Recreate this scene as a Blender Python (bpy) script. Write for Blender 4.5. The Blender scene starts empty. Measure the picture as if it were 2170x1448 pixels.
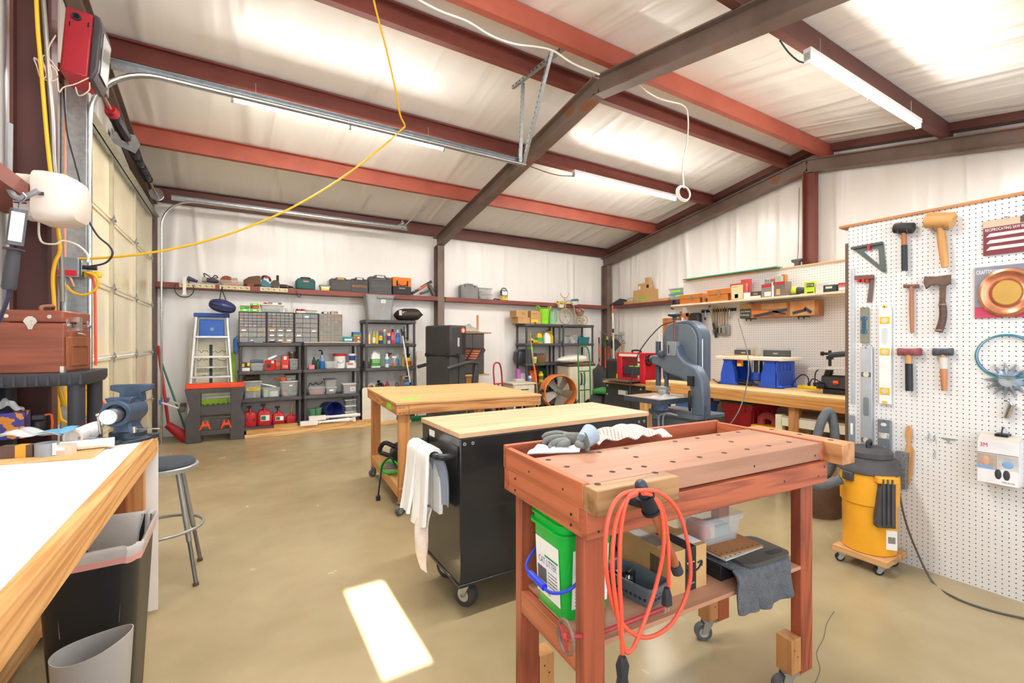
import bpy, bmesh, math, random
from mathutils import Vector, Matrix
from math import sin, cos, pi, radians as R
random.seed(7)
S = bpy.context.scene
C = S.collection
CAMH = 1.36; YAW = R(31.2); F = 2170*16/36
cam = bpy.data.objects.new('camera', bpy.data.cameras.new('camera')); C.objects.link(cam)
cam.location = (0, 0, CAMH); cam.rotation_euler = (R(90), 0, -YAW)
cam.data.sensor_width = 36; cam.data.lens = 16; cam.data.clip_start = .02
S.camera = cam
S.view_settings.view_transform = 'Standard'; S.view_settings.look = 'None'
S.view_settings.gamma = 1; S.view_settings.use_curve_mapping = False
S.view_settings.exposure = 0.5
W = bpy.data.worlds.new('sky'); S.world = W; W.use_nodes = True
W.node_tree.nodes['Background'].inputs[0].default_value = (.75, .86, 1, 1)
W.node_tree.nodes['Background'].inputs[1].default_value = 1.0
try:
    S.cycles.max_bounces = 8; S.cycles.diffuse_bounces = 5; S.cycles.glossy_bounces = 4; S.cycles.transmission_bounces = 6
    S.cycles.use_denoising = True; S.cycles.sample_clamp_indirect = 6; S.cycles.caustics_reflective = False; S.cycles.caustics_refractive = False
except Exception: pass
def lamp(name, kind, loc, rot, energy, col=(1, 1, 1), **kw):
    l = bpy.data.lights.new(name, kind); l.energy = energy; l.color = col
    for k, v in kw.items(): setattr(l, k, v)
    o = bpy.data.objects.new(name, l); C.objects.link(o); o.location = loc; o.rotation_euler = rot
    return o
lamp('sun', 'SUN', (0, -6, 6), (R(60), 0, 0), 45, (1, .97, .92), angle=R(.6))
for nm, x0, x1 in (('daylight_a', -.9, .35), ('daylight_b', 1.1, 3.2), ('daylight_c', 4.2, 7.0)):  # fill lamps added inside the front wall, standing in for daylight from behind
    lamp(nm, 'AREA', ((x0+x1)/2, -.66, 1.75), (R(90), 0, 0), (26 if x0 < 0 else 12)*(x1-x0), (.76, .88, 1), shape='RECTANGLE', size=x1-x0, size_y=1.9)
TUBES = [(-.04, 2.12, 5.06, 3.655), (4.1, 6.28, 5.08, 3.73), (3.84, 6.08, 1.86, 3.6), (-.2, 2.0, 1.86, 3.6)]  # the last fixture is out of view, added for its light
for i, (x0, x1, y, z) in enumerate(TUBES):
    lamp('tube_light', 'AREA', ((x0+x1)/2, y, z-.07), (0, 0, 0), 46, (1, .985, .955), shape='RECTANGLE', size=x1-x0, size_y=.1)
FW = Vector((sin(YAW), cos(YAW), 0)); RT = Vector((cos(YAW), -sin(YAW), 0))
def P(u, v, X=None, Y=None, Z=None):
    d = FW + RT*((u-1085)/F) + Vector((0, 0, 1))*((724-v)/F)
    s = X/d.x if X is not None else Y/d.y if Y is not None else (Z-CAMH)/d.z
    return Vector((d.x*s, d.y*s, CAMH+d.z*s))
def slotY(u0, u1, vt, vb, Y):      # extent on a plane facing the camera wall: x centre, width, z base, height
    a, b = P(u0, vb, Y=Y), P(u1, vb, Y=Y); m = P((u0+u1)/2, vt, Y=Y); n = P((u0+u1)/2, vb, Y=Y)
    return (a.x+b.x)/2, b.x-a.x, n.z, m.z-n.z
def slotX(u0, u1, vt, vb, X):      # the same on a plane of constant x: y centre, width, z base, height
    a, b = P(u0, vb, X=X), P(u1, vb, X=X); m = P((u0+u1)/2, vt, X=X); n = P((u0+u1)/2, vb, X=X)
    return (a.y+b.y)/2, a.y-b.y, n.z, m.z-n.z
MATS = {}
def lin(h):
    h = h.lstrip('#'); c = [int(h[i:i+2], 16)/255 for i in (0, 2, 4)]
    return tuple(x/12.92 if x <= .04045 else ((x+.055)/1.055)**2.4 for x in c)+(1,)
def base(name):
    m = bpy.data.materials.new(name); m.use_nodes = True
    return m, m.node_tree.nodes, m.node_tree.links, m.node_tree.nodes['Principled BSDF']
def mat(col, rough=.5, metal=0, var=.08, scale=6, bump=0, bscale=40, trans=0, coat=0, emit=0, sheen=0, alpha=1, ior=1.45, stretch=(1, 1, 1)):
    key = (col, rough, metal, var, scale, bump, bscale, trans, coat, emit, sheen, alpha, stretch)
    if key in MATS: return MATS[key]
    m, N, L, b = base('mat_'+col.lstrip('#'))
    c = lin(col); b.inputs['Base Color'].default_value = c
    b.inputs['Roughness'].default_value = rough; b.inputs['Metallic'].default_value = metal
    b.inputs['IOR'].default_value = ior
    if trans: b.inputs['Transmission Weight'].default_value = trans
    if coat: b.inputs['Coat Weight'].default_value = coat
    if sheen: b.inputs['Sheen Weight'].default_value = sheen
    if alpha < 1: b.inputs['Alpha'].default_value = alpha
    if emit: b.inputs['Emission Color'].default_value = c; b.inputs['Emission Strength'].default_value = emit
    if var or bump:
        tc = N.new('ShaderNodeTexCoord'); mp = N.new('ShaderNodeMapping'); L.new(tc.outputs['Object'], mp.inputs[0])
        mp.inputs['Scale'].default_value = stretch
    if var:
        n = N.new('ShaderNodeTexNoise'); n.inputs['Scale'].default_value = scale; n.inputs['Detail'].default_value = 4
        L.new(mp.outputs[0], n.inputs['Vector'])
        r = N.new('ShaderNodeValToRGB'); r.color_ramp.elements[0].position = .3; r.color_ramp.elements[1].position = .7
        r.color_ramp.elements[0].color = tuple(x*(1-var*1.6) for x in c[:3])+(1,)
        r.color_ramp.elements[1].color = tuple(min(1, x*(1+var)) for x in c[:3])+(1,)
        L.new(n.outputs['Fac'], r.inputs[0]); L.new(r.outputs[0], b.inputs['Base Color'])
    if bump:
        n2 = N.new('ShaderNodeTexNoise'); n2.inputs['Scale'].default_value = bscale; L.new(mp.outputs[0], n2.inputs['Vector'])
        bp = N.new('ShaderNodeBump'); bp.inputs['Strength'].default_value = bump; bp.inputs['Distance'].default_value = .01
        L.new(n2.outputs['Fac'], bp.inputs['Height']); L.new(bp.outputs[0], b.inputs['Normal'])
    MATS[key] = m; return m
def wood(c1, c2, axis='X', ring=9, rough=.5, knots=True, coat=0):
    key = ('wood', c1, c2, axis, ring, rough, coat)
    if key in MATS: return MATS[key]
    m, N, L, b = base('wood_'+c1.lstrip('#')); b.inputs['Roughness'].default_value = rough; b.inputs['Coat Weight'].default_value = coat
    tc = N.new('ShaderNodeTexCoord'); mp = N.new('ShaderNodeMapping'); L.new(tc.outputs['Object'], mp.inputs[0])
    sc = {'X': (.07, 1, 1), 'Y': (1, .07, 1), 'Z': (1, 1, .07)}[axis]
    mp.inputs['Scale'].default_value = sc
    n = N.new('ShaderNodeTexNoise'); n.inputs['Scale'].default_value = 5; n.inputs['Detail'].default_value = 3; n.inputs['Distortion'].default_value = .6
    L.new(mp.outputs[0], n.inputs['Vector'])
    mul = N.new('ShaderNodeMath'); mul.operation = 'MULTIPLY'; mul.inputs[1].default_value = ring; L.new(n.outputs['Fac'], mul.inputs[0])
    fr = N.new('ShaderNodeMath'); fr.operation = 'PINGPONG'; fr.inputs[1].default_value = .5; L.new(mul.outputs[0], fr.inputs[0])
    n3 = N.new('ShaderNodeTexNoise'); n3.inputs['Scale'].default_value = 60; n3.inputs['Detail'].default_value = 2; L.new(mp.outputs[0], n3.inputs['Vector'])
    ad = N.new('ShaderNodeMath'); ad.operation = 'MULTIPLY_ADD'; ad.inputs[1].default_value = .5; L.new(n3.outputs['Fac'], ad.inputs[0]); L.new(fr.outputs[0], ad.inputs[2])
    r = N.new('ShaderNodeValToRGB'); r.color_ramp.elements[0].position = .2; r.color_ramp.elements[1].position = .62
    r.color_ramp.elements[0].color = lin(c2); r.color_ramp.elements[1].color = lin(c1)
    L.new(ad.outputs[0], r.inputs[0]); L.new(r.outputs[0], b.inputs['Base Color'])
    bp = N.new('ShaderNodeBump'); bp.inputs['Strength'].default_value = .12; bp.inputs['Distance'].default_value = .004
    L.new(ad.outputs[0], bp.inputs['Height']); L.new(bp.outputs[0], b.inputs['Normal'])
    MATS[key] = m; return m
def steel_beam(c1, c2, rust, amount):
    m, N, L, b = base('steel_'+c1.lstrip('#')); b.inputs['Roughness'].default_value = .55; b.inputs['Metallic'].default_value = .1
    tc = N.new('ShaderNodeTexCoord'); n = N.new('ShaderNodeTexNoise'); n.inputs['Scale'].default_value = 2.2; n.inputs['Detail'].default_value = 8
    L.new(tc.outputs['Object'], n.inputs['Vector'])
    r = N.new('ShaderNodeValToRGB'); E = r.color_ramp.elements
    E[0].position = .35; E[0].color = lin(c1); E[1].position = .6; E[1].color = lin(c2)
    e = E.new(.6+.3*(1-amount)); e.color = lin(rust)
    L.new(n.outputs['Fac'], r.inputs[0]); L.new(r.outputs[0], b.inputs['Base Color'])
    n2 = N.new('ShaderNodeTexNoise'); n2.inputs['Scale'].default_value = 90; L.new(tc.outputs['Object'], n2.inputs['Vector'])
    bp = N.new('ShaderNodeBump'); bp.inputs['Strength'].default_value = .1; bp.inputs['Distance'].default_value = .004
    L.new(n2.outputs['Fac'], bp.inputs['Height']); L.new(bp.outputs[0], b.inputs['Normal'])
    return m
def insulation(sc, name, col='#f2efea'):   # white vinyl faced blanket with hanging wrinkles
    m, N, L, b = base(name); b.inputs['Base Color'].default_value = lin(col); b.inputs['Roughness'].default_value = .33
    b.inputs['Coat Weight'].default_value = .25; b.inputs['Coat Roughness'].default_value = .25
    tc = N.new('ShaderNodeTexCoord'); mp = N.new('ShaderNodeMapping'); mp.inputs['Scale'].default_value = sc; L.new(tc.outputs['Object'], mp.inputs[0])
    n = N.new('ShaderNodeTexNoise'); n.inputs['Scale'].default_value = 1.0; n.inputs['Detail'].default_value = 1.5; n.inputs['Distortion'].default_value = .5
    n2 = N.new('ShaderNodeTexNoise'); n2.inputs['Scale'].default_value = .8; n2.inputs['Detail'].default_value = 2
    L.new(mp.outputs[0], n.inputs['Vector']); L.new(tc.outputs['Object'], n2.inputs['Vector'])
    pw = N.new('ShaderNodeMath'); pw.operation = 'POWER'; pw.inputs[1].default_value = 3.5; L.new(n.outputs['Fac'], pw.inputs[0])
    mu = N.new('ShaderNodeMath'); mu.operation = 'MULTIPLY'; L.new(pw.outputs[0], mu.inputs[0]); L.new(n2.outputs['Fac'], mu.inputs[1])
    bp = N.new('ShaderNodeBump'); bp.inputs['Strength'].default_value = 1; bp.inputs['Distance'].default_value = .22
    L.new(mu.outputs[0], bp.inputs['Height']); L.new(bp.outputs[0], b.inputs['Normal'])
    return m
def pegboard_mat(name, col='#dedcda'):
    m, N, L, b = base(name); b.inputs['Roughness'].default_value = .45
    tc = N.new('ShaderNodeTexCoord'); sp = N.new('ShaderNodeSeparateXYZ'); L.new(tc.outputs['Object'], sp.inputs[0])
    sq = []
    for ax in ('Y', 'Z'):
        a = N.new('ShaderNodeMath'); a.operation = 'DIVIDE'; a.inputs[1].default_value = .0254; L.new(sp.outputs[ax], a.inputs[0])
        f = N.new('ShaderNodeMath'); f.operation = 'FRACT'; L.new(a.outputs[0], f.inputs[0])
        s = N.new('ShaderNodeMath'); s.operation = 'SUBTRACT'; s.inputs[1].default_value = .5; L.new(f.outputs[0], s.inputs[0])
        q = N.new('ShaderNodeMath'); q.operation = 'POWER'; q.inputs[1].default_value = 2; L.new(s.outputs[0], q.inputs[0]); sq.append(q)
    ad = N.new('ShaderNodeMath'); ad.operation = 'ADD'; L.new(sq[0].outputs[0], ad.inputs[0]); L.new(sq[1].outputs[0], ad.inputs[1])
    r = N.new('ShaderNodeValToRGB'); E = r.color_ramp.elements
    E[0].position = .011; E[0].color = lin('#1d1a1c'); E[1].position = .016; E[1].color = lin(col)
    L.new(ad.outputs[0], r.inputs[0]); L.new(r.outputs[0], b.inputs['Base Color'])
    return m
def concrete():
    m, N, L, b = base('polished_concrete')
    tc = N.new('ShaderNodeTexCoord')
    n = N.new('ShaderNodeTexNoise'); n.inputs['Scale'].default_value = .9; n.inputs['Detail'].default_value = 5; n.inputs['Roughness'].default_value = .5
    n2 = N.new('ShaderNodeTexNoise'); n2.inputs['Scale'].default_value = 5; n2.inputs['Detail'].default_value = 3
    L.new(tc.outputs['Object'], n.inputs['Vector']); L.new(tc.outputs['Object'], n2.inputs['Vector'])
    mx = N.new('ShaderNodeMath'); mx.operation = 'MULTIPLY_ADD'; mx.inputs[1].default_value = .35; L.new(n2.outputs['Fac'], mx.inputs[0]); L.new(n.outputs['Fac'], mx.inputs[2])
    r = N.new('ShaderNodeValToRGB'); E = r.color_ramp.elements
    E[0].position = .45; E[0].color = lin('#978663'); E[1].position = .92; E[1].color = lin('#b0a07c')
    e = E.new(.66); e.color = lin('#a39270')
    L.new(mx.outputs[0], r.inputs[0])
    L.new(r.outputs[0], b.inputs['Base Color'])
    rr = N.new('ShaderNodeMapRange'); rr.inputs[3].default_value = .16; rr.inputs[4].default_value = .32; L.new(n2.outputs['Fac'], rr.inputs[0]); L.new(rr.outputs[0], b.inputs['Roughness'])
    return m
def rot(ax, a): return Matrix.Rotation(a, 4, ax)
def tr(x, y, z): return Matrix.Translation((x, y, z))
def smooth_path(pts, k=6, closed=False):
    p = [Vector(q) for q in pts]; n = len(p); out = []
    if n < 3: return p
    rng = n if closed else n-1
    for i in range(rng):
        a = p[(i-1) % n] if closed or i > 0 else p[0]*2-p[1]
        b, c = p[i], p[(i+1) % n]
        d = p[(i+2) % n] if closed or i+2 < n else p[-1]*2-p[-2]
        for j in range(k):
            t = j/k; out.append(.5*((2*b)+(c-a)*t+(2*a-5*b+4*c-d)*t*t+(3*b-a-3*c+d)*t**3))
    if not closed: out.append(p[-1])
    return out
_fonts = {}
def glyphs(s):
    if s not in _fonts:
        cu = bpy.data.curves.new('lettering', 'FONT'); cu.body = s; cu.size = 1; cu.resolution_u = 2
        o = bpy.data.objects.new('lettering', cu); C.objects.link(o)
        me = bpy.data.meshes.new_from_object(o.evaluated_get(bpy.context.evaluated_depsgraph_get()))
        vs = [v.co.copy() for v in me.vertices]; fs = [tuple(p.vertices) for p in me.polygons]
        bpy.data.objects.remove(o); bpy.data.curves.remove(cu); bpy.data.meshes.remove(me)
        if vs:
            x0 = min(v.x for v in vs); x1 = max(v.x for v in vs); y0 = min(v.y for v in vs); y1 = max(v.y for v in vs)
            vs = [Vector(((v.x-x0)/(x1-x0), (v.y-y0)/(y1-y0), 0)) for v in vs]
        _fonts[s] = (vs, fs)
    return _fonts[s]
class G:
    def __init__(s, M=None): s.v = []; s.f = []; s.mi = []; s.m = 0; s.M = M or Matrix()
    def add(s, vs, fs, M=None):
        o = len(s.v); T = s.M @ M if M else s.M
        s.v += [T @ Vector(v) for v in vs]; s.f += [tuple(i+o for i in f) for f in fs]; s.mi += [s.m]*len(fs); return s
    def box(s, x0, x1, y0, y1, z0, z1, M=None):
        vs = [(x, y, z) for z in (z0, z1) for y in (y0, y1) for x in (x0, x1)]
        return s.add(vs, [(0, 2, 3, 1), (4, 5, 7, 6), (0, 1, 5, 4), (2, 6, 7, 3), (0, 4, 6, 2), (1, 3, 7, 5)], M)
    def cbox(s, c, d, M=None): return s.box(c[0]-d[0]/2, c[0]+d[0]/2, c[1]-d[1]/2, c[1]+d[1]/2, c[2]-d[2]/2, c[2]+d[2]/2, M)
    def loft(s, rings, cap0=True, cap1=True, M=None, closed=False):
        n = len(rings[0]); vs = [p for r in rings for p in r]; fs = []
        m = len(rings)
        for i in range(m if closed else m-1):
            a, b = i*n, ((i+1) % m)*n
            for j in range(n): k = (j+1) % n; fs.append((a+j, a+k, b+k, b+j))
        if cap0 and not closed: fs.append(tuple(reversed(range(n))))
        if cap1 and not closed: fs.append(tuple((m-1)*n+j for j in range(n)))
        return s.add(vs, fs, M)
    def cyl(s, p0, p1, r0, r1=None, n=16, cap=True, M=None):
        p0, p1 = Vector(p0), Vector(p1); r1 = r0 if r1 is None else r1
        d = (p1-p0).normalized(); a = d.orthogonal().normalized(); b = d.cross(a)
        rg = [[p+(a*cos(2*pi*i/n)+b*sin(2*pi*i/n))*r for i in range(n)] for p, r in ((p0, r0), (p1, r1))]
        return s.loft(rg, cap, cap, M)
    def pipe(s, p0, p1, ro, ri, n=24, M=None):
        p0, p1 = Vector(p0), Vector(p1); d = (p1-p0).normalized(); a = d.orthogonal().normalized(); b = d.cross(a)
        rg = [[p+(a*cos(2*pi*i/n)+b*sin(2*pi*i/n))*r for i in range(n)] for p, r in ((p0, ro), (p1, ro), (p1, ri), (p0, ri))]
        return s.loft(rg, closed=True, M=M)
    def tube(s, pts, r, n=8, k=6, closed=False, M=None):
        p = smooth_path(pts, k, closed) if k > 1 else [Vector(q) for q in pts]
        m = len(p); rings = []; up = None
        for i in range(m):
            d = (p[(i+1) % m]-p[i-1]) if closed or 0 < i < m-1 else (p[1]-p[0] if i == 0 else p[-1]-p[-2])
            d = d.normalized() if d.length > 1e-9 else Vector((0, 0, 1))
            if up is None: up = d.orthogonal().normalized()
            up = (up-d*up.dot(d)); up = up.normalized() if up.length > 1e-6 else d.orthogonal().normalized()
            b = d.cross(up); rr = r(i/(m-1)) if callable(r) else r
            rings.append([p[i]+(up*cos(2*pi*j/n)+b*sin(2*pi*j/n))*rr for j in range(n)])
        return s.loft(rings, M=M, closed=closed)
    def ribbon(s, pts, w, t, side, k=6, M=None, closed=False):   # flat strap following a path; side = width direction
        p = smooth_path(pts, k, closed) if k > 1 else [Vector(q) for q in pts]; side = Vector(side).normalized(); rings = []; m = len(p)
        for i in range(m):
            d = (p[(i+1) % m]-p[i-1]) if closed or 0 < i < m-1 else (p[1]-p[0] if i == 0 else p[-1]-p[-2])
            nn = d.cross(side).normalized()
            rings.append([p[i]+side*a*w/2+nn*b*t/2 for a, b in ((-1, -1), (1, -1), (1, 1), (-1, 1))])
        return s.loft(rings, M=M, closed=closed)
    def lathe(s, prof, n=24, M=None, cap0=True, cap1=True):
        rg = [[Vector((r*cos(2*pi*i/n), r*sin(2*pi*i/n), z)) for i in range(n)] for r, z in prof]
        return s.loft(rg, cap0, cap1, M)
    def prism(s, poly, z0, z1, M=None):
        a = [Vector((x, y, z0)) for x, y in poly]; b = [Vector((x, y, z1)) for x, y in poly]
        return s.loft([a, b], M=M)
    def extr(s, poly, x0, x1, M=None):   # profile in (y, z) run along x
        return s.loft([[Vector((x0, y, z)) for y, z in poly], [Vector((x1, y, z)) for y, z in poly]], M=M)
    def face_prism(s, poly, y0, y1, M=None):   # outline in (x, z) run along y
        return s.loft([[Vector((x, y0, z)) for x, z in poly], [Vector((x, y1, z)) for x, z in poly]], M=M)
    def ball(s, c, r, n=16, m=10, M=None):
        r = (r, r, r) if not hasattr(r, '__len__') else r; c = Vector(c)
        rg = []
        for j in range(1, m):
            a = pi*j/m; rg.append([c+Vector((r[0]*sin(a)*cos(2*pi*i/n), r[1]*sin(a)*sin(2*pi*i/n), -r[2]*cos(a))) for i in range(n)])
        return s.loft(rg, M=M)
    def sheet(s, fn, nu, nv, t=.004, M=None):
        g = [[Vector(fn(i/nu, j/nv)) for j in range(nv+1)] for i in range(nu+1)]
        w = nv+1; vs = []; nn = []
        for i in range(nu+1):
            for j in range(w):
                a = g[min(i+1, nu)][j]-g[max(i-1, 0)][j]; b = g[i][min(j+1, nv)]-g[i][max(j-1, 0)]
                q = a.cross(b); nn.append(q.normalized() if q.length > 1e-12 else Vector((0, 0, 1)))
        flat = [p for r in g for p in r]; T = len(flat)
        vs = [p+q*t/2 for p, q in zip(flat, nn)]+[p-q*t/2 for p, q in zip(flat, nn)]; fs = []
        for i in range(nu):
            for j in range(nv):
                a = i*w+j; fs.append((a, a+w, a+w+1, a+1)); fs.append((T+a, T+a+1, T+a+w+1, T+a+w))
        bd = [i*w for i in range(nu)]+[nu*w+j for j in range(nv)]+[i*w+nv for i in range(nu, 0, -1)]+[j for j in range(nv, 0, -1)]
        for a, b in zip(bd, bd[1:]+bd[:1]): fs.append((a, T+a, T+b, b))
        return s.add(vs, fs, M)
    def text(s, t, x, y, z, w, h, M=None):  # lettering on the plane facing -y, lower left corner x,z
        vs, fs = glyphs(t)
        return s.add([(x+v.x*w, y, z+v.y*h) for v in vs], fs, M)
    def card(s, x0, x1, y, z0, z1, M=None, t=.0006):  # thin printed patch facing -y
        return s.box(x0, x1, y-t, y, z0, z1, M)
    def build(s, name, mats, parent=None, bev=0, sub=0, ang=38, seg=2):
        me = bpy.data.meshes.new(name); me.from_pydata([tuple(v) for v in s.v], [], s.f)
        mats = mats if isinstance(mats, (list, tuple)) else [mats]
        for m in mats: me.materials.append(m)
        for p, i in zip(me.polygons, s.mi): p.material_index = i; p.use_smooth = True
        bm = bmesh.new(); bm.from_mesh(me); bmesh.ops.recalc_face_normals(bm, faces=bm.faces); bm.to_mesh(me); bm.free()
        me.set_sharp_from_angle(angle=R(ang)); me.update()
        o = bpy.data.objects.new(name, me); C.objects.link(o)
        if parent: o.parent = parent
        if bev:
            b = o.modifiers.new('edge', 'BEVEL'); b.width = bev; b.segments = seg; b.limit_method = 'ANGLE'; b.angle_limit = R(50)
        if sub:
            b = o.modifiers.new('soft', 'SUBSURF'); b.levels = sub; b.render_levels = sub
        return o
def rrect(w, d, r, z, n=5, cx=0, cy=0):
    out = []; r = min(r, w/2-1e-4, d/2-1e-4)
    for qx, qy, a0 in ((1, 1, 0), (-1, 1, 90), (-1, -1, 180), (1, -1, 270)):
        for i in range(n):
            a = R(a0+90*i/(n-1)); out.append(Vector((cx+qx*(w/2-r)+r*cos(a), cy+qy*(d/2-r)+r*sin(a), z)))
    return out
def tag(o, label, cat, group=None):
    o['label'] = label; o['category'] = cat
    if group: o['group'] = group
    return o
def thing(name, label, cat, loc=(0, 0, 0), rz=0, group=None):
    o = bpy.data.objects.new(name, None); C.objects.link(o); o.empty_display_size = .05
    o.location = loc; o.rotation_euler = (0, 0, rz)
    return tag(o, label, cat, group)
def one(g, name, mats, label, cat, loc=(0, 0, 0), rz=0, group=None, **kw):
    o = g.build(name, mats, **kw); o.location = loc; o.rotation_euler = (0, 0, rz)
    return tag(o, label, cat, group)
def struct(g, name, mats, **kw):
    o = g.build(name, mats, **kw); o['kind'] = 'structure'; return o
def copy_tree(o, parent=None, loc=None, rz=None, label=None, group=None):
    c = o.copy(); C.objects.link(c)
    if parent: c.parent = parent
    for ch in [x for x in bpy.data.objects if x.parent == o]: copy_tree(ch, c)
    if loc is not None: c.location = loc
    if rz is not None: c.rotation_euler = (0, 0, rz)
    if label: c['label'] = label
    if group: c['group'] = group
    return c
FX = -pi/2      # turn that makes a front (-y) face look along -x
BLACK = mat('#1e1e20', .45); DKGREY = mat('#3c3c3f', .5); CHAR = mat('#4b4a4b', .55, var=.06); GREY = mat('#8d8d8c', .45); LGREY = mat('#b9b9b7', .4)
WHITE = mat('#f0eeea', .4, var=.03); CREAM = mat('#e6dfcb', .5, var=.04); CHROME = mat('#c9cbcd', .22, 1, var=.03); STEEL = mat('#9a9da0', .35, 1)
GALV = mat('#b3b8b8', .38, .85, var=.12, scale=30); RUST = mat('#6d4c3c', .7, .3, var=.2, scale=14); RED = mat('#c22630', .4); RUBBER = mat('#232325', .7)
KRAFT = mat('#c39a66', .75, var=.05); YELLOW = mat('#e8c51c', .4); GREEN = mat('#2f9a49', .4); BLUE = mat('#2253b4', .4); LIME = mat('#9be01f', .6)
ORANGE = mat('#e9662c', .45); PAPER = mat('#f2f0ea', .7, var=0); INK = mat('#202023', .6, var=0); ZINC = mat('#8c8f93', .4, .9)
CLEAR = mat('#dfe3e2', .16, 0, var=0, trans=.75, alpha=.62); FROST = mat('#dde1e1', .3, var=0, alpha=.24); LIMETAPE = mat('#7ce33a', .6, var=.04)
PINE = wood('#e2bd84', '#c1894e', 'X'); PINEY = wood('#e2bd84', '#c1894e', 'Y'); PINEZ = wood('#dfb47a', '#b97f48', 'Z')
RESIN = mat('#4d4a4b', .6, var=.1, scale=9, bump=.04, bscale=60)
X0, X1, YF, YB = -1.05, 7.58, -.75, 8.1
RIDGE = 3.6
def roof(y): return 4.12-.18*abs(y-RIDGE)            # top of the rafters
CEIL = .2
conc = concrete()
struct(G().box(X0-.1, X1+.1, YF-.1, YB+.1, -.1, 0), 'floor', conc)
INSW = insulation((3.4, 3.4, .3), 'wall_insulation'); INSC = insulation((3.2, .35, 1), 'ceiling_insulation')
struct(G().box(X0, X1, YB, YB+.1, 0, 3.7), 'wall_back', INSW)
def gable(x0, x1, opening=None):
    g = G()
    def poly(pts): g.extr(pts, x0, x1)
    t = lambda y: roof(y)+CEIL+.1
    if not opening: poly([(YF, 0), (YB, 0), (YB, t(YB)), (RIDGE, t(RIDGE)), (YF, t(YF))])
    else:
        a, b, h = opening
        poly([(YF, 0), (a, 0), (a, t(a)), (RIDGE, t(RIDGE)), (YF, t(YF))] if a > RIDGE else [(YF, 0), (a, 0), (a, t(a)), (YF, t(YF))])
        poly([(b, 0), (YB, 0), (YB, t(YB)), (b, t(b))]); poly([(a, h), (b, h), (b, t(b)), (a, t(a))])
    return g
struct(gable(X1, X1+.1), 'wall_right', INSW)
DA, DB, DH = 4.22, 7.56, 3.06
struct(gable(X0-.1, X0, (DA, DB, DH)), 'wall_left', INSW)
wins = [(-.9, .35, .8, 2.7), (.505, .71, 1.475, 1.985), (1.1, 3.2, .8, 2.7), (4.2, 7.0, .8, 2.7)]  # wide openings unseen, added for the daylight lamps; slit follows the sun patch
g = G(); xs = X0
for (a, b, z0, z1) in wins:
    g.box(xs, a, YF-.1, YF, 0, 3.7); g.box(a, b, YF-.1, YF, 0, z0); g.box(a, b, YF-.1, YF, z1, 3.7); xs = b
g.box(xs, X1, YF-.1, YF, 0, 3.7)
struct(g, 'wall_front', INSW)
for i, (a, b, z0, z1) in enumerate(wins):
    g = G()
    for q in ((a-.05, a, z0-.05, z1+.05), (b, b+.02, z0-.05, z1+.05), (a, b, z0-.05, z0), (a, b, z1, z1+.02)): g.box(q[0], q[1], YF, YF+.03, q[2], q[3])
    struct(g, 'window_%d' % (i+1), WHITE)
for i, (a, b) in enumerate(((-1.3, .42), (1.0, 7.8))):      # unseen slabs added outside, to keep the sun off the big windows
    struct(G().box(a, b, YF-4.6, YF-.1, 2.76, 2.86), 'sun_blocker_%d' % (i+1), CREAM)
for nm, ya, yb in (('ceiling', RIDGE, YB+.1), ('ceiling_front', YF-.1, RIDGE)):
    za, zb = roof(ya)+CEIL, roof(yb)+CEIL
    struct(G().extr([(ya, za), (yb, zb), (yb, zb+.1), (ya, za+.1)], X0-.1, X1+.1), nm, INSC)
g = G(); g.tube([P(u, v, Z=.0006) for u, v in ((1768, 1296), (1752, 1322), (1746, 1352), (1730, 1385), (1738, 1420), (1722, 1460))], .0016, n=5, k=3); struct(g, 'floor_crack', mat('#6d634f', .8))
RAFT = steel_beam('#6b584d', '#7d6c62', '#86573a', .75); PURB = steel_beam('#743b31', '#7f4236', '#6f3a30', .3)
PURO = steel_beam('#a04f3e', '#ab5845', '#8f4636', .2); PURD = steel_beam('#5e3832', '#6a3f37', '#553029', .3)
def ibeam(g, p0, p1, up, depth, width, tf=.014, tw=.01):
    p0, p1, up = Vector(p0), Vector(p1), Vector(up); d = (p1-p0).normalized(); sd = d.cross(up).normalized(); up = sd.cross(d).normalized()
    w, h = width/2, depth/2
    pr = [(-w, -h), (w, -h), (w, -h+tf), (tw/2, -h+tf), (tw/2, h-tf), (w, h-tf), (w, h), (-w, h), (-w, h-tf), (-tw/2, h-tf), (-tw/2, -h+tf), (-w, -h+tf)]
    g.loft([[p+sd*a+up*b for a, b in pr] for p in (p0, p1)])
for nm, x, w, lb in (('mid', 3.24, .14, 'brown rusty steel rafter crossing mid room with its post at the back wall'), ('right', 7.42, .14, 'brown rusty steel rafter along the white gable wall on the right'),
                 ('left', -.995, .09, 'dark steel rafter above the garage door on the left wall')):
    t = thing('steel_portal', lb, 'steel portal', (x, YB-.15, 0), group='roof frames')
    dep = .2; k = dep/2/cos(math.atan(.18)); off = Vector((x, YB-.15, 0))
    for ya, yb, sg in ((YB-.02, RIDGE, 1), (RIDGE, YF+.02, -1)):
        g = G(); a, b = Vector((x, ya, roof(ya)-k)), Vector((x, yb, roof(yb)-k))
        ibeam(g, a-off, b-off, (0, 0, 1), dep, w); g.build('rafter', RAFT, t)
    g = G(); ibeam(g, (0, .03, 0), (0, .03, roof(YB-.12)-.2), (0, 1, 0), .2, min(w, .13)*.98); g.build('post', RAFT, t)
    if nm == 'right':
        g = G(); ibeam(g, (0, RIDGE-.05-off.y, 0), (0, RIDGE-.05-off.y, roof(RIDGE)-.2), (0, 1, 0), .17, .12); g.build('post', PURB, t)
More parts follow.
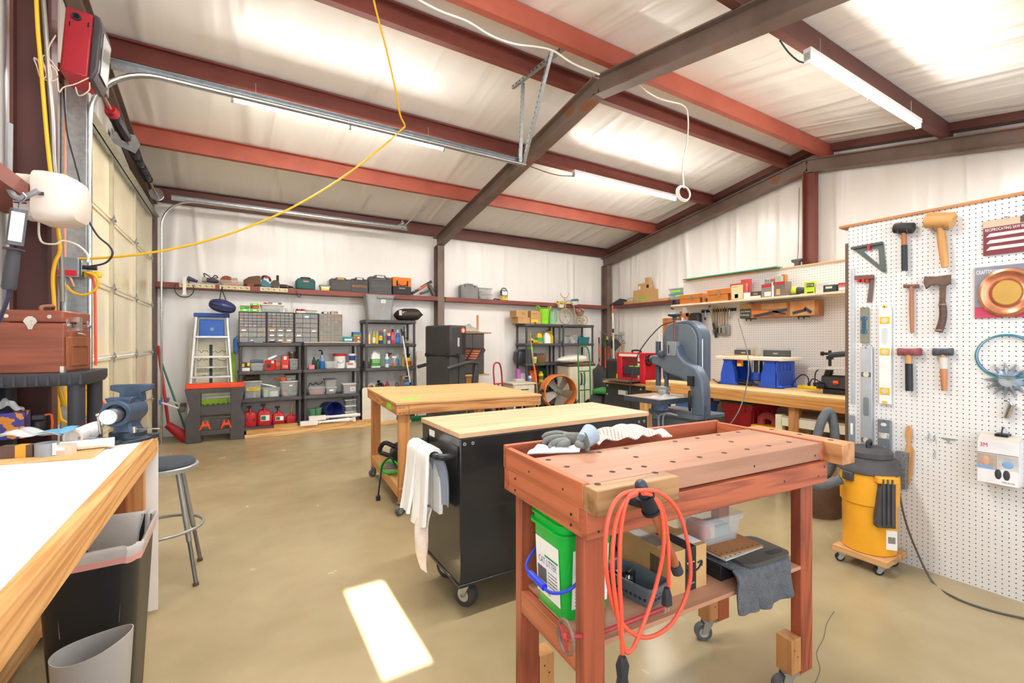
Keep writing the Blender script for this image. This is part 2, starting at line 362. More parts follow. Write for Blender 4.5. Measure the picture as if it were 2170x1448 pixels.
PUR = [(8.0, PURD, 'z', 'dark brown roof beam along the top of the back wall'), (6.54, PURO, 'z', 'orange red roof beam between the back eave and the left hand tube lights'),
       (5.23, PURB, 'c', 'brown roof beam carrying the back tube lights'), (3.9, PURB, 'c', 'dark roof beam just behind the ridge'),
       (3.29, PURO, 's', 'bright orange red roof beam just in front of the ridge'), (1.98, PURD, 's', 'brown roof beam carrying the front tube light'), (.67, PURB, 's', 'red brown roof beam above the workbenches near the camera')]
for y, m, kind, lb in PUR:
    h = .195; z = roof(y) if y > RIDGE else roof(y); tf = .006
    if kind == 'c': pr = [(-.07, 0), (0, 0), (0, h), (-.07, h), (-.07, h-.02), (-.065, h-.02), (-.065, h-tf), (-tf, h-tf), (-tf, tf), (-.065, tf), (-.065, .02), (-.07, .02)]
    elif kind == 'z': pr = [(0, 0), (.07, 0), (.07, tf), (tf, tf), (tf, h), (-.065, h), (-.065, h-tf), (0, h-tf)]
    else: pr = [(0, 0), (.07, 0), (.07, tf), (tf, tf), (tf, h-tf), (.07, h-tf), (.07, h), (0, h)]
    g = G(); g.extr([(y+a, z+b) for a, b in pr], X0+.02, X1-.02)
    o = struct(g, 'trim_%d' % (PUR.index((y, m, kind, lb))+1), m)
g = G()
for ya, yb in ((YB, RIDGE), (RIDGE, YF)):
    for hh, th in ((.1, .012),):
        za, zb = roof(ya)+.1, roof(yb)+.1
        g.loft([[Vector((X1-.14, y, z)), Vector((X1-.002, y, z)), Vector((X1-.002, y, z+.1)), Vector((X1-.14, y, z+.1))] for y, z in ((ya, za), (yb, zb))])
struct(g, 'trim_8', PURD)
GZ0, GZ = 2.112, 2.185
GIRT = steel_beam('#7d3f35', '#894a3e', '#733a30', .3); GIRTR = steel_beam('#663730', '#74433a', '#5f322b', .3)
def girt(g, L, dep=.2, h=GZ-GZ0): g.extr([(0, GZ0-0), (dep, GZ0), (dep, GZ0+.006), (.006, GZ0+.006), (.006, GZ-.006), (dep, GZ-.006), (dep, GZ), (0, GZ)], 0, L)
GY = 7.86
for x0, x1, lb in ((X0+.1, 3.17, 'red steel ledge on the back wall left of the post, lined with tool cases'), (3.32, 7.34, 'red steel ledge on the back wall right of the post')):
    g = G(); girt(g, x1-x0, YB-GY); one(g, 'wall_ledge', GIRT, lb, 'steel ledge', (x0, GY, 0), group='steel ledges')
g = G(); girt(g, 7.6, .2); one(g, 'wall_ledge', GIRTR, 'brown steel ledge on the gable wall, carrying cardboard boxes', 'steel ledge', (7.37, 7.7, 0), FX, 'steel ledges')
g = G(); girt(g, 3.98, .2); one(g, 'wall_ledge', GIRT, 'red steel ledge on the near left wall behind the white plastic unit', 'steel ledge', (-.83, -.6, -.088), pi/2, 'steel ledges')
DOORC = mat('#efe3bf', .22, var=.05, scale=2, coat=.4); STILE = mat('#c9c0ab', .35, .5, var=.06)
d = bpy.data.objects.new('door_1', None); C.objects.link(d); d.location = (-.97, DA, 0); d['kind'] = 'structure'
PH = DH/5; DW = DB-DA
for k in range(5):
    g = G(); g.box(-.03, 0, .0, DW, k*PH+.004, (k+1)*PH-.004); g.box(0, .012, .0, DW, k*PH+.004, k*PH+.03); g.box(0, .012, .0, DW, (k+1)*PH-.03, (k+1)*PH-.004)
    pn = g.build('door_panel', DOORC, d, bev=.003)
    for y in (.05, 1.12, 2.2, DW-.05):
        s = G(); s.box(.0, .028, y-.02, y+.02, k*PH+.006, (k+1)*PH-.006); s.build('stile', STILE, pn)
        if k < 4:
            h = G(); h.extr([(y-.055, (k+1)*PH), (y, (k+1)*PH-.05), (y+.055, (k+1)*PH), (y, (k+1)*PH+.05)], .028, .036); h.cyl((.036, y-.04, (k+1)*PH), (.036, y+.04, (k+1)*PH), .01, n=8); h.build('hinge', GALV, pn)
g = G(); g.box(0, .05, 0, DW, DH-.06, DH-.01); g.box(.04, .1, 0, DW, DH-.06, DH-.052); g.build('top_strut', GALV, d)
struct(G().box(-.985, -.975+.115, 4.09, 4.2, 0, 3.2), 'trim_9', GALV, bev=.002)
struct(G().box(-1.03, -.99, 4.02, 4.2, 0, 3.1), 'trim_10', WHITE)
struct(G().box(-1.04, -.97, DB, DB+.06, 0, 3.1), 'trim_11', GALV)
struct(G().box(-1.05, -.97, DA-.15, DB+.05, DH, DH+.12), 'trim_12', PURD)
def track(y, xe, lb, hang):
    t = thing('door_track', lb, 'door track', (-.85, y, 0), group='garage door tracks')
    zt, r = 3.27, .38
    path = [Vector((0, 0, 0)), Vector((0, 0, zt-r))]+[Vector((r-r*cos(a), 0, zt-r+r*sin(a))) for a in [pi/2*i/10 for i in range(1, 11)]]+[Vector((xe+.9, 0, zt))]
    g = G(); g.ribbon(path, .055, .004, (0, 1, 0), k=1); g.build('rail', GALV, t)
    g = G(); g.tube([p+Vector((0, -.028, 0)) for p in path], .013, k=1); g.build('rolled_lip', CHROME, t)
    g = G(); g.box(.1, xe+.9, .02, .024, zt-.005, zt+.055); g.box(.1, xe+.9, -.02, .024, zt+.052, zt+.056)
    g.build('support_angle', GALV, t)
    for a_, b_ in hang:
        a_, b_ = Vector(a_)-Vector((-.85, y, 0)), Vector(b_)-Vector((-.85, y, 0)); L = (b_-a_).length
        M = tr(*a_) @ (b_-a_).to_track_quat('Z', 'X').to_matrix().to_4x4()
        hg = G(M); hg.box(-.018, .018, -.002, .002, 0, L); hg.box(-.018, -.014, -.03, 0, 0, L); h_ = hg.build('hanger', GALV, t)
        hl = G(M); n = int(L/.05)
        for i in range(n): hl.box(-.008, .008, -.0028, .0028, i*.05+.015, i*.05+.035)
        hl.build('slot_pattern', DKGREY, h_)
    return t
t = track(4.15, 2.62, 'long galvanised track of the garage door ending in a V shaped hanger', [((2.6, 4.15, 3.27), (2.56, 4.03, 4.07)), ((2.64, 4.15, 3.27), (2.54, 3.5, 4.11)), ((2.48, 4.1, 4.04), (2.62, 3.38, 4.12))])
t = track(7.6, 2.45, 'galvanised track of the garage door running along the back wall', [((2.42, 7.6, 3.27), (2.42, 7.6, 3.42))])
g = G(); g.tube([(3.3, 0, 3.33), (3.65, -.35, 3.72)], .012, k=1); g.tube([(3.3, .0, 3.39), (3.1, .1, 3.28)], .012, k=1); g.build('brace', GALV, t)
t = thing('torsion_shaft', 'galvanised shaft with two black springs above the garage door', 'garage door spring', (-.9, 4.1, 3.3))
g = G(); g.cyl((0, 0, 0), (0, 3.55, 0), .014, n=10); g.build('shaft', mat('#b98f84', .5, .4), t)
SPR = mat('#2c2c2f', .45, .3)
for a, b in ((1.0, 1.52), (1.78, 2.85)):
    g = G(); g.tube([(.036*cos(i*.9), a+(b-a)*i/150, .036*sin(i*.9)) for i in range(151)], .009, n=6, k=1); g.cyl((0, a, 0), (0, b, 0), .03, n=14); g.build('spring', SPR, t)
g = G(); g.lathe([(.02, 0), (.05, .01), (.05, .04), (.036, .05), (.036, .11)], 14, tr(0, .98, 0) @ rot('X', R(90))); g.build('winding_cone', RED, t)
g = G(); g.prism([(-.13, -.02), (.05, -.09), (.09, 0), (.05, .09), (-.13, .09)], 0, .006, tr(0, 1.65, 0) @ rot('X', R(90))); g.box(-.13, -.12, -.04, .06, -.16, .1, tr(0, 1.65, 0)); g.build('bearing_plate', GALV, t)
g = G(); g.lathe([(.03, 0), (.075, 0), (.075, .01), (.06, .015), (.06, .05), (.08, .055), (.08, .065), (.03, .065)], 20, tr(0, 3.5, 0) @ rot('X', R(90))); g.build('cable_drum', CHROME, t)
g = G(); g.box(-.1, .04, .48, .62, -.02, .16); one_ = g.build('bracket', GALV, t, bev=.004)
t = thing('door_opener', 'red and black garage door opener mounted high beside the steel column', 'garage door opener', (-.855, 3.74, 2.985))
M = rot('Y', R(4))
g = G(M); g.box(-.055, .075, 0, .24, 0, .4); g.build('housing', mat('#b8303a', .45), t, bev=.012)
g = G(M); g.face_prism([(.076, -.01), (.1, .0), (.12, .06), (.12, .33), (.105, .39), (.076, .405)], -.01, .25); g.build('end_cover', mat('#4a4548', .4), t, bev=.012)
g = G(M); g.box(.121, .126, .03, .2, .05, .32); g.build('light_lens', LGREY, t, bev=.004)
g = G(M); g.pipe((-.0, -.012, .35), (-.0, 0.0, .35), .022, .015); g.m = 1; g.cyl((-.0, -.004, .35), (-.0, -.001, .35), .016); g.build('knockout', [DKGREY, BLACK], t)
g = G(M); g.box(.052, .058, -.003, 0, .31, .34); g.box(-.03, -.026, -.003, 0, .28, .31); g.build('slot_pattern', BLACK, t)
g = G(); ibeam(g, (0, 0, 0), (0, 0, roof(3.45)-.02), (1, 0, 0), .16, .1); t = thing('steel_column', 'dark brown steel column beside the garage door hung with cords', 'steel column', (-.936, 3.45, 0)); g.build('column_post', steel_beam('#4b2a26', '#573029', '#4d3029', .4), t)
def cord(name, px, r, m, lb, Y=None, cat='cord', extra=(), k=6, n=8, X=None, ends=None, group=None):
    pts = [P(u, v, Y=Y, X=X) for u, v in px]+[Vector(e) for e in extra]
    if ends: pts = ends(pts)
    b = pts[0].copy(); g = G(); g.tube([p-b for p in pts], r, n=n, k=k)
    return one(g, name, m, lb, cat, b, 0, group)
YEL = mat('#e6ae1c', .45, var=.04); ORG = mat('#e4572f', .5, var=.04); BLK = mat('#2a2a30', .5)
cord('extension_cable', [(76, -20), (80, 60), (86, 130), (95, 240), (105, 345), (122, 480), (127, 530), (117, 556), (112, 590), (115, 650), (116, 720), (120, 800), (135, 860)], .009, YEL, 'yellow extension cord hanging straight down the front of the brown column', 3.37)
cord('flexible_conduit', [(90, -20), (97, 70), (104, 170), (111, 260), (114, 345), (127, 480), (131, 560), (133, 640)], .011, mat('#84817c', .4, .6), 'grey ribbed conduit running down the brown column', 3.385, 'conduit')
A = P(123, 549, Y=3.98); B = P(853, 273, Y=4.12)
pts = []
for i in range(15):
    f = i/14; p = A.lerp(B, f); p.z -= .62*4*f*(1-f)*.5; pts.append(p)
top = P(790, -6, Y=3.55)
g = G(); g.tube([p-A for p in pts]+[Vector(B)-A+Vector((.02, 0, .04))]+[Vector(B).lerp(top, f)-A+Vector((.03*sin(f*3), 0, -.05*sin(f*3))) for f in (.15, .4, .7, 1)]+[Vector((top.x-.03, 3.5, 4.2))-A], .008, n=8, k=4)
one(g, 'extension_cable', YEL, 'long yellow extension cord slung from the outlet box over the door track to the roof', 'cord', A)
cord('cable', [(134, 170), (136, 200), (143, 280), (158, 340), (171, 390), (181, 450), (205, 497), (232, 522), (238, 540), (222, 558), (183, 566)], .006, BLK, 'thin black cable looping from the red opener to the outlet box', 3.96)
g = G(); pp = [P(u, v, Y=3.97) for u, v in ((137, 170), (138, 300), (138, 450), (138, 578))]; b = pp[0]
t = thing('release_cord', 'pink release cord with a red handle in front of the galvanised jamb', 'pull cord', b)
g.tube([p-b for p in pp], .006); g.tube([pp[-1]-b, P(150, 590, Y=3.97)-b, P(157, 607, Y=3.97)-b], .006); g.build('rope', mat('#e8a08c', .7), t)
g = G(); q = pp[-1]-b; g.extr([(-.012, -.02), (.012, -.02), (.012, .02), (-.012, .02)], -.06, .06, tr(*q)); g.build('handle', RED, t, bev=.006)
g = G(); b = P(128, 130, Y=3.38)
for lp in ([(118, 75), (104, 100), (102, 130), (118, 148), (122, 160)], [(75, 126), (90, 130), (98, 160), (86, 165), (78, 140), (72, 124), (80, 128), (92, 165), (108, 172), (122, 168)], [(95, 125), (106, 140), (108, 170), (96, 150), (90, 122), (100, 120), (125, 150)], [(122, 165), (125, 195), (135, 185), (160, 178), (188, 165)], [(160, 185), (168, 203), (188, 192), (190, 175)]):
    g.tube([P(u, v, Y=3.38)-b for u, v in lp], .003, n=6)
one(g, 'signal_wire', mat('#c9b3a0', .6), 'tangle of thin beige wires hanging from the red opener', 'wires', b)
BOXG = mat('#8f979b', .4, .5)
t = thing('outlet_box', 'grey metal outlet box holding black and yellow plugs beside the garage door', 'outlet box', (-.925, 4.02, 1.775))
g = G(); g.box(-.07, .055, -.06, .07, 0, .125); g.build('box_body', BOXG, t, bev=.004)
g = G(); g.box(.057, .066, -.04, .06, .01, .115); g.build('cover_plate', CHROME, t, bev=.002)
g = G(); g.cyl((.066, .01, .075), (.13, .01, .072), .014); g.build('black_plug', BLK, t)
g = G(); g.box(.066, .15, -.012, .03, .012, .048); g.build('yellow_plug', YELLOW, t, bev=.008)
t = thing('outlet_box', 'small grey metal box behind the wooden tool chest', 'outlet box', (-.93, 4.02, 1.38)); g = G(); g.box(-.06, .055, -.06, .07, 0, .1); g.build('box_body', BOXG, t, bev=.004)
g = G(); g.cyl((-.02, 0, .1), (-.02, 0, .42), .012); g.build('conduit_stub', GALV, t)
cord('extension_cable', [(183, 577), (200, 584), (208, 600), (200, 616), (178, 625), (155, 620), (140, 604)], .008, YEL, 'short loop of yellow cord plugged into the outlet box', 3.98)
cord('extension_cable', [(186, 578), (197, 592), (201, 620), (202, 690), (203, 775)], .008, ORG, 'orange cord dropping from the yellow plug behind the wooden chest', 4.0)
b = P(20, 330, Y=2.85)
t = thing('ladder_hook', 'grey rubber coated steel hook on the left wall', 'hook', b)
g = G(); g.tube([P(u, v, Y=2.85)-b for u, v in ((20, 262), (19, 330), (19, 390), (27, 412), (42, 420), (60, 414), (82, 404))], .012); g.build('hook_arm', mat('#8e8e90', .5), t)
g = G(); g.cyl(P(19, 372, Y=2.85)-b, P(19, 382, Y=2.85)-b, .014); g.build('white_band', WHITE, t)
b = P(43, 425, Y=2.78); e = P(18, 616, Y=2.78); ax = (e-b)
zv = -ax.normalized(); yv_ = Vector((-.25, 1, 0)); yv_ = (yv_-zv*yv_.dot(zv)).normalized(); xv = yv_.cross(zv); M = Matrix((xv, yv_, zv)).transposed().to_4x4(); L = ax.length
t = thing('work_light', 'black handled LED work light hanging from the grey hook', 'work light', b)
g = G(M); g.loft([rrect(.055, .03, .012, -z, cx=0) for z in (L*.1, L*.13, L*.47, L*.5)]); g.build('lamp_head', mat('#5a5a5e', .35), t)
g = G(M); g.box(-.02, .02, -.019, -.016, -L*.46, -L*.14); g.m = 1
for i in range(3):
    for j in range(9): g.cbox((-.013+i*.013, -.02, -L*(.17+j*.033)), (.008, .003, .009))
g.build('led_panel', [mat('#e9ecef', .2), mat('#fff4c8', .3)], t)
g = G(M); g.lathe([(.018, -L*.53), (.034, -L*.54), (.034, -L*.555), (.02, -L*.56)], 16); g.lathe([(.02, -L*.99), (.024, -L*.97), (.024, -L*.75), (.021, -L*.55)], 16); g.build('grip', mat('#3d3d42', .6), t)
g = G(M); g.tube([(0, 0, -L*.1), (0, 0, -L*.03), (.008, 0, 0), (.014, 0, .02), (.004, 0, .035)], .004); g.build('hang_hook', STEEL, t)
g = G(M); g.tube([(0, 0, -L*.98), (0, 0, -L*1.1), (-.01, .02, -L*1.25), (-.03, .04, -L*1.5), (-.05, .03, -L*1.9)], .007); g.build('cord', mat('#2a2a44', .5), t)
t = thing('heater_unit', 'dusty white rounded plastic unit mounted beside the brown column', 'wall unit', P(112, 425, Y=3.1))
UW = mat('#d9cdc1', .4, var=.08, scale=3)
g = G(rot('Z', R(-8))); g.loft([rrect(w, h, .035, z) for w, h, z in ((.19, .16, -.11), (.2, .18, -.105), (.2, .19, -.03), (.2, .19, -.02))], M=rot('Y', R(90))@rot('X', 0)); g.build('base_housing', UW, t)
g = G(rot('Z', R(-8))); g.loft([rrect(w, h, .05, z) for w, h, z in ((.24, .23, -.035), (.245, .235, .0), (.235, .225, .07), (.2, .19, .11), (.13, .12, .128))], M=rot('Y', R(90))); g.build('cover', UW, t)
g = G(rot('Z', R(-8)))
for i in range(6): g.box(-.1, -.055, -.0975, -.0945, -.05+i*.012, -.045+i*.012)
g.build('vent', DKGREY, t)
g = G(); g.box(-.02, .0, -.125, -.122, -.01, .006); g.build('switch', DKGREY, t)
cord('signal_wire', [(82, 470), (83, 500), (92, 515), (118, 517), (135, 510), (165, 520), (186, 540), (186, 556)], .005, CREAM, 'cream wire curling below the white plastic unit', 3.36, 'wire')
t = thing('storage_jug', 'white plastic jug sitting on the near left steel ledge', 'jug', (-.95, 2.72, 2.098))
g = G(); g.loft([rrect(.14, .2, .04, z) if z < .17 else rrect(.08, .1, .03, z) for z in (0, .15, .2)]); g.build('jug_body', WHITE, t, bev=.008)
BLKR = mat('#323236', .55, bump=.04)
t = thing('resin_stand', 'black plastic shelf stand under the wooden tool chest', 'shelf stand', (-.606, 2.9, 0))
def resin_top(g, w, d, h=.06):
    g.loft([rrect(w-.02, d-.02, .03, 0, cx=-w/2, cy=d/2), rrect(w, d, .035, h*.3, cx=-w/2, cy=d/2), rrect(w, d, .035, h, cx=-w/2, cy=d/2)])
for z in (.25, 1.152):
    g = G(tr(0, 0, z)); resin_top(g, .43, .43)
    for i in range(11): g.box(-.4+i*.037, -.4+i*.037+.01, -.004, .01, .006, .05)
    g.build('shelf', BLKR, t)
for x in (-.38, -.05):
    for y in (.05, .38):
        g = G(); g.cyl((x, y, 0), (x, y, 1.155), .032, n=18); g.build('leg', BLKR, t)
CH = wood('#8f4b34', '#743a26', 'X', 4, .4); CH2 = wood('#8d5232', '#754225', 'Z', 5, .4)
t = thing('tool_chest', 'reddish brown wooden machinist chest with nickel latches on the black stand', 'tool chest', (-.7965, 3.1, 1.212), R(-9))
W2, D2, HH = .118, .135, .295
g = G(); g.box(-W2, W2, -D2, D2, 0, .235); g.build('chest_body', CH, t, bev=.004)
g = G(); g.box(-W2, W2, -D2, D2, .238, HH); g.build('chest_lid', CH, t, bev=.008)
g = G(); g.box(W2, W2+.006, -D2+.015, D2-.015, .01, .17); g.build('drop_front', CH2, t, bev=.002)
g = G()
for a in ((-.075, .06, .03, .04), (-.075, .06, .125, .135)): g.box(W2+.006, W2+.012, a[0], a[1]+.015, a[2], a[3])
g.box(W2+.006, W2+.012, -.085, -.075, .03, .135); g.box(W2+.006, W2+.012, .075, .085, .03, .135); g.build('panel_moulding', CH2, t)
NI = mat('#cfc9bd', .3, .9)
def latch(M, w=.03, h=.055):
    g = G(M); g.prism([(-w*.5, h*.35), (-w*.7, h*.1), (-w*.35, -h*.2), (-w*.2, -h*.5), (w*.2, -h*.5), (w*.35, -h*.2), (w*.7, h*.1), (w*.5, h*.35), (w*.2, h*.5), (-w*.2, h*.5)], 0, .004); g.cyl((0, 0, .004), (0, 0, .012), .009, n=12); g.build('latch', NI, t)
latch(tr(-.0, -D2, .235) @ rot('X', R(90)), .036, .06)
for y in (-.1, .1): latch(tr(W2, y, .225) @ rot('Y', R(90)) @ rot('Z', R(90)), .022, .06)
g = G(); g.box(W2, W2+.012, -.015, .015, .2, .27); g.tube([(W2+.006, -.02, .19), (W2+.02, -.005, .185), (W2+.02, .02, .18)], .004); g.build('hasp', NI, t)
g = G(); g.box(W2, W2+.003, -.06, -.03, .215, .235); g.build('name_plate', DKGREY, t)
for x in (-W2, W2):
    for y in (-D2,): g = G(); g.box(x-.012 if x > 0 else x-.002, x+.002 if x > 0 else x+.012, y-.003, y+.02, -.0, .03); g.build('corner_cap', NI, t)
for x in (-W2+.035, W2-.05): g = G(); g.cyl((x, -D2, .265), (x, -D2-.004, .265), .009, n=12); g.build('lid_stud', NI, t)

g = G(); g.tube([(.0, -.05, HH), (.0, -.045, HH+.02), (.02, 0, HH+.028), (.0, .05, HH+.02), (0, .055, HH)], .009); g.build('carry_handle', mat('#8a5a44', .6), t)
for px, m, lb in (([(112, 815), (114, 850), (120, 895), (126, 890), (122, 850), (118, 812), (124, 860), (130, 890), (150, 893), (140, 850), (136, 812)], YEL, 'coil of yellow extension cord hanging behind the stand legs beside the column'),
                  ([(176, 812), (178, 850), (184, 880), (192, 850), (188, 812), (196, 850), (190, 884), (180, 860), (184, 812)], YEL, 'coil of yellow extension cord hanging between the two right stand legs'),
                  ([(174, 820), (190, 832), (215, 850), (230, 870), (228, 893), (205, 905), (180, 895)], ORG, 'orange cord curling behind the stand near the vise')):
    pts = [P(u, v, Y=3.75 if u < 160 else 3.85) for u, v in px]; b = pts[0]; g = G(); g.tube([p-b for p in pts], .009); one(g, 'extension_cable', m, lb, 'cord', b)
t = thing('workbench', 'long white topped workbench running along the left wall', 'workbench', (-.335, 2.86, 0))
g = G(); g.box(-.6, -.038, -3.3, 0, .875, .9)
WT = mat('#efe7e2', .5, var=.09, scale=3, stretch=(1, .3, 1)); g.build('bench_top', WT, t)
FIR = wood('#d9a568', '#b57a40', 'Y', 11, .55); FIRX = wood('#d9a568', '#b57a40', 'X', 11, .55); FIRZ = wood('#c98f56', '#a06a3a', 'Z', 9, .55)
g = G(); g.box(-.038, 0, -3.3, 0, .808, .902); g.build('front_rail', FIR, t, bev=.004)
g = G(); g.box(-.6, -.038, -.038, 0, .808, .875); g.build('end_rail', FIRX, t, bev=.003)
for y in (-.06, -1.7, -3.1):
    for x in (-.11, -.58):
        g = G(); g.box(x, x+.07, y-.05, y, 0, .808) if y > -1 else g.box(x-.12, x-.05, y-.05, y, 0, .808); g.build('leg', FIRZ, t, bev=.003)
g = G(); g.box(-.17, -.1, -.16, -.11, .0, .808); g.build('gusset', wood('#a5633a', '#8a4e2b', 'Z'), t)
g = G(); g.box(-.6, -.32, -3.2, -.12, .2, .22); g.build('lower_shelf', PINEY, t)
for y in (-.04, -1.5, -2.9):
    pass
g = G(); g.box(-.55, .0, .004, .012, .02, .86); g.build('end_panel', WHITE, t)
BZ = .901
def onb(u, v, z=BZ): return P(u, v, Z=z)
p = onb(110, 965); q = [onb(0, 986), onb(196, 972), onb(232, 945), onb(90, 947), onb(0, 955)]
b = q[0]; g = G(); g.prism([((a-b).x, (a-b).y) for a in q], 0, .006); one(g, 'plywood_sheet', wood('#e0b27a', '#c99659', 'X', 6), 'thin tan plywood sheet lying on the white bench top', 'plywood sheet', b)
z2 = BZ+.006
t = thing('tape_roll', 'grey tape roll in its brown and orange cardboard sleeve on the plywood', 'tape roll', P(72, 968, Z=z2), R(-12))
g = G(); g.box(-.1, .0, -.01, .025, 0, .048); g.m = 1; g.box(-.052, -.02, -.0105, .0255, .001, .0485); g.build('card_sleeve', [mat('#5b4238', .6), mat('#f09a2c', .5)], t)
g = G(); g.pipe((.035, .01, 0), (.035, .01, .05), .036, .026, 24); g.build('tape', mat('#8b9196', .3), t)
g = G(); g.box(.07, .12, -.01, .03, 0, .04); g.m = 1; g.box(.064, .075, -.016, -.01, .004, .05); g.box(.075, .1, -.016, -.01, .02, .032); g.build('plastic_clip', [mat('#cfc3b0', .4), WHITE], t)
g = G(); b = P(50, 955, Z=z2)
def bag(u, v): return ((u-.5)*.23, (v-.5)*.12, .055+.012*sin(u*9+v*4)*cos(v*7)+.02*(1-abs(u-.4)*2))
g.sheet(bag, 18, 10, .002); one(g, 'plastic_bag', mat('#e8eef2', .12, var=0, alpha=.5), 'crumpled clear plastic bag on top of the tape roll', 'plastic bag', b+Vector((0, .04, 0)))
g = G(); g.sheet(lambda u, v: ((u-.5)*.13, (v-.5)*.1, .058+.01*sin(u*6)*cos(v*5)+.015*u), 12, 8, .002); one(g, 'plastic_bag', mat('#7cc0e8', .3, alpha=.8), 'blue printed plastic wrapper beside the clear bag', 'plastic bag', P(115, 948, Z=z2)+Vector((0, .03, 0)))
t = thing('tissue_box', 'purple and orange tissue box with a white tissue sticking out', 'tissue box', P(20, 935, Z=BZ)+Vector((-.03, .1, 0)), R(6))
def tissue_mat():
    m, N, L, b = base('tissue_print'); tc = N.new('ShaderNodeTexCoord'); v = N.new('ShaderNodeTexNoise'); v.inputs['Scale'].default_value = 22; L.new(tc.outputs['Object'], v.inputs['Vector'])
    r = N.new('ShaderNodeValToRGB'); r.color_ramp.interpolation = 'CONSTANT'; r.color_ramp.elements[0].color = lin('#4b3f96'); r.color_ramp.elements[1].position = .52; r.color_ramp.elements[1].color = lin('#f0952c')
    L.new(v.outputs['Fac'], r.inputs[0]); L.new(r.outputs[0], b.inputs['Base Color']); return m
g = G(); g.box(-.06, .06, -.06, .06, 0, .125); g.build('carton', tissue_mat(), t, bev=.002)
g = G(); g.sheet(lambda u, v: ((u-.5)*.09, (v-.5)*.05+.01*sin(u*8), .12+.075*(1-abs(u-.4)*1.4)*(1-abs(v-.5))+.008*sin(u*14+v*9)), 16, 10, .002); g.build('tissue', WHITE, t)
t = thing('spray_can', 'small black spray can with an orange safety tab beside the tissue box', 'spray can', P(66, 930, Z=BZ)+Vector((.01, .06, 0)))
g = G(); g.lathe([(.024, 0), (.026, .003), (.026, .07), (.02, .078), (.016, .08)], 20); g.build('can', BLACK, t)
g = G(); g.box(-.022, .022, -.018, .018, .08, .105); g.build('nozzle_cap', DKGREY, t, bev=.004)
g = G(); g.tube([(.02, 0, .1), (.045, 0, .1), (.046, 0, .03), (.03, 0, .02)], .005, k=2); g.build('safety_tab', ORANGE, t)
g = G(); g.text('WD', -.012, -.0266, .03, .02, .012); g.build('lettering', WHITE, t)
t = thing('pipe_elbow', 'white plastic pipe elbow lying on the bench before the vise', 'pipe fitting', P(185, 940, Z=BZ)+Vector((0, .02, 0)))
g = G(); cs = [Vector((-.03, -.03, .036)), Vector((-.015, .01, .042)), Vector((.02, .03, .055)), Vector((.035, .03, .05))]
g.tube(cs, .035, n=20); g.build('elbow', WHITE, t)
g = G(); g.pipe(cs[0]-Vector((.01, .025, .0)), cs[0]+Vector((.004, .01, 0)), .04, .03); g.build('socket', WHITE, t)
t = thing('corrugated_tube', 'short ribbed white plastic tube lying in front of the elbow', 'tube', P(165, 955, Z=z2)+Vector((0, 0, .021)), R(8))
g = G(); g.lathe([(.019+.0015*(i % 2), -.1+i*.005) for i in range(41)], 18, rot('Y', R(90)), False, False); g.pipe((.1, 0, 0), (.115, 0, 0), .02, .017); g.build('tube', mat('#ece7e0', .3), t)
g = G(); b = onb(242, 935); g.cyl((0, 0, .012), (-.12, -.02, .03), .005); g.cyl((0, 0, .012), (.02, .004, .009), .009); one(g, 'steel_rod', STEEL, 'thin steel rod poking from the pipe elbow towards the vise', 'steel rod', b)
VIS = mat('#41536a', .42, .35, var=.16, scale=20); vb = P(278, 938, Z=BZ)
t = thing('bench_vise', 'blue grey bench vise bolted to the far end of the white workbench', 'vise', (-.43, 2.735, BZ), R(-13)); t.scale = (.93, .93, .93)
g = G(); g.lathe([(.1, 0), (.1, .014), (.075, .02), (.075, .045), (.06, .05)], 28)
for a in (20, 140, 260): g.cyl((.095*cos(R(a)), .095*sin(R(a)), 0), (.095*cos(R(a)), .095*sin(R(a)), .022), .028)
g.build('swivel_base', mat('#2e3742', .45, .3, var=.2), t, bev=.003)
g = G(); g.loft([rrect(w, d, .02, z, cy=cy) for w, d, z, cy in ((.1, .12, .045, 0), (.075, .1, .08, 0), (.08, .14, .12, .01), (.085, .15, .17, .02))]); g.build('vise_body', VIS, t)
g = G(); g.pipe((0, -.13, .15), (0, .06, .15), .062, .042, 28); g.cyl((0, .02, .15), (0, .06, .15), .05); g.build('barrel', VIS, t, bev=.003)
g = G(); g.cyl((0, -.19, .145), (0, .05, .145), .036, n=28); g.m = 1; g.cyl((0, -.192, .145), (0, -.189, .145), .033, n=28); g.build('slide', [ZINC, WHITE], t)
g = G(); g.face_prism([(-.05, .19), (.05, .19), (.045, .235), (.085, .25), (.085, .275), (-.085, .275), (-.085, .25), (-.045, .235)], .02, .075); g.build('rear_jaw', VIS, t, bev=.004)
g = G(); g.face_prism([(-.04, .15), (.04, .15), (.045, .2), (.055, .222), (-.055, .222), (-.045, .2)], -.1, -.04); g.build('front_jaw', VIS, t, bev=.004)
g = G(); g.cyl((.045, -.05, .045), (.045, -.05, .075), .012); g.cyl((.045, -.05, .062), (.16, -.07, .062), .004); g.build('lock_handle', CHROME, t)
g = G(); g.cyl((-.06, -.14, .15), (-.055, -.13, .06), .006); g.ball((-.06, -.14, .15), .01); g.build('tommy_bar', CHROME, t)
t = thing('trash_can', 'tall black trash can with a translucent liner under the left bench', 'trash can', (-.42, 2.2, 0))
g = G(); sec = lambda w, d, z: rrect(w, d, .05, z, 6)
g.loft([sec(.2, .31, 0), sec(.205, .315, .01), sec(.265, .385, .64), sec(.275, .395, .65), sec(.262, .382, .65), sec(.2, .31, .03)], True, True); g.build('can', mat('#242427', .38), t)
LIN = mat('#d9d2cc', .25, var=.08, alpha=.72)
g = G(); n = 40
def lin_ring(z, w, d, wob):
    r = rrect(w, d, .05, z, 10)
    return [p+Vector((sin(i*2.1)*wob, cos(i*1.7)*wob, sin(i*1.3)*wob)) for i, p in enumerate(r)]
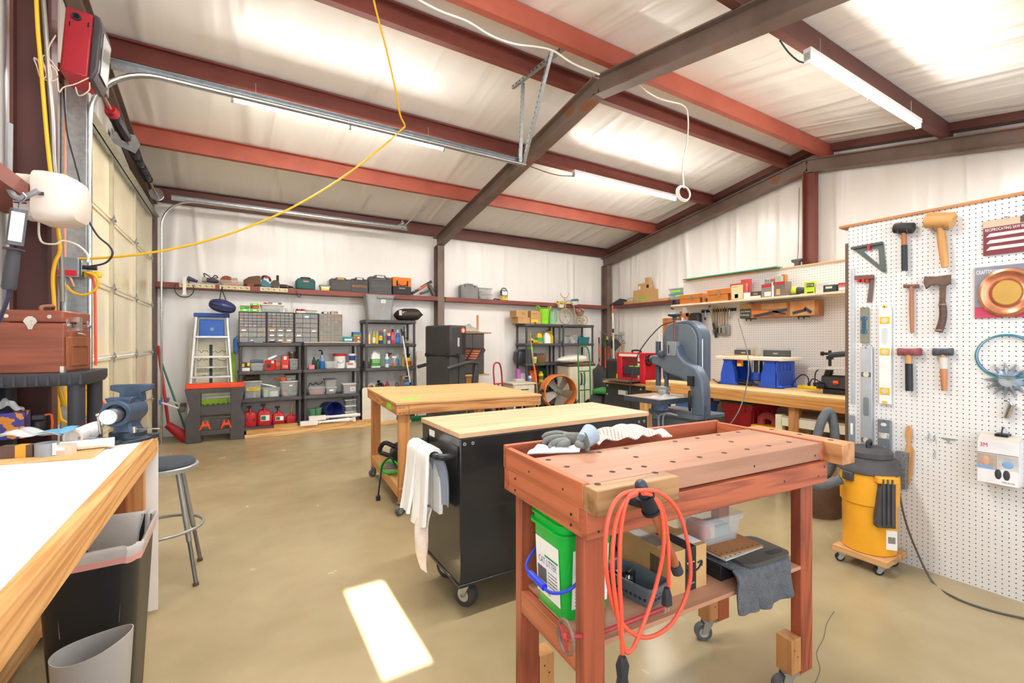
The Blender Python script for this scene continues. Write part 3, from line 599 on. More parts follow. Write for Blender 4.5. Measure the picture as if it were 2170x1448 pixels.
g.loft([lin_ring(.605, .272, .392, .002), lin_ring(.65, .285, .405, .003), lin_ring(.664, .278, .398, .004), lin_ring(.65, .258, .378, .003), lin_ring(.4, .23, .35, .006)], False, False)
g.build('liner', LIN, t)
g = G(); g.loft([lin_ring(.605, .2735, .3935, .002), lin_ring(.626, .279, .399, .0025), lin_ring(.626, .2785, .3985, .0025)], False, False); g.build('drawstring', mat('#d99a92', .5), t)
t = thing('wastebasket', 'frosted grey oval wastebasket with a slanted rim in front of the black can', 'wastebasket', (-.365, 1.8, 0), R(-10))
def ell(a, b, z, sl): return [Vector((a*cos(2*pi*i/48)*(1.0), b*sin(2*pi*i/48), z+sl*cos(2*pi*i/48)+sl*.7*(cos(2*pi*i/48)**2))) for i in range(48)]
g = G(); g.loft([ell(.066, .06, 0, 0), ell(.07, .064, .006, 0), ell(.096, .078, .455, .018), ell(.0935, .0755, .455, .018), ell(.066, .06, .01, 0)]); g.build('basket', mat('#b9b4b0', .3, var=.03, trans=.25), t)
t = thing('shop_stool', 'grey steel stool with a dark padded seat beside the left workbench', 'stool', (-.36, 3.25, 0))
SG = mat('#a3a19c', .35, .5)
g = G(); g.lathe([(.15, .625), (.172, .628), (.172, .65), (.165, .655), (.15, .655)], 40); g.build('seat_ring', SG, t)
g = G(); g.lathe([(.155, .652), (.158, .662), (.15, .675), (.11, .683), (.0001, .684)], 40); g.build('seat_pad', mat('#41464e', .95, var=.1, scale=80), t)
for a in (45, 135, 225, 315):
    c_, s_ = cos(R(a)), sin(R(a)); g = G(); g.cyl((.11*c_, .11*s_, .63), (.19*c_, .19*s_, .24), .0135, n=12); g.m = 1; g.cyl((.187*c_, .187*s_, .26), (.237*c_, .237*s_, .012), .0105, n=12); g.m = 2; g.cyl((.237*c_, .237*s_, 0), (.236*c_, .236*s_, .015), .015, n=12); g.build('leg', [SG, ZINC, RUST], t)
g = G(); g.tube([(.192*cos(i*pi/12), .192*sin(i*pi/12), .3) for i in range(24)], .009, n=10, k=2, closed=True); g.build('foot_ring', SG, t)
t = thing('floor_scoop', 'red plastic scoop with a long red handle leaning in the corner by the garage door', 'scoop', (-.72, 7.66, 0), R(5))
g = G(); g.cyl((-.06, .02, .2), (-.18, .2, 1.3), .018, n=12); g.build('handle', RED, t)
g = G(); g.sheet(lambda u, v: (-.08+.2*u+.05*(v-.5), -.04-.1*u-.04*sin(pi*v), .25-.19*u+.11*(v-.5)*(.6+.8*u)), 10, 8, .01); g.build('pan', mat('#a5232c', .5), t)
b = Vector((-.55, 7.62, 0)); g = G(); g.cyl((0, 0, 0), (-.33, .2, 1.08), .012); one(g, 'pole', mat('#3f7a68', .5), 'thin teal pole leaning in the corner behind the red scoop', 'pole', b)
def tote(name, label, cat, loc, w, d, h, m=FROST, lid=None, rz=0, group=None, taper=.86, tape=None, fill=(), handles=True, rad=.02):
    t = thing(name, label, cat, loc, rz, group); a = taper
    g = G(); g.loft([rrect(w*a, d*a, rad, 0), rrect(w, d, rad, h), rrect(w+.014, d+.014, rad, h), rrect(w+.014, d+.014, rad, h-.012), rrect(w+.008, d+.008, rad, h-.012)], True, False)
    g.v, g.f, g.mi = [], [], []
    g.loft([rrect(w*a, d*a, rad, 0), rrect(w*.985, d*.985, rad, h-.018), rrect(w+.012, d+.012, rad, h-.018), rrect(w+.012, d+.012, rad, h), rrect(w-.008, d-.008, rad, h), rrect(w*a-.008, d*a-.008, rad, .006)])
    g.build('tub', m, t)
    if lid:
        g = G(); g.loft([rrect(w+.016, d+.016, rad, h), rrect(w+.02, d+.02, rad, h+.004), rrect(w+.016, d+.016, rad, h+.014), rrect(w-.03, d-.03, rad, h+.014), rrect(w-.035, d-.035, rad, h+.008)]); g.build('lid', lid, t)
    if tape:
        txt, tm, x0, x1, z0, z1 = tape; yy = -d/2*(a+(1-a)*((z0+z1)/2/h))-.002
        g = G(); g.box(x0, x1, yy-.004, yy+.002, z0, z1); g.m = 1
        if txt: g.text(txt, x0+(x1-x0)*.2, yy-.0046, z0+(z1-z0)*.25, (x1-x0)*.6, (z1-z0)*.5)
        g.build('label_tape', [tm, INK], t)
    for k, (fm, fx, fw, fh) in enumerate(fill):
        g = G(); g.loft([rrect(fw, d*.6, .02, .008, cx=fx), rrect(fw*.9, d*.55, .02, fh, cx=fx)]); g.build('contents', fm, t, bev=.004)
    return t
def carton(name, label, loc, w, d, h, rz=0, m=None, cat='box', group=None, tape=None, marks=(), open_=False, flap=True):
    m = m or KRAFT; t = thing(name, label, cat, loc, rz, group)
    g = G(); g.box(-w/2, w/2, -d/2, d/2, 0, h)
    if flap: g.m = 1; g.box(-w/2, w/2, -.0012, .0012, h, h+.0006); g.m = 0
    g.build('carton', [m, mat('#8d6c44', .8)], t, bev=.002)
    if open_:
        for sx in (-1, 1):
            g = G(); g.box(-.002, .002, -d/2, d/2, 0, w*.4, tr(sx*w/2, 0, h) @ rot('Y', R(sx*55))); g.build('flap', m, t)
    if tape:
        g = G(); g.box(-.024, .024, -d/2-.0008, d/2+.0008, h, h+.0008); g.box(-.024, .024, -d/2-.0014, -d/2, h*.55, h); g.build('packing_tape', tape, t)
    for mk in marks: mark(t, w, d, h, *mk)
    return t
def mark(t, w, d, h, m, x0, x1, z0, z1, txt=None, tm=None, side='f', nm='label_print'):
    M = Matrix() if side == 'f' else rot('Z', R(90 if side == 'r' else -90)); dd = d if side == 'f' else w
    g = G(M)
    if m: g.card(x0, x1, -dd/2, z0, z1, t=.0026 if nm == 'label_patch' else .0012)
    g.m = 1
    if txt: g.text(txt, x0+(x1-x0)*.1, -dd/2-.0018, z0+(z1-z0)*.22, (x1-x0)*.8, (z1-z0)*.56)
    return g.build(nm, [m or INK, tm or INK], t)
def aerosol(label, loc, r, h, body, cap, band=None, txt=None, tm=None, name='aerosol_can', group='bottles and cans on the shelf', cat='can', rz=0):
    t = thing(name, label, cat, loc, rz, group)
    g = G(); g.lathe([(r*.95, 0), (r, .004), (r, h*.74), (r*.8, h*.8), (r*.55, h*.82)], 20); g.build('can', body, t)
    g = G(); g.lathe([(r*.6, h*.8), (r*.62, h*.98), (r*.5, h)], 16); g.build('cap', cap, t)
    if band:
        g = G(); g.lathe([(r*1.015, h*.25), (r*1.015, h*.6)], 20, None, False, False); g.build('label_band', band, t)
    if txt: g = G(); g.text(txt, -r*.7, -r*1.03, h*.38, r*1.4, h*.1); g.build('lettering', tm or WHITE, t)
    return t
def bottle(label, loc, r, h, body, cap, band=None, name='bottle', group='bottles and cans on the shelf', neck=.35, flat=.7, trigger=False, rz=0):
    t = thing(name, label, 'bottle', loc, rz, group); hb = h*(.62 if trigger else .8)
    g = G(); g.loft([[Vector((p.x, p.y*flat, p.z)) for p in [Vector((rr*cos(2*pi*i/24), rr*sin(2*pi*i/24), z)) for i in range(24)]] for rr, z in ((r*.94, 0), (r, .006), (r, hb*.7), (r*.75, hb*.86), (r*neck, hb))]); g.build('body', body, t)
    if band: g = G(); g.loft([[Vector((rr*cos(2*pi*i/24), rr*flat*sin(2*pi*i/24), z)) for i in range(24)] for rr, z in ((r*1.02, hb*.12), (r*1.02, hb*.62))], False, False); g.build('label_band', band, t)
    if trigger:
        g = G(); g.cyl((0, 0, hb), (0, 0, hb+.03), r*.42, n=14); g.box(-.045, .03, -.012, .012, hb+.03, hb+.065); g.box(-.035, -.025, -.006, .006, hb-.02, hb+.035, rot('Y', R(8))); g.cyl((-.045, 0, hb+.055), (-.058, 0, hb+.055), .008, n=8); g.build('trigger_head', cap, t, bev=.004)
    else: g = G(); g.cyl((0, 0, hb), (0, 0, h), r*neck*1.15, n=16); g.build('cap', cap, t)
    return t
def jug(label, loc, w, d, h, body, cap, band=None, txt=None, name='jug', group=None, rz=0):
    t = thing(name, label, 'jug', loc, rz, group)
    g = G(); g.loft([rrect(w*.96, d*.96, .02, 0), rrect(w, d, .025, .01), rrect(w, d, .025, h*.56), rrect(w*.72, d*.8, .025, h*.78, cx=-w*.06), rrect(w*.3, d*.4, .02, h*.93, cx=-w*.1)]); g.build('body', body, t)
    g = G(); g.tube([(w*.1, 0, h*.9), (w*.38, 0, h*.86), (w*.44, 0, h*.66), (w*.4, 0, h*.55)], w*.08); g.build('handle', body, t)
    g = G(); g.cyl((-w*.1, 0, h*.93), (-w*.1, 0, h), w*.17); g.build('cap', cap, t)
    if band:
        g = G(); g.loft([rrect(w*1.01, d*1.01, .025, h*.1), rrect(w*1.01, d*1.01, .025, h*.52)], False, False); g.m = 1
        if txt:
            for i, s_ in enumerate(txt): g.text(s_, -w*.38, -d*.51, h*(.4-.1*i), w*.76, h*.07)
        g.build('label_band', [band, WHITE], t)
    return t
def tool_case(label, loc, w, d, h, m, rz=0, handle=True, group='tool cases on the steel ledge', txt=None, tm=None, emboss=True, hm=None, name='tool_case'):
    t = thing(name, label, 'tool case', loc, rz, group); hw = w*.16; hz = h*.82
    g = G()
    if handle: out = [(-w/2, 0), (w/2, 0), (w/2, hz), (w/2-.02, h*.9), (hw*1.7, h*.9), (hw*1.3, h), (-hw*1.3, h), (-hw*1.7, h*.9), (-w/2+.02, h*.9), (-w/2, hz)]
    else: out = [(-w/2, 0), (w/2, 0), (w/2, h), (-w/2, h)]
    g.face_prism([(x*.985, z) for x, z in out], -d/2, -.003); g.face_prism(out, .003, d/2); g.build('shell', m, t, bev=.008)
    if handle: g = G(); g.box(-hw, hw, -d/2-.002, d/2+.002, h*.9-.012, h*.9+.018); g.build('handle_opening', WHITE if not hm else hm, t, bev=.004)
    if emboss:
        g = G(); g.box(-w*.42, w*.42, -d/2-.005, -d/2+.01, h*.1, h*.16); g.box(-w*.42, w*.42, -d/2-.005, -d/2+.01, h*.68, h*.73); g.box(-w*.42, -w*.38, -d/2-.005, -d/2+.01, h*.1, h*.73); g.box(w*.38, w*.42, -d/2-.005, -d/2+.01, h*.1, h*.73); g.build('rib', m, t, bev=.003)
    for x in (-w*.28, w*.28): g = G(); g.box(x-.018, x+.018, -d/2-.006, d/2+.006, h*.78, h*.86); g.build('latch', BLACK, t, bev=.003)
    if txt: g = G(); g.text(txt, -w*.4, -d/2-.0055, h*.34, w*.8, h*.14); g.build('lettering', tm, t)
    return t
def at_Y(u0, u1, vt, vb, Y, z=None):   # (base centre, width, height) of something whose front lies in the plane Y
    x, w, zb, h = slotY(u0, u1, vt, vb, Y); top = zb+h; zb = zb if z is None else z
    return Vector((x, Y, zb)), w, top-zb
def resin_unit(x0, x1, y0, y1, lev, lb):
    w, d = x1-x0, y1-y0; t = thing('shelf_unit', lb, 'shelf unit', ((x0+x1)/2, y0, 0), group='charcoal resin shelf units')
    for z in lev:
        g = G(); g.loft([rrect(w-.03, d-.03, .03, z-.055, cy=d/2), rrect(w, d, .035, z-.045, cy=d/2), rrect(w, d, .035, z-.008, cy=d/2), rrect(w-.012, d-.012, .03, z, cy=d/2)]); g.box(-w*.3, w*.3, -.006, .01, z-.044, z-.012); g.build('shelf', RESIN, t)
    for x in (-w/2+.035, w/2-.035):
        for y in (.035, d-.035):
            g = G(); zs = [0]+list(lev)
            for a, b in zip(zs, zs[1:]): g.cyl((x, y, a if a else 0), (x, y, b-.05), .021, n=14)
            g.build('leg', RESIN, t)
    return t
SY0, SY1 = 7.62, 8.04
L4 = (.11, .52, .925, 1.34); L5 = (.11, .52, .92, 1.32, 1.72)
resin_unit(.015, .865, SY0, SY1, L4, 'charcoal resin shelf unit holding the red fuel cans')
resin_unit(.875, 1.73, SY0, SY1, L4, 'charcoal resin shelf unit with a blue bucket on its lowest shelf')
resin_unit(1.80, 2.68, SY0, SY1, L5, 'tall charcoal resin shelf unit with a grey tote on top')
resin_unit(4.94, 5.84, SY0, SY1, L5, 'tall charcoal resin shelf unit with a lime tub on top')
resin_unit(5.87, 6.74, SY0, SY1, L5, 'tall charcoal resin shelf unit with a flower planter tricycle on top')
YS = 7.68
SMOKE = [mat('#8d8780', .2, var=.12, scale=60), mat('#857b70', .2, var=.2, scale=50), mat('#9a9080', .2, var=.22, scale=70), mat('#7f8388', .2, var=.2, scale=60), mat('#a38462', .25, var=.2, scale=60), mat('#87948b', .25, var=.2, scale=60)]
def drawer_cabinet(u0, u1, vt, fm, rows, lb, z=1.341, seed=1, tags=()):
    loc, w, h = at_Y(u0, u1, vt, 724, SY0+.06, z); d = .16; rnd = random.Random(seed)
    t = thing('drawer_cabinet', lb, 'drawer cabinet', loc+Vector((0, d/2, 0)), 0, 'small parts drawer cabinets')
    g = G(); g.box(-w/2, w/2, -d/2+.03, d/2, 0, h)
    for x in (-w/2, w/2-.008): g.box(x, x+.008, -d/2-.004, d/2, 0, h)
    g.box(-w/2, w/2, -d/2-.004, d/2, h-.008, h); g.box(-w/2, w/2, -d/2-.004, d/2, 0, .008)
    zt = h-.01; cells = []
    for n, rh, k in rows:
        for _ in range(k):
            zb = zt-rh*(h-.02)
            g.box(-w/2, w/2, -d/2-.002, d/2, zb-.002, zb+.002)
            for i in range(n): cells.append((-w/2+.01+(w-.02)*i/n, (w-.02)/n, zb, rh*(h-.02)))
            for i in range(1, n): x = -w/2+.01+(w-.02)*i/n; g.box(x-.0018, x+.0018, -d/2-.002, d/2, zb, zt)
            zt = zb
    g.build('cabinet_frame', fm, t)
    first = {}
    for x, cw, zb, ch in cells:
        mi = rnd.choice([0]*9+[1, 1, 1, 2, 2, 3, 4, 5]) ; key = (round(cw, 4), round(ch, 4), mi)
        if key not in first:
            g = G(); g.box(.003, cw-.003, -d/2+.001, -d/2+.028, .004, ch-.004); g.box(cw*.35, cw*.65, -d/2-.008, -d/2, ch*.62, ch*.7); o = g.build('drawer', SMOKE[mi], t); first[key] = o
            if (ch > .055 and rnd.random() < .4) or (rnd.random() < .05):
                g = G(); g.card(cw*.25, cw*.75, -d/2+.0005, ch*.22, ch*.5); g.build('paper_label', PAPER, o)
        else: o = copy_tree(first[key], t)
        o.location = (x, 0, zb)
    return t
drawer_cabinet(505.6, 564.5, 661, mat('#323d55', .45), [(6, .098, 5), (3, .17, 3)], 'navy drawer cabinet at the far left end, green boxes on top', seed=3)
drawer_cabinet(565.5, 623, 662, mat('#3a3b42', .45), [(6, .098, 5), (3, .17, 3)], 'dark small-drawer cabinet right of the navy one, lidded clear box on top', seed=4)
drawer_cabinet(624, 675, 664, mat('#2b2b2e', .45), [(3, .1667, 6)], 'black drawer cabinet with three columns of large drawers', seed=5)
drawer_cabinet(676.5, 725.5, 666, mat('#a99c84', .5), [(6, .1, 10)], 'beige drawer cabinet with ten rows of tiny drawers', seed=6)
def topbox(u0, u1, vt, vb, z, m, lb, name='box', Y=YS, d=.14, marks=(), rz=0, group=None, cat='box'):
    loc, w, h = at_Y(u0, u1, vt, vb, Y, z); return carton(name, lb, loc+Vector((0, d/2, 0)), w, d, h, rz, m, cat, group, marks=[(mm, w*a-w/2, w*b-w/2, h*c, h*e)+tuple(r) for mm, a, b, c, e, *r in marks], flap=False)
ZC = 1.341+.423
GRN = mat('#74c83a', .45)
zc1 = slotY(505.6, 564.5, 661, 724, SY0+.06); zc = zc1[2]+zc1[3]
topbox(509, 528, 654, 661, zc, GRN, 'lower green parts box of the pair at the left end of the drawer cabinets', marks=[(PAPER, .3, .7, .3, .7)])
zb_ = zc+.048
topbox(509, 529, 648, 655, zb_, mat('#5e7f4d', .5), 'dark green box with a clear top stacked at the far left end', marks=[(GRN, .05, .5, .1, .6)])
topbox(531, 549, 654, 661, zc, GRN, 'lowest bright green box of the three box pile beside the clear box', marks=[(PAPER, .3, .7, .3, .7)])
topbox(531, 549, 648.5, 655, zc+.048, mat('#a3341f', .5), 'red and black box in the middle of the three box pile', marks=[(BLACK, 0, .2, 0, 1), (ORANGE, .3, .9, .3, .7)])
topbox(531, 549, 643, 649, zc+.093, GRN, 'topmost bright green box of the three box pile', marks=[(PAPER, .3, .7, .3, .7)])
loc, w, h = at_Y(553, 602, 647, 662, YS, zc); tote('lidded_box', 'clear box with a cream lid on the dark drawer cabinet', 'storage box', loc+Vector((0, .1, 0)), w, .18, h, FROST, CREAM, fill=[(mat('#7c98a0', .6), 0, w*.7, h*.45)])
loc, w, h = at_Y(566, 595, 640, 647, YS, zc+h+.012); t = carton('tape_dispenser_case', 'grey plastic case lying on the lidded clear box', loc+Vector((.02, .1, 0)), w, .1, h, 0, GREY, 'case', marks=[(WHITE, -w*.2, w*.2, h*.1, h*.8), (INK, w*.25, w*.45, h*.1, h*.5)], flap=False)
loc, w, h = at_Y(559, 566, 640, 647, YS, zc+.112); g = G(); g.tube([(-.02, 0, .014), (0, .01, .03), (.02, 0, .02), (.03, -.01, .012)], .012); one(g, 'clamp', RED, 'small red clamp on the left end of the lidded box', 'clamp', loc+Vector((0, .1, 0)))
loc, w, h = at_Y(605, 624, 653, 663, YS, zc); tote('open_tub', 'small open clear tub beside the lidded box', 'tub', loc+Vector((0, .08, 0)), w, .12, h, FROST)
loc, w, h = at_Y(627, 648, 655, 664, YS, zc-.008); t = thing('mesh_basket', 'small red and white basket on the black drawer cabinet', 'basket', loc+Vector((0, .08, 0))); g = G(); g.loft([rrect(w*.8, .1, .02, 0), rrect(w, .13, .02, h*.6), rrect(w*.96, .126, .02, h*.6), rrect(w*.78, .09, .02, .006)]); g.build('basket', WHITE, t)
g = G(); g.sheet(lambda u, v: ((u-.5)*w*.9, (v-.5)*.1, h*.55+.02*sin(u*12)*cos(v*9)+.02), 16, 6, .004); g.build('red_netting', mat('#d8544a', .6), t)
loc, w, h = at_Y(650, 672, 658, 664, YS, zc-.008); tote('open_tub', 'flat clear tub on the right of the black drawer cabinet', 'tub', loc+Vector((0, .08, 0)), w, .12, max(h, .03), FROST, CREAM)
zb4 = 1.341+slotY(676.5, 725.5, 666, 724, SY0+.06)[3]+slotY(676.5, 725.5, 666, 724, SY0+.06)[2]-1.341
topbox(684, 696, 661, 666, zb4, mat('#39434c', .5), 'small blue grey box on the beige drawer cabinet', marks=[(PAPER, .2, .8, .2, .8)])
topbox(702, 717, 660, 666, zb4, mat('#b5a892', .5), 'small tan tin with two dark knobs on the beige cabinet', marks=[(BLACK, .4, .55, .4, .8), (BLACK, .7, .85, .4, .8)])
def flat(u0, u1, v, z, m, lb, name, h=.012, d=.07, Y=7.63):
    a = P(u0, v, Y=Y); b = P(u1, v, Y=Y); g = G(); g.box(a.x-(a.x+b.x)/2, b.x-(a.x+b.x)/2, 0, d, 0, h); return one(g, name, m, lb, name.replace('_', ' '), ((a.x+b.x)/2, Y, z), bev=.003)
flat(509, 540, 726, 1.3405, mat('#3f567e', .5), 'blue folded rag strip in front of the navy drawer cabinet', 'rag', .014, .045)
flat(597, 617, 726, 1.3405, mat('#e3b56c', .6), 'tan wooden strip in front of the dark small-drawer cabinet', 'wood_strip', .012, .045)
flat(572, 584, 722, 1.3405, BLACK, 'black stapler in front of the dark small-drawer cabinet', 'stapler', .03, .045)
flat(538, 557, 716, 1.3405, mat('#7d8b86', .4), 'grey green staple gun in front of the navy drawer cabinet', 'staple_gun', .06, .04)
flat(645, 765, 726, 1.3405, mat('#ead9b4', .5), 'thin cream board along the front of the unit under the beige drawer cabinet', 'shelf_board', .012, .04)
loc, w, h = at_Y(726, 749, 714, 725, YS, 1.341); tote('parts_tray', 'teal plastic tray right of the beige drawer cabinet', 'tray', loc+Vector((0, .08, 0)), w, .14, h, mat('#2f9aa6', .45), tape=('', PAPER, -w*.3, w*.38, h*.35, h*.65))
z = 1.341
for vt, vb, m, lb, h in ((719, 725, mat('#8c5a3c', .6), 'lowest brown box of the pile beside the teal tray', .052), (712.5, 719, mat('#97613f', .6), 'second brown box of the pile beside the teal tray', .055), (709, 713, mat('#6aa53b', .5), 'thin green box in the pile beside the teal tray', .025), (703, 709, mat('#3d63a8', .5), 'blue box on top of the pile beside the teal tray', .042)):
    a, w, _ = at_Y(750, 767, vt, vb, YS, z); carton('parts_box', lb, a+Vector((-.01, .08, 0)), w*.98, .14, h, 0, m, marks=[(PAPER, w*.05, w*.3, h*.3, h*.7)] if 'brown' in lb else (), flap=False); z += h
z = .926
loc, w, h = at_Y(510, 530, 769, 787, YS, z); t = carton('battery_pack', 'yellow and black battery pack at the left end of the third shelf', loc+Vector((0, .05, 0)), w, .07, h, 0, mat('#2c2a26', .4), 'battery pack', marks=[(PAPER, -w*.48, w*.48, 0.002, h*.4), (YELLOW, -w*.45, -w*.1, h*.5, h*.9), (YELLOW, w*.2, w*.48, h*.6, h*.98)], flap=False)
loc, w, h = at_Y(530, 559, 770, 787, YS, z); t = tote('clear_tub', 'small clear tub with a rolled blue grey cloth on top', 'tub', loc+Vector((0, .1, 0)), w, .18, h, FROST, None, fill=[(mat('#6f7a80', .6), 0, w*.7, h*.6)])
g = G(); g.tube([(-w*.45, 0, h+.022), (0, .01, h+.028), (w*.48, 0, h+.022)], .026, n=14); one(g, 'rolled_cloth', mat('#5e7180', .8), 'rolled blue grey cloth resting on the small clear tub', 'cloth', loc+Vector((0, .1, 0)))
loc, w, h = at_Y(563, 585, 764, 787, YS, z); carton('tool_box_carton', 'red carton with a tool picture standing tilted on the third shelf', loc+Vector((0, .08, 0)), w, .1, h, R(-14), mat('#c12d26', .5), marks=[(DKGREY, -w*.3, w*.1, h*.25, h*.6), (WHITE, w*.15, w*.4, h*.7, h*.95)], flap=False)
g = G(); g.box(-.06, .06, -.03, .03, 0, .03, rot('Y', R(-26))); one(g, 'white_carton', WHITE, 'long white carton leaning on top of the red tilted one', 'box', loc+Vector((.03, .08, h+.03)))
loc, w, h = at_Y(582, 593, 766, 786, YS, z); carton('orange_carton', 'dark orange carton squeezed right of the tilted red one', loc+Vector((.01, .12, 0)), w, .08, h, 0, mat('#b4481f', .5), marks=[(ORANGE, -w*.4, w*.4, h*.5, h*.9)], flap=False)
loc, w, h = at_Y(597, 612, 754, 786, YS, z); carton('red_carton', 'tall red carton with white lettering on the third shelf', loc+Vector((0, .06, 0)), w, .08, h, 0, mat('#d8362a', .5), marks=[(WHITE, -w*.2, w*.2, h*.72, h*.94), (None, -w*.45, w*.45, h*.1, h*.4, 'XXX', WHITE), (INK, -w*.4, w*.4, h*.02, h*.08)], flap=False)
loc, w, h = at_Y(609, 621, 743, 786, YS+.2, z); t = thing('jar', 'tall brown glass jar behind the red carton', 'jar', loc+Vector((.03, .05, 0))); g = G(); g.lathe([(.05, 0), (.055, .01), (.055, h*.8), (.05, h*.85)], 20); g.build('glass', mat('#7a6238', .2), t); g = G(); g.cyl((0, 0, h*.85), (0, 0, h*.93), .052); g.build('lid', STEEL, t)
loc, w, h = at_Y(613, 635, 763, 785, YS, z); tote('grey_tub', 'grey lidded tub with pencilled writing at the right end of the third shelf', 'tub', loc+Vector((0, .1, 0)), w, .16, h, mat('#8f8f90', .4), mat('#9c9c9e', .4), tape=('SILICA', mat('#9a9a9a', .5), -w*.3, w*.3, h*.3, h*.8))
loc, w, h = at_Y(655, 667, 774, 783, YS, z); carton('pink_carton', 'small pink box on the third shelf beside the green gas bottles', loc+Vector((0, .05, 0)), w, .06, h, 0, mat('#e8808a', .6), flap=False)
for (u0, u1, vt, m, lb, d_) in ((664, 672, 758, mat('#2a4637', .4), 'dark green gas bottle behind the pink box', .14), (671, 679, 762, mat('#31503c', .4), 'shorter dark green gas bottle beside the blue torch', .06)):
    loc, w, h = at_Y(u0, u1, vt, 783, YS, z); t = thing('gas_bottle', lb, 'gas bottle', loc+Vector((0, d_, 0)), 0, 'gas bottles'); g = G(); g.lathe([(w*.46, 0), (w*.5, .01), (w*.5, h*.65), (w*.35, h*.82), (w*.15, h*.86)], 20); g.build('cylinder', m, t); g = G(); g.cyl((0, 0, h*.86), (0, 0, h), w*.22); g.build('valve', BLACK, t)
loc, w, h = at_Y(678.5, 689, 743, 783, YS, z); t = thing('gas_torch', 'blue gas cylinder with a torch head on the third shelf', 'gas torch', loc+Vector((0, .06, 0)), 0); g = G(); g.lathe([(w*.45, 0), (w*.5, .008), (w*.5, h*.42)], 20); g.m = 1; g.lathe([(w*.5, h*.42), (w*.5, h*.62), (w*.3, h*.74), (w*.15, h*.76)], 20); g.build('cylinder', [mat('#2d6fc4', .4), mat('#8aa4bc', .4)], t); g = G(); g.cyl((0, 0, h*.76), (0, 0, h*.9), w*.2); g.tube([(0, 0, h*.88), (-.01, 0, h*.98), (-.05, 0, h)], .01); g.build('torch_head', BLACK, t)
loc, w, h = at_Y(690, 717, 766, 782, YS, z); tote('clear_tub', 'open clear tub between the torch and the white pail', 'tub', loc+Vector((0, .08, 0)), w, .15, h, FROST)
loc, w, h = at_Y(710, 737, 750, 781, YS, z); t = thing('pail', 'white plastic pail with a red lid on the third shelf', 'pail', loc+Vector((0, .14, 0))); g = G(); g.lathe([(w*.42, 0), (w*.49, h*.85), (w*.51, h*.86)], 28); g.build('pail_body', WHITE, t); g = G(); g.lathe([(w*.53, h*.84), (w*.54, h*.86), (w*.54, h*.97), (w*.5, h)], 28); g.build('lid', RED, t); g = G(); g.tube([(-w*.5, 0, h*.75), (0, -w*.6, h*.35), (w*.5, 0, h*.75)], .004); g.build('bail', STEEL, t)
loc, w, h = at_Y(736, 757, 769, 781, YS, z); carton('white_carton', 'flat white box with red print right of the pail', loc+Vector((0, .08, 0)), w, .12, h, 0, WHITE, marks=[(mat('#d86b60', .5), -w*.45, w*.1, h*.6, h*.95)], flap=False); hb = h
loc, w, h = at_Y(741, 756, 750, 769, YS, z+hb); t = thing('paint_tub', 'small white tub with a blue label standing on the flat white box', 'tub', loc+Vector((0, .08, 0))); g = G(); g.lathe([(w*.42, 0), (w*.5, h*.88), (w*.54, h*.88), (w*.54, h)], 22); g.build('tub', WHITE, t); g = G(); g.lathe([(w*.45, h*.25), (w*.5, h*.78)], 22, None, False, False); g.build('label_band', mat('#2d4a93', .5), t)
z = .521
loc, w, h = at_Y(516, 555, 810, 848, YS, z); t = tote('misc_tote', 'clear tote with a yellow MISC tape on the second shelf', 'tote', loc+Vector((0, .16, 0)), w, .26, h, FROST, mat('#c9c9c4', .4), tape=('MISC', YELLOW, -w*.35, w*.4, h*.47, h*.65), fill=[(mat('#c59a6d', .6), w*.1, w*.2, h*.7), (mat('#7a6f9a', .6), -w*.2, w*.35, h*.6)])
g = G(); g.pipe((-.1, -.06, .04), (.08, .06, .04), .04, .02, 22); one(g, 'rolled_mat', mat('#6b5a45', .8), 'brown rolled mat lying on the MISC tote', 'mat', loc+Vector((0, .16, h+.015)))
loc, w, h = at_Y(555, 595, 822, 847, YS, z); t = tote('open_tote', 'open clear tote filled with white baskets and a long white part', 'tote', loc+Vector((0, .15, 0)), w, .24, h, FROST, fill=[(mat('#bcd4ae', .6), -w*.28, w*.25, h*.8), (WHITE, w*.15, w*.5, h*.6)])
g = G(); g.box(-.12, .1, -.02, .02, -.008, .012, rot('Y', R(17))); one(g, 'white_bar', WHITE, 'long white plastic part sticking out of the open tote', 'plastic bar', loc+Vector((-.03, .1, h+.03)))
loc, w, h = at_Y(595, 634, 810, 843, YS, z); t = tote('clear_tote', 'clear tote with a white lid and a small red thing inside', 'tote', loc+Vector((0, .16, 0)), w, .26, h, FROST, WHITE, tape=('', PAPER, -w*.02, w*.14, h*.7, h*.78), fill=[(mat('#d1564c', .5), -w*.2, w*.25, h*.35), (mat('#6d8a93', .5), w*.3, w*.2, h*.3)]); zt = z+h+.0145
loc, w, h = at_Y(604, 631, 796, 811, YS, zt); tote('small_tub', 'small clear tub with a dark lid on the white lidded tote', 'tub', loc+Vector((0, .12, 0)), w*.85, .14, h, FROST, DKGREY, fill=[(WHITE, -.02, .06, h*.5)])
g = G(); g.cyl((0, 0, 0), (0, -.02, 0), .032, n=18); g.cyl((0, -.01, 0), (-.14, 0, .01), .01); one(g, 'tape_gun', mat('#d8492c', .5), 'red and black tape gun on the white lidded tote', 'tape gun', (P(598, 808, Y=YS).x+.02, YS+.02, zt+.033))
loc, w, h = at_Y(654, 692, 820, 842, YS, z); t = tote('open_tote', 'open clear tote full of red cables on the second shelf', 'tote', loc+Vector((0, .15, 0)), w, .24, h, FROST, fill=[(mat('#b5483c', .6), 0, w*.75, h*.6)])
g = G(); g.tube([(-w*.45, 0, h*.9), (-w*.35, 0, h+.05), (-w*.2, 0, h+.02), (0, .02, h+.05), (w*.1, 0, h+.02), (w*.3, 0, h+.04), (w*.35, 0, h+.08)], .006); one(g, 'cable', BLK, 'black cable looping out of the tote of red cables', 'cable', loc+Vector((0, .15, 0)))
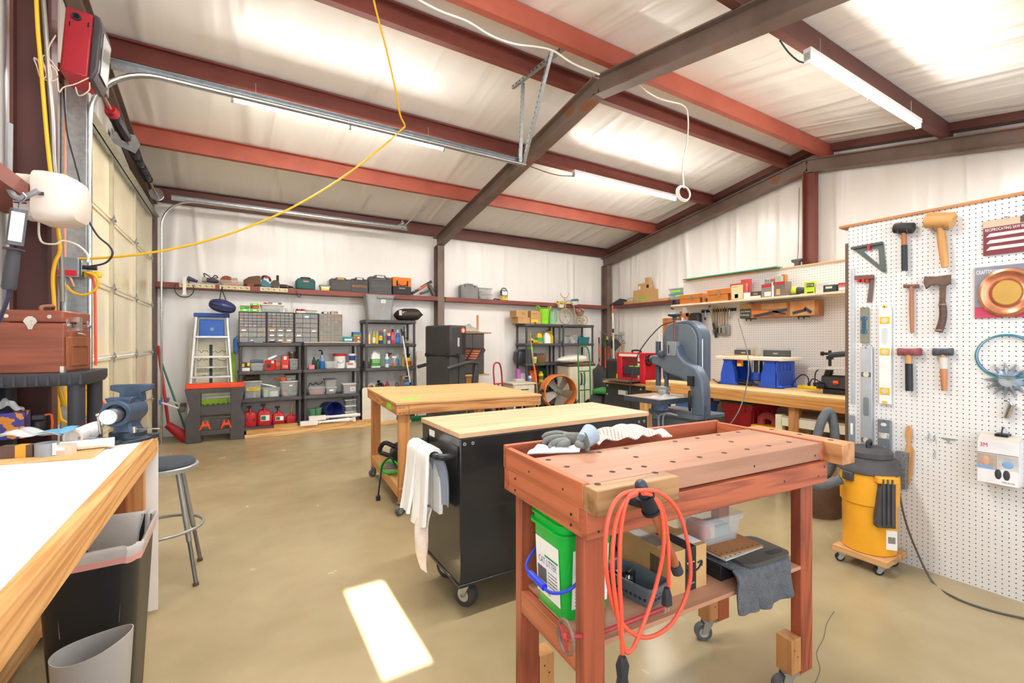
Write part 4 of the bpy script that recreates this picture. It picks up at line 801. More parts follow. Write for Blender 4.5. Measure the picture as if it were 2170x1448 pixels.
loc, w, h = at_Y(692, 714, 823, 838, YS, z); tote('clear_tub', 'lower clear tub of the stacked pair in the middle of the second shelf', 'tub', loc+Vector((0, .12, 0)), w, .18, h, FROST, LGREY, tape=('', PAPER, -w*.2, w*.2, h*.5, h*.75)); z3 = z+h+.0145
loc, w, h = at_Y(690, 714, 806, 821, YS, z3); tote('clear_tub', 'upper clear tub with a grey lid of the stacked pair on the second shelf', 'tub', loc+Vector((0, .12, 0)), w, .18, h, FROST, mat('#6f6a66', .5))
loc, w, h = at_Y(728, 761, 815, 833, YS, z); tote('grey_tub', 'grey tub with a white lid and a paper label on the second shelf', 'tub', loc+Vector((0, .13, 0)), w, .2, h, mat('#a8a6a3', .45), WHITE, tape=('SALT', PAPER, -w*.05, w*.28, h*.2, h*.7), taper=.92)
flat(724, 752, 834, .521, mat('#3f6fae', .5), 'blue strap lying under the front of the grey tub', 'strap', .006, .03, 7.63)
z = .111; FUEL = mat('#c3282b', .42, var=.06)
def fuel_can(u0, u1, vt, vs, lb, spout, sticker=False, rz=0, Y=YS, ind=False):
    loc, w, h = at_Y(u0, u1, vt, 906, Y, z); d = w*.75; t = thing('fuel_can', lb, 'fuel can', loc+Vector((0, d/2, 0)), rz, 'red fuel cans')
    g = G(); g.loft([rrect(w*.92, d*.92, .03, 0), rrect(w, d, .035, .015), rrect(w, d, .035, h*.68), rrect(w*.8, d*.85, .03, h*.82), rrect(w*.35, d*.6, .025, h*.9)]); g.build('can', FUEL, t)
    g = G(); g.tube([(0, -d*.42, h*.72), (0, -d*.3, h*.98), (0, 0, h*1.02), (0, d*.3, h*.85)], .016, n=10); g.build('grip', FUEL, t)
    sp, sm = spout; hs = P((u0+u1)/2, vs, Y=Y).z-z
    g = G(); g.cyl((0, d*.2, h*.82), (0, d*.2, h*.92), .026, n=14); g.cyl((0, d*.2, h*.9), (.02 if sp else -.02, d*.15, hs), .012, .008)
    if not sp: g.box(-.045, .02, d*.1, d*.28, hs-.03, hs)
    g.build('spout', sm, t)
    if sticker: mark(t, w, d, h, PAPER, -w*.25, w*.38, h*.28, h*.6); mark(t, w, d, h, mat('#2e7b5b', .5), -w*.22, w*.1, h*.32, h*.56, nm='label_patch')
    if ind:
        for x in (-w*.28, w*.28): g = G(); g.box(x-.016, x+.016, -d/2-.002, -d/2+.004, h*.3, h*.5); g.build('recess', mat('#8e1c20', .5), t, bev=.004)
    return t
fuel_can(516, 544, 869, 862, 'tallest red fuel can at the left end of the lowest shelf', (0, BLACK), ind=True)
fuel_can(545, 575, 866, 858, 'red fuel can with a black and green spout and a green sticker', (0, mat('#1f3a26', .4)), True)
fuel_can(577, 604, 872, 862, 'red fuel can with a black spout and a small dark sticker', (0, BLACK), True, Y=YS+.03)
fuel_can(606, 629, 878, 857, 'small red fuel can with a long yellow spout', (1, YELLOW), Y=YS+.05)
for u0, u1, vt, lb in ((655, 671, 868, 'green plastic flowerpot beside the fuel cans'), (669, 684, 866, 'green plastic flowerpot beside the blue bucket')):
    loc, w, h = at_Y(u0, u1, vt, 892, YS, z); g = G(); g.lathe([(w*.38, 0), (w*.5, h*.85), (w*.54, h*.85), (w*.54, h), (w*.46, h), (w*.36, .01)], 22); one(g, 'flowerpot', mat('#5f9669', .6, var=.15), lb, 'flowerpot', loc+Vector((0, .1, 0)), 0, 'green flowerpots')
loc, w, h = at_Y(688, 730, 851, 890, YS, z); t = thing('bucket', 'blue bucket lying on its side on the lowest shelf', 'bucket', loc+Vector((0, 0, h*.5)), R(16)); rr = h*.5
g = G(); g.lathe([(rr*.8, -.3), (rr*.97, -.01), (rr, 0), (rr*.93, 0), (rr*.76, -.28)], 36, rot('X', R(90))); g.build('bucket_body', mat('#2b3a86', .35), t)
g = G(); g.tube([(-rr, .02, 0), (-rr*1.25, -.05, -rr*.3), (-rr*.9, -.1, -rr*.85), (0, -.06, -rr*.97)], .004); g.build('bail', STEEL, t)
zz = z
for vt, vb, lb, m in ((873, 889, 'lowest grey lidded tub of the three stacked beside the blue bucket', mat('#9a9c9b', .4)), (860, 873, 'middle grey lidded tub of the three stacked beside the blue bucket', FROST), (847, 860, 'top white lidded tub of the three stacked beside the blue bucket', FROST)):
    loc, w, h = at_Y(732, 760, vt, vb, YS, zz); tote('lidded_tub', lb, 'tub', loc+Vector((0, .14, 0)), w*.95, .22, h-.015, m, WHITE); zz += h-.0005
loc, w, h = at_Y(781, 833, 626, 677, SY0+.03, 1.721)
t = tote('grey_tote', 'large open grey tote on top of the tall shelf unit', 'tote', loc+Vector((-.02, .07, 0)), w*1.16, .25, h, mat('#97999a', .45), None, taper=.8, tape=('4/8', PAPER, w*.02, w*.2, h*.68, h*.82), rad=.04)
g = G(); g.box(-w*.15, w*.5, -.15, -.12, h-.06, h-.02); g.build('rim_lip', mat('#8d8f90', .45), t, bev=.008)
g = G(); g.box(.03, .05, -.117, -.105, h*.42, h*.5, rot('X', R(2))); g.build('sticker', mat('#e39a35', .5), t)
loc, w, h = at_Y(836, 898, 652, 677, SY0+.02, 1.721)
t = thing('pellet_bag', 'black printed bag slumped beside the grey tote', 'bag', loc+Vector((.04, .16, 0)))
def pb(u, v):
    a = 2*pi*v; x = (u-.5)*w*1.02; s_ = (1-abs(2*u-1)**4)*.95+.05; s_ *= (1 if u < .8 else 1-.6*(u-.8)/.2)
    return (x, .17*cos(a)*s_, h*.47+h*.5*sin(a)*s_*(1 if sin(a) > 0 else .92)+(.02*(u-.5)))
g = G(); g.sheet(pb, 24, 28, .002); g.build('sack', mat('#3a322c', .5, var=.15), t)
g = G(rot('X', R(-6))); g.text('FOGO', -w*.3, -.165, h*.42, w*.2, h*.2); g.text('PREMIUM BLEND', -w*.05, -.165, h*.5, w*.32, h*.09); g.m = 1; g.card(-w*.42, -w*.33, -.165, h*.3, h*.7); g.build('lettering', [WHITE, LGREY], t)
z = 1.321; rows = [  # x0, x1, top (crop pixels), body, cap, band, kind, label
 (1025, 1060, 1030, '#e8dcae', '#f0e8cc', None, 'b', 'cream bottle at the left end of the bottle row'), (1058, 1086, 1022, '#b8763a', '#d8cf3a', None, 'b', 'amber bottle with a yellow cap second in the bottle row'),
 (1090, 1140, 1025, '#8fc04a', '#d9d94a', '#e6ecd8', 'b', 'green and white bottle with a yellow cap in the bottle row'), (1145, 1182, 1030, '#e5c52a', '#e2d92e', None, 'b', 'yellow bottle with a yellow cap in the bottle row'),
 (1185, 1240, 1012, '#24459c', '#d23a2c', '#efd23a', 'a', 'blue aerosol can with a yellow badge and red cap in the bottle row'), (1250, 1302, 1000, '#4fa56a', '#ece9d8', '#6d7568', 'a', 'green aerosol can with a white cap in the bottle row'),
 (1296, 1322, 1002, '#b5402e', '#e0b43a', None, 'b', 'orange capped bottle half hidden in the bottle row'), (1325, 1372, 1016, '#d7d6d2', '#d23a2c', '#24459c', 'a', 'blue and white aerosol can with a red cap in the bottle row'),
 (1376, 1436, 995, '#cf3340', '#28272a', '#d96a70', 'a', 'red aerosol can with a black cap in the bottle row'), (1442, 1510, 1008, '#2a55a8', '#e9e9ea', '#3d7cc4', 'b', 'blue square bottle with a white neck in the bottle row')]
for x0, x1, vt, b_, c_, band, k, lb in rows:
    loc, w, h = at_Y(640+x0/7.233, 640+x1/7.233, 560+vt/7.233, 727, YS, z); args = (lb, loc+Vector((0, .03+.02*(len(lb) % 3), 0)), w*.5, h, mat(b_, .35), mat(c_, .4))
    aerosol(*args, band=mat(band, .4) if band else None, txt='WD-40' if '#efd23a' == band else None, tm=INK) if k == 'a' else bottle(*args, band=mat(band, .4) if band else None)
loc, w, h = at_Y(851, 866, 692, 727, YS, z); t = thing('caulking_gun', 'black caulking gun standing at the right end of the bottle row', 'caulking gun', loc+Vector((.02, .12, 0)), 0); g = G(); g.lathe([(.02, 0), (.022, .01), (.022, h*.7), (.01, h*.75), (.008, h)], 14); g.build('barrel', DKGREY, t); g = G(); g.box(.02, .07, -.01, .01, h*.3, h*.36); g.build('trigger', BLACK, t)
loc, w, h = at_Y(862, 876, 717, 727, YS, z); g = G(); g.sheet(lambda u, v: ((u-.5)*w*1.3, (v-.5)*.1, .012+.05*sin(u*pi)*sin(v*pi)), 10, 8, .004); one(g, 'rag', mat('#b5a99a', .8), 'crumpled tan rag at the right end of the bottle row', 'rag', loc+Vector((.02, .1, 0)))
z = .921
loc, w, h = at_Y(788, 808, 744, 780, YS, z); jug('white jug with a green label and yellow stripe under the bottle row', loc+Vector((0, .08, 0)), w, .11, h, WHITE, WHITE, mat('#3f9b3c', .45), ['SIMPLE', 'GREEN'])
for u0, u1, vt, m, lb in ((772, 780, 766, BLACK, 'small black jar left of the white jug'), (782, 787, 768, mat('#6d5a44', .5), 'small brown jar right beside the white jug')):
    loc, w, h = at_Y(u0, u1, vt, 780, YS, z); g = G(); g.lathe([(w*.45, 0), (w*.5, h*.7), (w*.4, h*.8), (w*.42, h)], 14); one(g, 'jar', m, lb, 'jar', loc+Vector((0, .12, 0)), 0, 'small jars')
loc, w, h = at_Y(817.5, 826, 750, 780, YS, z); aerosol('white and blue aerosol can on the shelf below the bottle row', loc+Vector((0, .05, 0)), w*.5, h, WHITE, mat('#e8edf0', .4), mat('#6fa6d6', .4))
loc, w, h = at_Y(824, 833, 743, 780, YS, z); bottle('clear spray bottle with a dark red trigger', loc+Vector((0, .14, 0)), w*.5, h, FROST, mat('#6b2d2a', .5), trigger=True, rz=R(180))
loc, w, h = at_Y(834, 843, 754, 779, YS, z); bottle('clear spray bottle with orange print', loc+Vector((0, .05, 0)), w*.5, h, FROST, WHITE, mat('#e07a3a', .5), trigger=True)
loc, w, h = at_Y(842, 850, 748, 779, YS, z); bottle('spray bottle filled with blue liquid', loc+Vector((0, .1, 0)), w*.5, h, mat('#2f8ab8', .2), FROST, trigger=True)
loc, w, h = at_Y(856, 863, 752, 779, YS, z); bottle('olive bottle with an orange cap behind the silver pole', loc+Vector((0, .12, 0)), w*.5, h, mat('#b7a442', .4), mat('#d78a2e', .4))
loc, w, h = at_Y(861, 874, 746, 778, YS, z); bottle('yellow garden spray bottle with a black trigger', loc+Vector((0, .06, 0)), w*.48, h, YELLOW, BLACK, mat('#c94a2c', .5), trigger=True)
z = .521
loc, w, h = at_Y(780, 797, 806, 822, YS, z); t = thing('wire_reel', 'round tan and white reel at the left of the shelf behind the wood table', 'reel', loc+Vector((0, .08, 0))); g = G(); g.pipe((0, -.02, .07), (0, .03, .07), .07, .035, 24); g.build('reel', mat('#d9c7b4', .5), t); g = G(); g.pipe((0, -.022, .07), (0, .032, .07), .045, .03, 20); g.build('core', mat('#b98a5a', .5), t)
loc, w, h = at_Y(801, 815, 796, 822, YS, z); t = thing('clamp_lamp', 'silver reflector clamp lamp on the shelf behind the wood table', 'clamp lamp', loc+Vector((0, .08, .075))); g = G(); g.lathe([(.075, 0), (.06, .05), (.025, .09), (.024, .09), (.058, .048), (.072, 0)], 24, rot('X', R(70))); g.build('reflector', CHROME, t); g = G(); g.cyl((0, .07, .03), (0, .1, .09), .024); g.build('socket', BLACK, t)
loc, w, h = at_Y(818, 830, 805, 822, YS, z); g = G(); g.sheet(lambda u, v: ((u-.5)*w, (v-.5)*.1, .008+h*.8*sin(u*pi)*sin(v*pi)), 10, 8, .004); one(g, 'work_glove', mat('#b23a30', .7), 'red crumpled glove on the shelf behind the wood table', 'glove', loc+Vector((0, .1, 0)))
loc, w, h = at_Y(838, 852, 802, 822, YS, z); g = G(); g.tube([(-.05, 0, .012), (-.02, 0, .1), (0, .02, .13), (.02, 0, .1), (.04, 0, .012), (.0, .03, .06), (-.03, 0, .012)], .012); one(g, 'hose_coil', mat('#6a5f58', .5), 'grey coil of hose on the shelf behind the wood table', 'hose', loc+Vector((0, .1, 0)))
loc, w, h = at_Y(855, 874, 797, 822, YS, z); carton('blue_carton', 'blue and cream carton on the shelf behind the wood table', loc+Vector((0, .1, 0)), w, .14, h, 0, mat('#c8a878', .6), marks=[(mat('#3e6ea6', .5), -w*.48, w*.48, h*.15, h*.75), (None, -w*.4, w*.4, h*.3, h*.6, 'LUMBER', WHITE), (INK, -w*.3, w*.3, h*.78, h*.9)], flap=False)
z = GZ+.001; YG = GY+.01
def ledge(u0, u1, vt): return at_Y(u0, u1, vt, 615, YG, z)
def strip(u0, u1, n, lb):
    a, b = P(u0, 612, Y=GY), P(u1, 616, Y=GY); w = b.x-a.x
    g = G()
    for i in range(n): g.box(w*i/n+.001, w*(i+1)/n-.001, -.014, 0, 0, .058)
    g.m = 1
    for i in range(n):
        c = w*(i+.5)/n; g.box(c-w/n*.3, c+w/n*.05, -.0148, -.014, .03, .036); g.box(c, c+w/n*.3, -.0148, -.014, .02, .026); g.box(c-.004, c+.004, -.0148, -.014, .015, .042)
    return one(g, 'moulding_strip', [mat('#d9cfa8', .6), mat('#6b5a38', .7)], lb, 'moulding', (a.x, GY-.001, GZ0+.012), 0, 'carved strips on the ledge')
strip(380, 456, 6, 'cream carved strip on the ledge front under the corded tools'); strip(465, 530, 5, 'cream carved strip on the ledge front above the helmet'); strip(551, 610, 5, 'cream carved strip on the ledge front under the teal saw')
t = thing('bracket', 'white upright hook bracket with a black cable loop on the ledge', 'bracket', (P(391, 600, Y=GY).x, GY-.02, 2.02)); g = G(); g.box(-.02, .02, -.01, .01, 0, .25); g.box(-.028, .028, -.02, .01, -.012, .012); g.build('post', WHITE, t, bev=.003)
g = G(); g.tube([(.11*cos(a), -.015, .08+.12*sin(a)) for a in [R(150+i*20) for i in range(13)]], .006); g.build('cable_loop', BLK, t)
loc, w, h = ledge(394, 418, 590); t = thing('heat_gun', 'dark blue corded tool at the left end of the ledge', 'power tool', loc+Vector((0, .06, .045))); g = G(); g.cyl((-w*.4, 0, .03), (w*.3, 0, 0), .035, .022); g.cyl((w*.3, 0, 0), (w*.5, 0, -.01), .02); g.build('body', mat('#3a4260', .5), t); g = G(); g.box(-w*.4, -w*.25, -.02, .02, -.044, .05, rot('Y', R(-14))); g.build('handle', mat('#6e5a44', .6), t, bev=.008)
loc, w, h = ledge(426, 463, 589); t = thing('angle_grinder', 'grey and black corded drill lying on the ledge', 'power tool', loc+Vector((0, .06, .04))); g = G(); g.cyl((-w*.45, 0, .03), (-w*.2, 0, .03), .04); g.build('gear_head', mat('#b9b09a', .5), t); g = G(); g.lathe([(.03, 0), (.035, .05), (.03, w*.6), (.015, w*.72)], 14, tr(-w*.2, 0, .03) @ rot('Y', R(97))); g.build('motor_body', DKGREY, t); g = G(); g.tube([(-w*.3, .02, .05), (-w*.35, .02, .12), (-w*.1, .03, .09), (w*.1, .02, .06), (w*.3, 0, .1), (w*.45, 0, .07), (w*.2, .02, .06)], .007); g.build('cord', BLK, t)
loc, w, h = ledge(465, 514, 594); tote('clear_tub', 'clear tub of orange strips with a brown sanding disc on the ledge', 'tub', loc+Vector((0, .09, 0)), w, .16, h, FROST, fill=[(mat('#e2562c', .5), w*.1, w*.6, .05), (mat('#e3a03a', .5), -w*.1, w*.5, .03)])
t = thing('sanding_disc', 'brown sanding disc poking out of the clear tub', 'sanding disc', loc+Vector((-w*.2, .1, h*.72))); g = G(); g.cyl((0, -.006, .01), (0, .006, .01), .085, n=28); g.build('disc', mat('#8d5138', .8), t)
g = G(); g.cyl((-.04, 0, 0), (.04, 0, .02), .04, n=20); one(g, 'paper_roll', mat('#bdb3a0', .6), 'small pale roll in the clear tub on the ledge', 'roll', loc+Vector((w*.15, .1, h*.98)))
loc, w, h = ledge(516, 553, 587); t = thing('belt_sander', 'brown dust bag of a belt sander on the ledge', 'power tool', loc+Vector((0, .08, 0))); g = G(); g.loft([rrect(.06, .08, .03, x) for x in (0,)] and [[Vector((p.y*.0+x, p.x, p.y+zc_)) for p in rrect(a, b, .03, 0)] for x, a, b, zc_ in ((-w*.5, .06, .08, .06), (-w*.2, .1, .13, .085), (w*.3, .11, .15, .1), (w*.5, .1, .14, .1))]); g.build('dust_bag', mat('#6e5540', .85, var=.15), t); g = G(); g.box(-w*.3, w*.1, -.05, .04, 0, .05); g.build('sander_base', mat('#8c2f2c', .5), t, bev=.006)
loc, w, h = ledge(547, 575, 588); t = thing('jigsaw', 'teal jigsaw with a black and red handle on the ledge', 'power tool', loc+Vector((.02, .05, 0))); g = G(); g.face_prism([(-w*.4, .02), (w*.2, .0), (w*.5, .03), (w*.1, .09), (-w*.3, .13)], -.035, .035); g.build('body', mat('#2a6f82', .45), t, bev=.008); g = G(); g.tube([(-w*.3, 0, .12), (-w*.2, 0, .17), (w*.2, 0, .16), (w*.35, 0, .1)], .016); g.build('handle', BLACK, t); g = G(); g.box(-.02, .05, -.02, .02, .145, .17); g.build('red_grip', RED, t, bev=.006); g = G(); g.box(-w*.35, w*.35, -.04, .04, 0, .006); g.build('shoe', STEEL, t)
loc, w, h = ledge(575, 592, 590); t = thing('die_grinder', 'brown round sander with a black upright handle on the ledge', 'power tool', loc+Vector((0, .06, 0))); g = G(); g.cyl((0, -.05, .06), (0, .05, .06), .06, n=20); g.build('drum', mat('#5a4a40', .7, var=.2), t); g = G(); g.cyl((.035, 0, .1), (.035, 0, .2), .018); g.build('handle', BLACK, t)
loc, w, h = ledge(593, 622, 604); t = thing('rotary_tool', 'black corded tool with a red collar on the ledge', 'power tool', loc+Vector((0, .05, .03))); g = G(); g.lathe([(.03, 0), (.032, w*.4), (.02, w*.75), (.01, w)], 14, tr(-w*.5, 0, .005) @ rot('Y', R(92))); g.build('body', BLACK, t); g = G(); g.cyl((w*.05, 0, 0), (w*.12, 0, 0), .032); g.build('collar', RED, t); g = G(); g.tube([(w*.45, 0, -.01), (w*.7, -.05, -.05), (w*.75, -.07, -.13), (w*.95, -.07, -.16), (w*1.05, -.06, -.1)], .005); g.build('cord', BLK, t)
loc, w, h = ledge(628, 669, 588); t = thing('soft_case', 'teal soft tool case with a red badge on the ledge', 'tool case', loc+Vector((0, .08, 0)), 0, 'tool cases on the steel ledge'); g = G(); g.face_prism([(-w*.5, .0), (w*.5, .0), (w*.5, h*.7), (w*.42, h*.92), (-w*.42, h*.92), (-w*.5, h*.7)], -.07, .07); g.build('case', mat('#2a5f5d', .7), t, bev=.025, seg=3); g = G(); g.tube([(-w*.25, 0, h*.9), (-w*.2, 0, h), (w*.2, 0, h), (w*.25, 0, h*.9)], .011); g.build('carry_strap', BLACK, t); mark(t, w, .14, h, mat('#c0573f', .5), -w*.15, w*.15, h*.6, h*.75, 'BOSCH', WHITE)
loc, w, h = ledge(679, 700, 603); t = tote('screw_tub', 'small tub of screws with a yellow label between the teal and dark cases', 'tub', loc+Vector((0, .06, 0)), w, .1, h*.75, mat('#c9c2a4', .4), mat('#6d7a44', .5), tape=('', YELLOW, -w*.4, w*.4, .008, h*.3)); mark(t, w, .1, h, PAPER, -w*.38, w*.38, h*.35, h*.6)
loc, w, h = ledge(700, 745, 588); tool_case('dark tool case with a yellow edged handle on the ledge', loc+Vector((0, .07, 0)), w, .1, h, mat('#4d4a48', .5), hm=mat('#e2a632', .5))
loc, w, h = ledge(744, 781, 588); tool_case('dark case with orange BOSTITCH lettering on the ledge', loc+Vector((0, .07, 0)), w, .1, h, mat('#474646', .5), txt='BOSTITCH', tm=mat('#f08a2a', .5), emboss=False)
loc, w, h = ledge(782, 831, 583); tool_case('largest grey case with embossed BOSTITCH lettering on the ledge', loc+Vector((0, .075, 0)), w, .12, h, mat('#565454', .5), txt='BOSTITCH', tm=mat('#6b6969', .5))
loc, w, h = ledge(833, 872, 588); t = thing('tool_bag', 'orange and black canvas tool bag on the ledge', 'tool bag', loc+Vector((0, .08, 0))); g = G(); g.box(-w/2, w/2, -.075, .075, 0, h*.48); g.build('bag_base', mat('#333236', .7), t, bev=.012); g = G(); g.box(-w/2, w/2, -.074, .074, h*.47, h); g.build('bag_top', mat('#ef8330', .7), t, bev=.014)
g = G(); g.ribbon([(-w*.28, -.078, h*.5), (-w*.28, -.08, h*.8)], .03, .004, (1, 0, 0), k=1); g.ribbon([(w*.28, -.078, h*.5), (w*.28, -.08, h*.8)], .03, .004, (1, 0, 0), k=1); g.tube([(-w*.28, -.085, h*.6), (0, -.1, h*.5), (w*.28, -.085, h*.6)], .007); g.build('strap', BLACK, t); mark(t, w, .15, h, None, -w*.2, w*.2, h*.3, h*.44, 'RIDGID', WHITE)
loc, w, h = ledge(874, 927, 594); t = thing('nail_gun', 'black and grey nail gun propped at the right end of the ledge', 'nail gun', loc+Vector((0, .07, 0))); M = tr(-w*.48, 0, .03) @ rot('Y', R(-33))
g = G(M); g.box(0, w*.95, -.02, .02, -.02, .03); g.m = 1; g.box(w*.3, w*.72, -.0215, -.02, -.008, .018); g.m = 2
for i in range(3): g.box(w*(.1+.12*i), w*(.18+.12*i), -.0215, -.02, .022, .03)
g.build('magazine', [BLACK, ORANGE, WHITE], t, bev=.003); g = G(); g.cyl((w*.42, 0, .03), (w*.22, 0, .2), .04); g.cyl((w*.22, 0, .2), (w*.19, 0, .24), .025); g.build('driver_body', mat('#56534f', .4, .4), t); g = G(); g.tube([(w*.28, 0, .12), (w*.05, 0, .07), (-w*.15, 0, .04)], .02); g.build('grip', mat('#5f5d59', .5), t)
def ledge2(u0, u1, vt): return at_Y(u0, u1, vt, 635, YG, z)
loc, w, h = ledge2(978, 1014, 601); tool_case('plain grey tool case on the ledge right of the post', loc+Vector((0, .08, 0)), w, .13, h, mat('#868584', .5), handle=True, hm=mat('#6a6968', .5))
loc, w, h = ledge2(1016, 1044, 624); tote('clear_tub', 'lower clear tub with blue contents on the ledge', 'tub', loc+Vector((0, .08, 0)), w, .14, h, FROST, LGREY, fill=[(mat('#6a7f9c', .6), 0, w*.7, h*.6)]); hz = h+.0145
loc, w, h = ledge2(1014, 1044, 612); tote('clear_tub', 'upper clear tub with tan contents stacked on the ledge', 'tub', (loc.x, loc.y+.08, z+hz), w, .14, .1, FROST, LGREY, fill=[(mat('#b89a72', .6), 0, w*.6, .05)])
g = G(); loc, w, h = ledge2(1046, 1060, 632); g.tube([(.03*cos(a)*(1+.3*sin(3*a))-.0, .02*sin(a), .02+.006*sin(2*a)) for a in [i*pi/6 for i in range(13)]]+[(.08, 0, .02), (.11, .02, .01), (.06, .03, .012)], .009); one(g, 'cable', mat('#2d3a66', .5), 'dark blue cable bundle on the ledge beside the work lamp', 'cable', loc+Vector((0, .06, 0)))
loc, w, h = ledge2(1063, 1081, 612); t = thing('floodlight', 'yellow portable work lamp on the ledge', 'work lamp', loc+Vector((0, .08, 0))); g = G(); g.tube([(-.07, 0, .012), (-.06, -.05, .012), (.06, -.05, .012), (.07, 0, .012), (.06, .05, .012), (-.06, .05, .012)], .011, closed=True); g.tube([(-.06, -.03, .012), (-.07, 0, .12), (-.04, .01, .13)], .01); g.tube([(.06, -.03, .012), (.07, 0, .12), (.04, .01, .13)], .01); g.build('stand', YELLOW, t)
g = G(); g.box(-.075, .075, -.03, .03, .09, .21); g.build('lamp_housing', mat('#3b3936', .4), t, bev=.01); g = G(); g.box(-.058, .058, -.034, -.029, .105, .19); g.build('lens', mat('#eef2f4', .15), t); g = G(); g.tube([(-.05, 0, .21), (-.04, 0, .245), (.04, 0, .245), (.05, 0, .21)], .01); g.build('handle', BLACK, t); g = G(); g.pipe((-.01, -.045, .055), (-.01, 0, .055), .045, .03, 20); g.build('cord_reel', YELLOW, t)
b = P(472, 648, Y=7.72); t = thing('bike_helmet', 'blue and black bicycle helmet hanging under the ledge', 'helmet', b)
g = G(rot('Y', R(14)));  g.sheet(lambda u, v: (.16*cos(pi*u)*1.0, -.1*sin(pi*u)*cos(pi*(v-.5))*1.0, .085*sin(pi*u)*sin(pi*(v-.5))*1.0-.01), 20, 14, .02); g.build('shell', mat('#2c3c86', .3), t)
for k in range(5):
    g = G(rot('Y', R(14))); vv = .12+.18*k; g.tube([(.165*cos(pi*u), -.112*sin(pi*u)*cos(pi*(vv-.5)), .095*sin(pi*u)*sin(pi*(vv-.5))-.01) for u in [i/10 for i in range(1, 10)]], .009); g.build('vent_rib', mat('#3d362f', .6), t)
g = G(); g.tube([(-.04, 0, .07), (-.02, .02, .2), (-.01, .06, .27)], .006); g.tube([(.05, 0, .05), (.0, .02, .2), (-.01, .06, .27)], .006); g.build('chin_strap', BLACK, t)
ALU = mat('#d9dad8', .35, .5, var=.05)
lb0 = P(450, 905, Y=7.6); t = thing('step_ladder', 'folded aluminium step ladder with a blue top leaning on the back wall', 'ladder', (-.3, 7.66, 0))
zt = 1.715; TW, BW = .185, .29; lean = .19
def rail(x0, x1, y0, y1, w, d, m, nm='rail', zb=0, ztp=zt): g = G(); g.loft([[Vector((x0+a, y0+b, zb)) for a, b in ((-w/2, -d/2), (w/2, -d/2), (w/2, d/2), (-w/2, d/2))], [Vector((x1+a, y1+b, ztp)) for a, b in ((-w/2, -d/2), (w/2, -d/2), (w/2, d/2), (-w/2, d/2))]]); return g.build(nm, m, t, bev=.003)
for sx in (-1, 1): rail(sx*BW, sx*TW, 0, lean, .028, .06, ALU); rail(sx*BW*.84, sx*TW*.84, .1, lean+.06, .022, .03, mat('#c7c4b8', .4, .4), 'rear_rail')
for i, zz in enumerate((.3, .585, .87, 1.155, 1.44)):
    f = zz/zt; hw = BW+(TW-BW)*f; g = G(); g.box(-hw, hw, -.045, .04, zz-.028, zz, tr(0, lean*f, 0)); g.build('step', ALU, t, bev=.003)
for zz in (.42, .99):
    f = zz/zt; hw = (BW+(TW-BW)*f)*.84; g = G(); g.box(-hw, hw, -.006, .006, zz-.014, zz+.014, tr(0, .1+(lean-.04)*f, 0)); g.build('brace', mat('#c7c4b8', .4, .4), t)
g = G(); g.box(-TW-.03, TW+.03, -.06, .08, zt-.005, zt+.05, tr(0, lean, 0)); g.build('ladder_cap', mat('#2356b3', .45), t, bev=.01)
g = G(); g.box(-.15, .15, -.012, .012, 0, .24, tr(0, lean-.05, zt-.28) @ rot('X', R(-5))); g.m = 1; g.cyl((.0, -.014, .1), (.0, .014, .1), .03, M=tr(0, lean-.05, zt-.28) @ rot('X', R(-5))); g.build('bucket_shelf', [mat('#2a60bd', .45), mat('#8a8f93', .5)], t, bev=.008)
t = thing('whiteboard', 'cream whiteboard with handwriting standing behind the ladder', 'whiteboard', (P(447, 900, Y=8.0).x, 7.99, .0))
a, b = P(405, 728, Y=7.98), P(490, 728, Y=7.98); w = (b.x-a.x)/2; zt2 = a.z
g = G(); g.box(-w, w, 0, .015, .3, zt2); g.build('board', mat('#e9e2c8', .35), t); g = G(); g.box(-w-.02, -w, -.006, .02, .28, zt2+.02); g.box(w, w+.02, -.006, .02, .28, zt2+.02); g.box(-w, w, -.006, .02, zt2, zt2+.02); g.box(-w, w, -.006, .02, .28, .3); g.build('border', mat('#f0ecd8', .4), t)
g = G()
rr_ = random.Random(5)
for k in range(5):
    zz = zt2-.12-.12*k
    for s0 in (-.9, .05): g.tube([(w*(s0+i*.07), -.003, zz+.02*rr_.uniform(-1, 1)) for i in range(12)], .003, n=4, k=3)
g.build('handwriting', mat('#4a463c', .7), t)
g = G(); g.box(-.02, .02, -.004, 0, .7, zt2-.02); g.build('dark_strip', mat('#3c4a44', .6), t)
g = G(); g.box(-w*1.02, -w*.7, .0, .06, 0, .3); g.box(w*.7, w*1.02, .0, .06, 0, .3); g.build('foot', mat('#c9c4b4', .5), t)
t = thing('lime_stand', 'lime green plastic upright beside the whiteboard', 'plastic stand', (P(496, 800, Y=7.9).x-.01, 7.92, 0)); g = G(); g.box(-.03, .03, -.03, .03, 0, 1.2); g.box(-.05, .05, -.04, .04, .72, .78); g.build('upright', mat('#a9d62c', .45), t, bev=.006); g = G(); g.box(-.5, -.05, -.03, .03, .42, .52); g.build('crossbar', mat('#a9d62c', .45), t, bev=.006)
t = thing('duster', 'blue microfibre duster hanging beside the drawer cabinets', 'duster', (-.012, 7.64, 1.18)); g = G(); g.lathe([(.005, 0), (.026, .02), (.028, .2), (.01, .235)], 14); g.build('head', mat('#2c5a94', .9, bump=.3, bscale=90), t); g = G(); g.cyl((0, 0, .23), (.03, .0, .26), .006); g.build('hanging_loop', DKGREY, t)
WH = mat('#4b494a', .6, var=.08); t = thing('folding_workhorse', 'dark grey plastic workhorse with an orange top in front of the ladder', 'workhorse', (-.24, 7.44, 0))
g = G(); g.box(-.34, .34, -.05, .1, .72, .79); g.build('top', mat('#e84b28', .5), t, bev=.012)
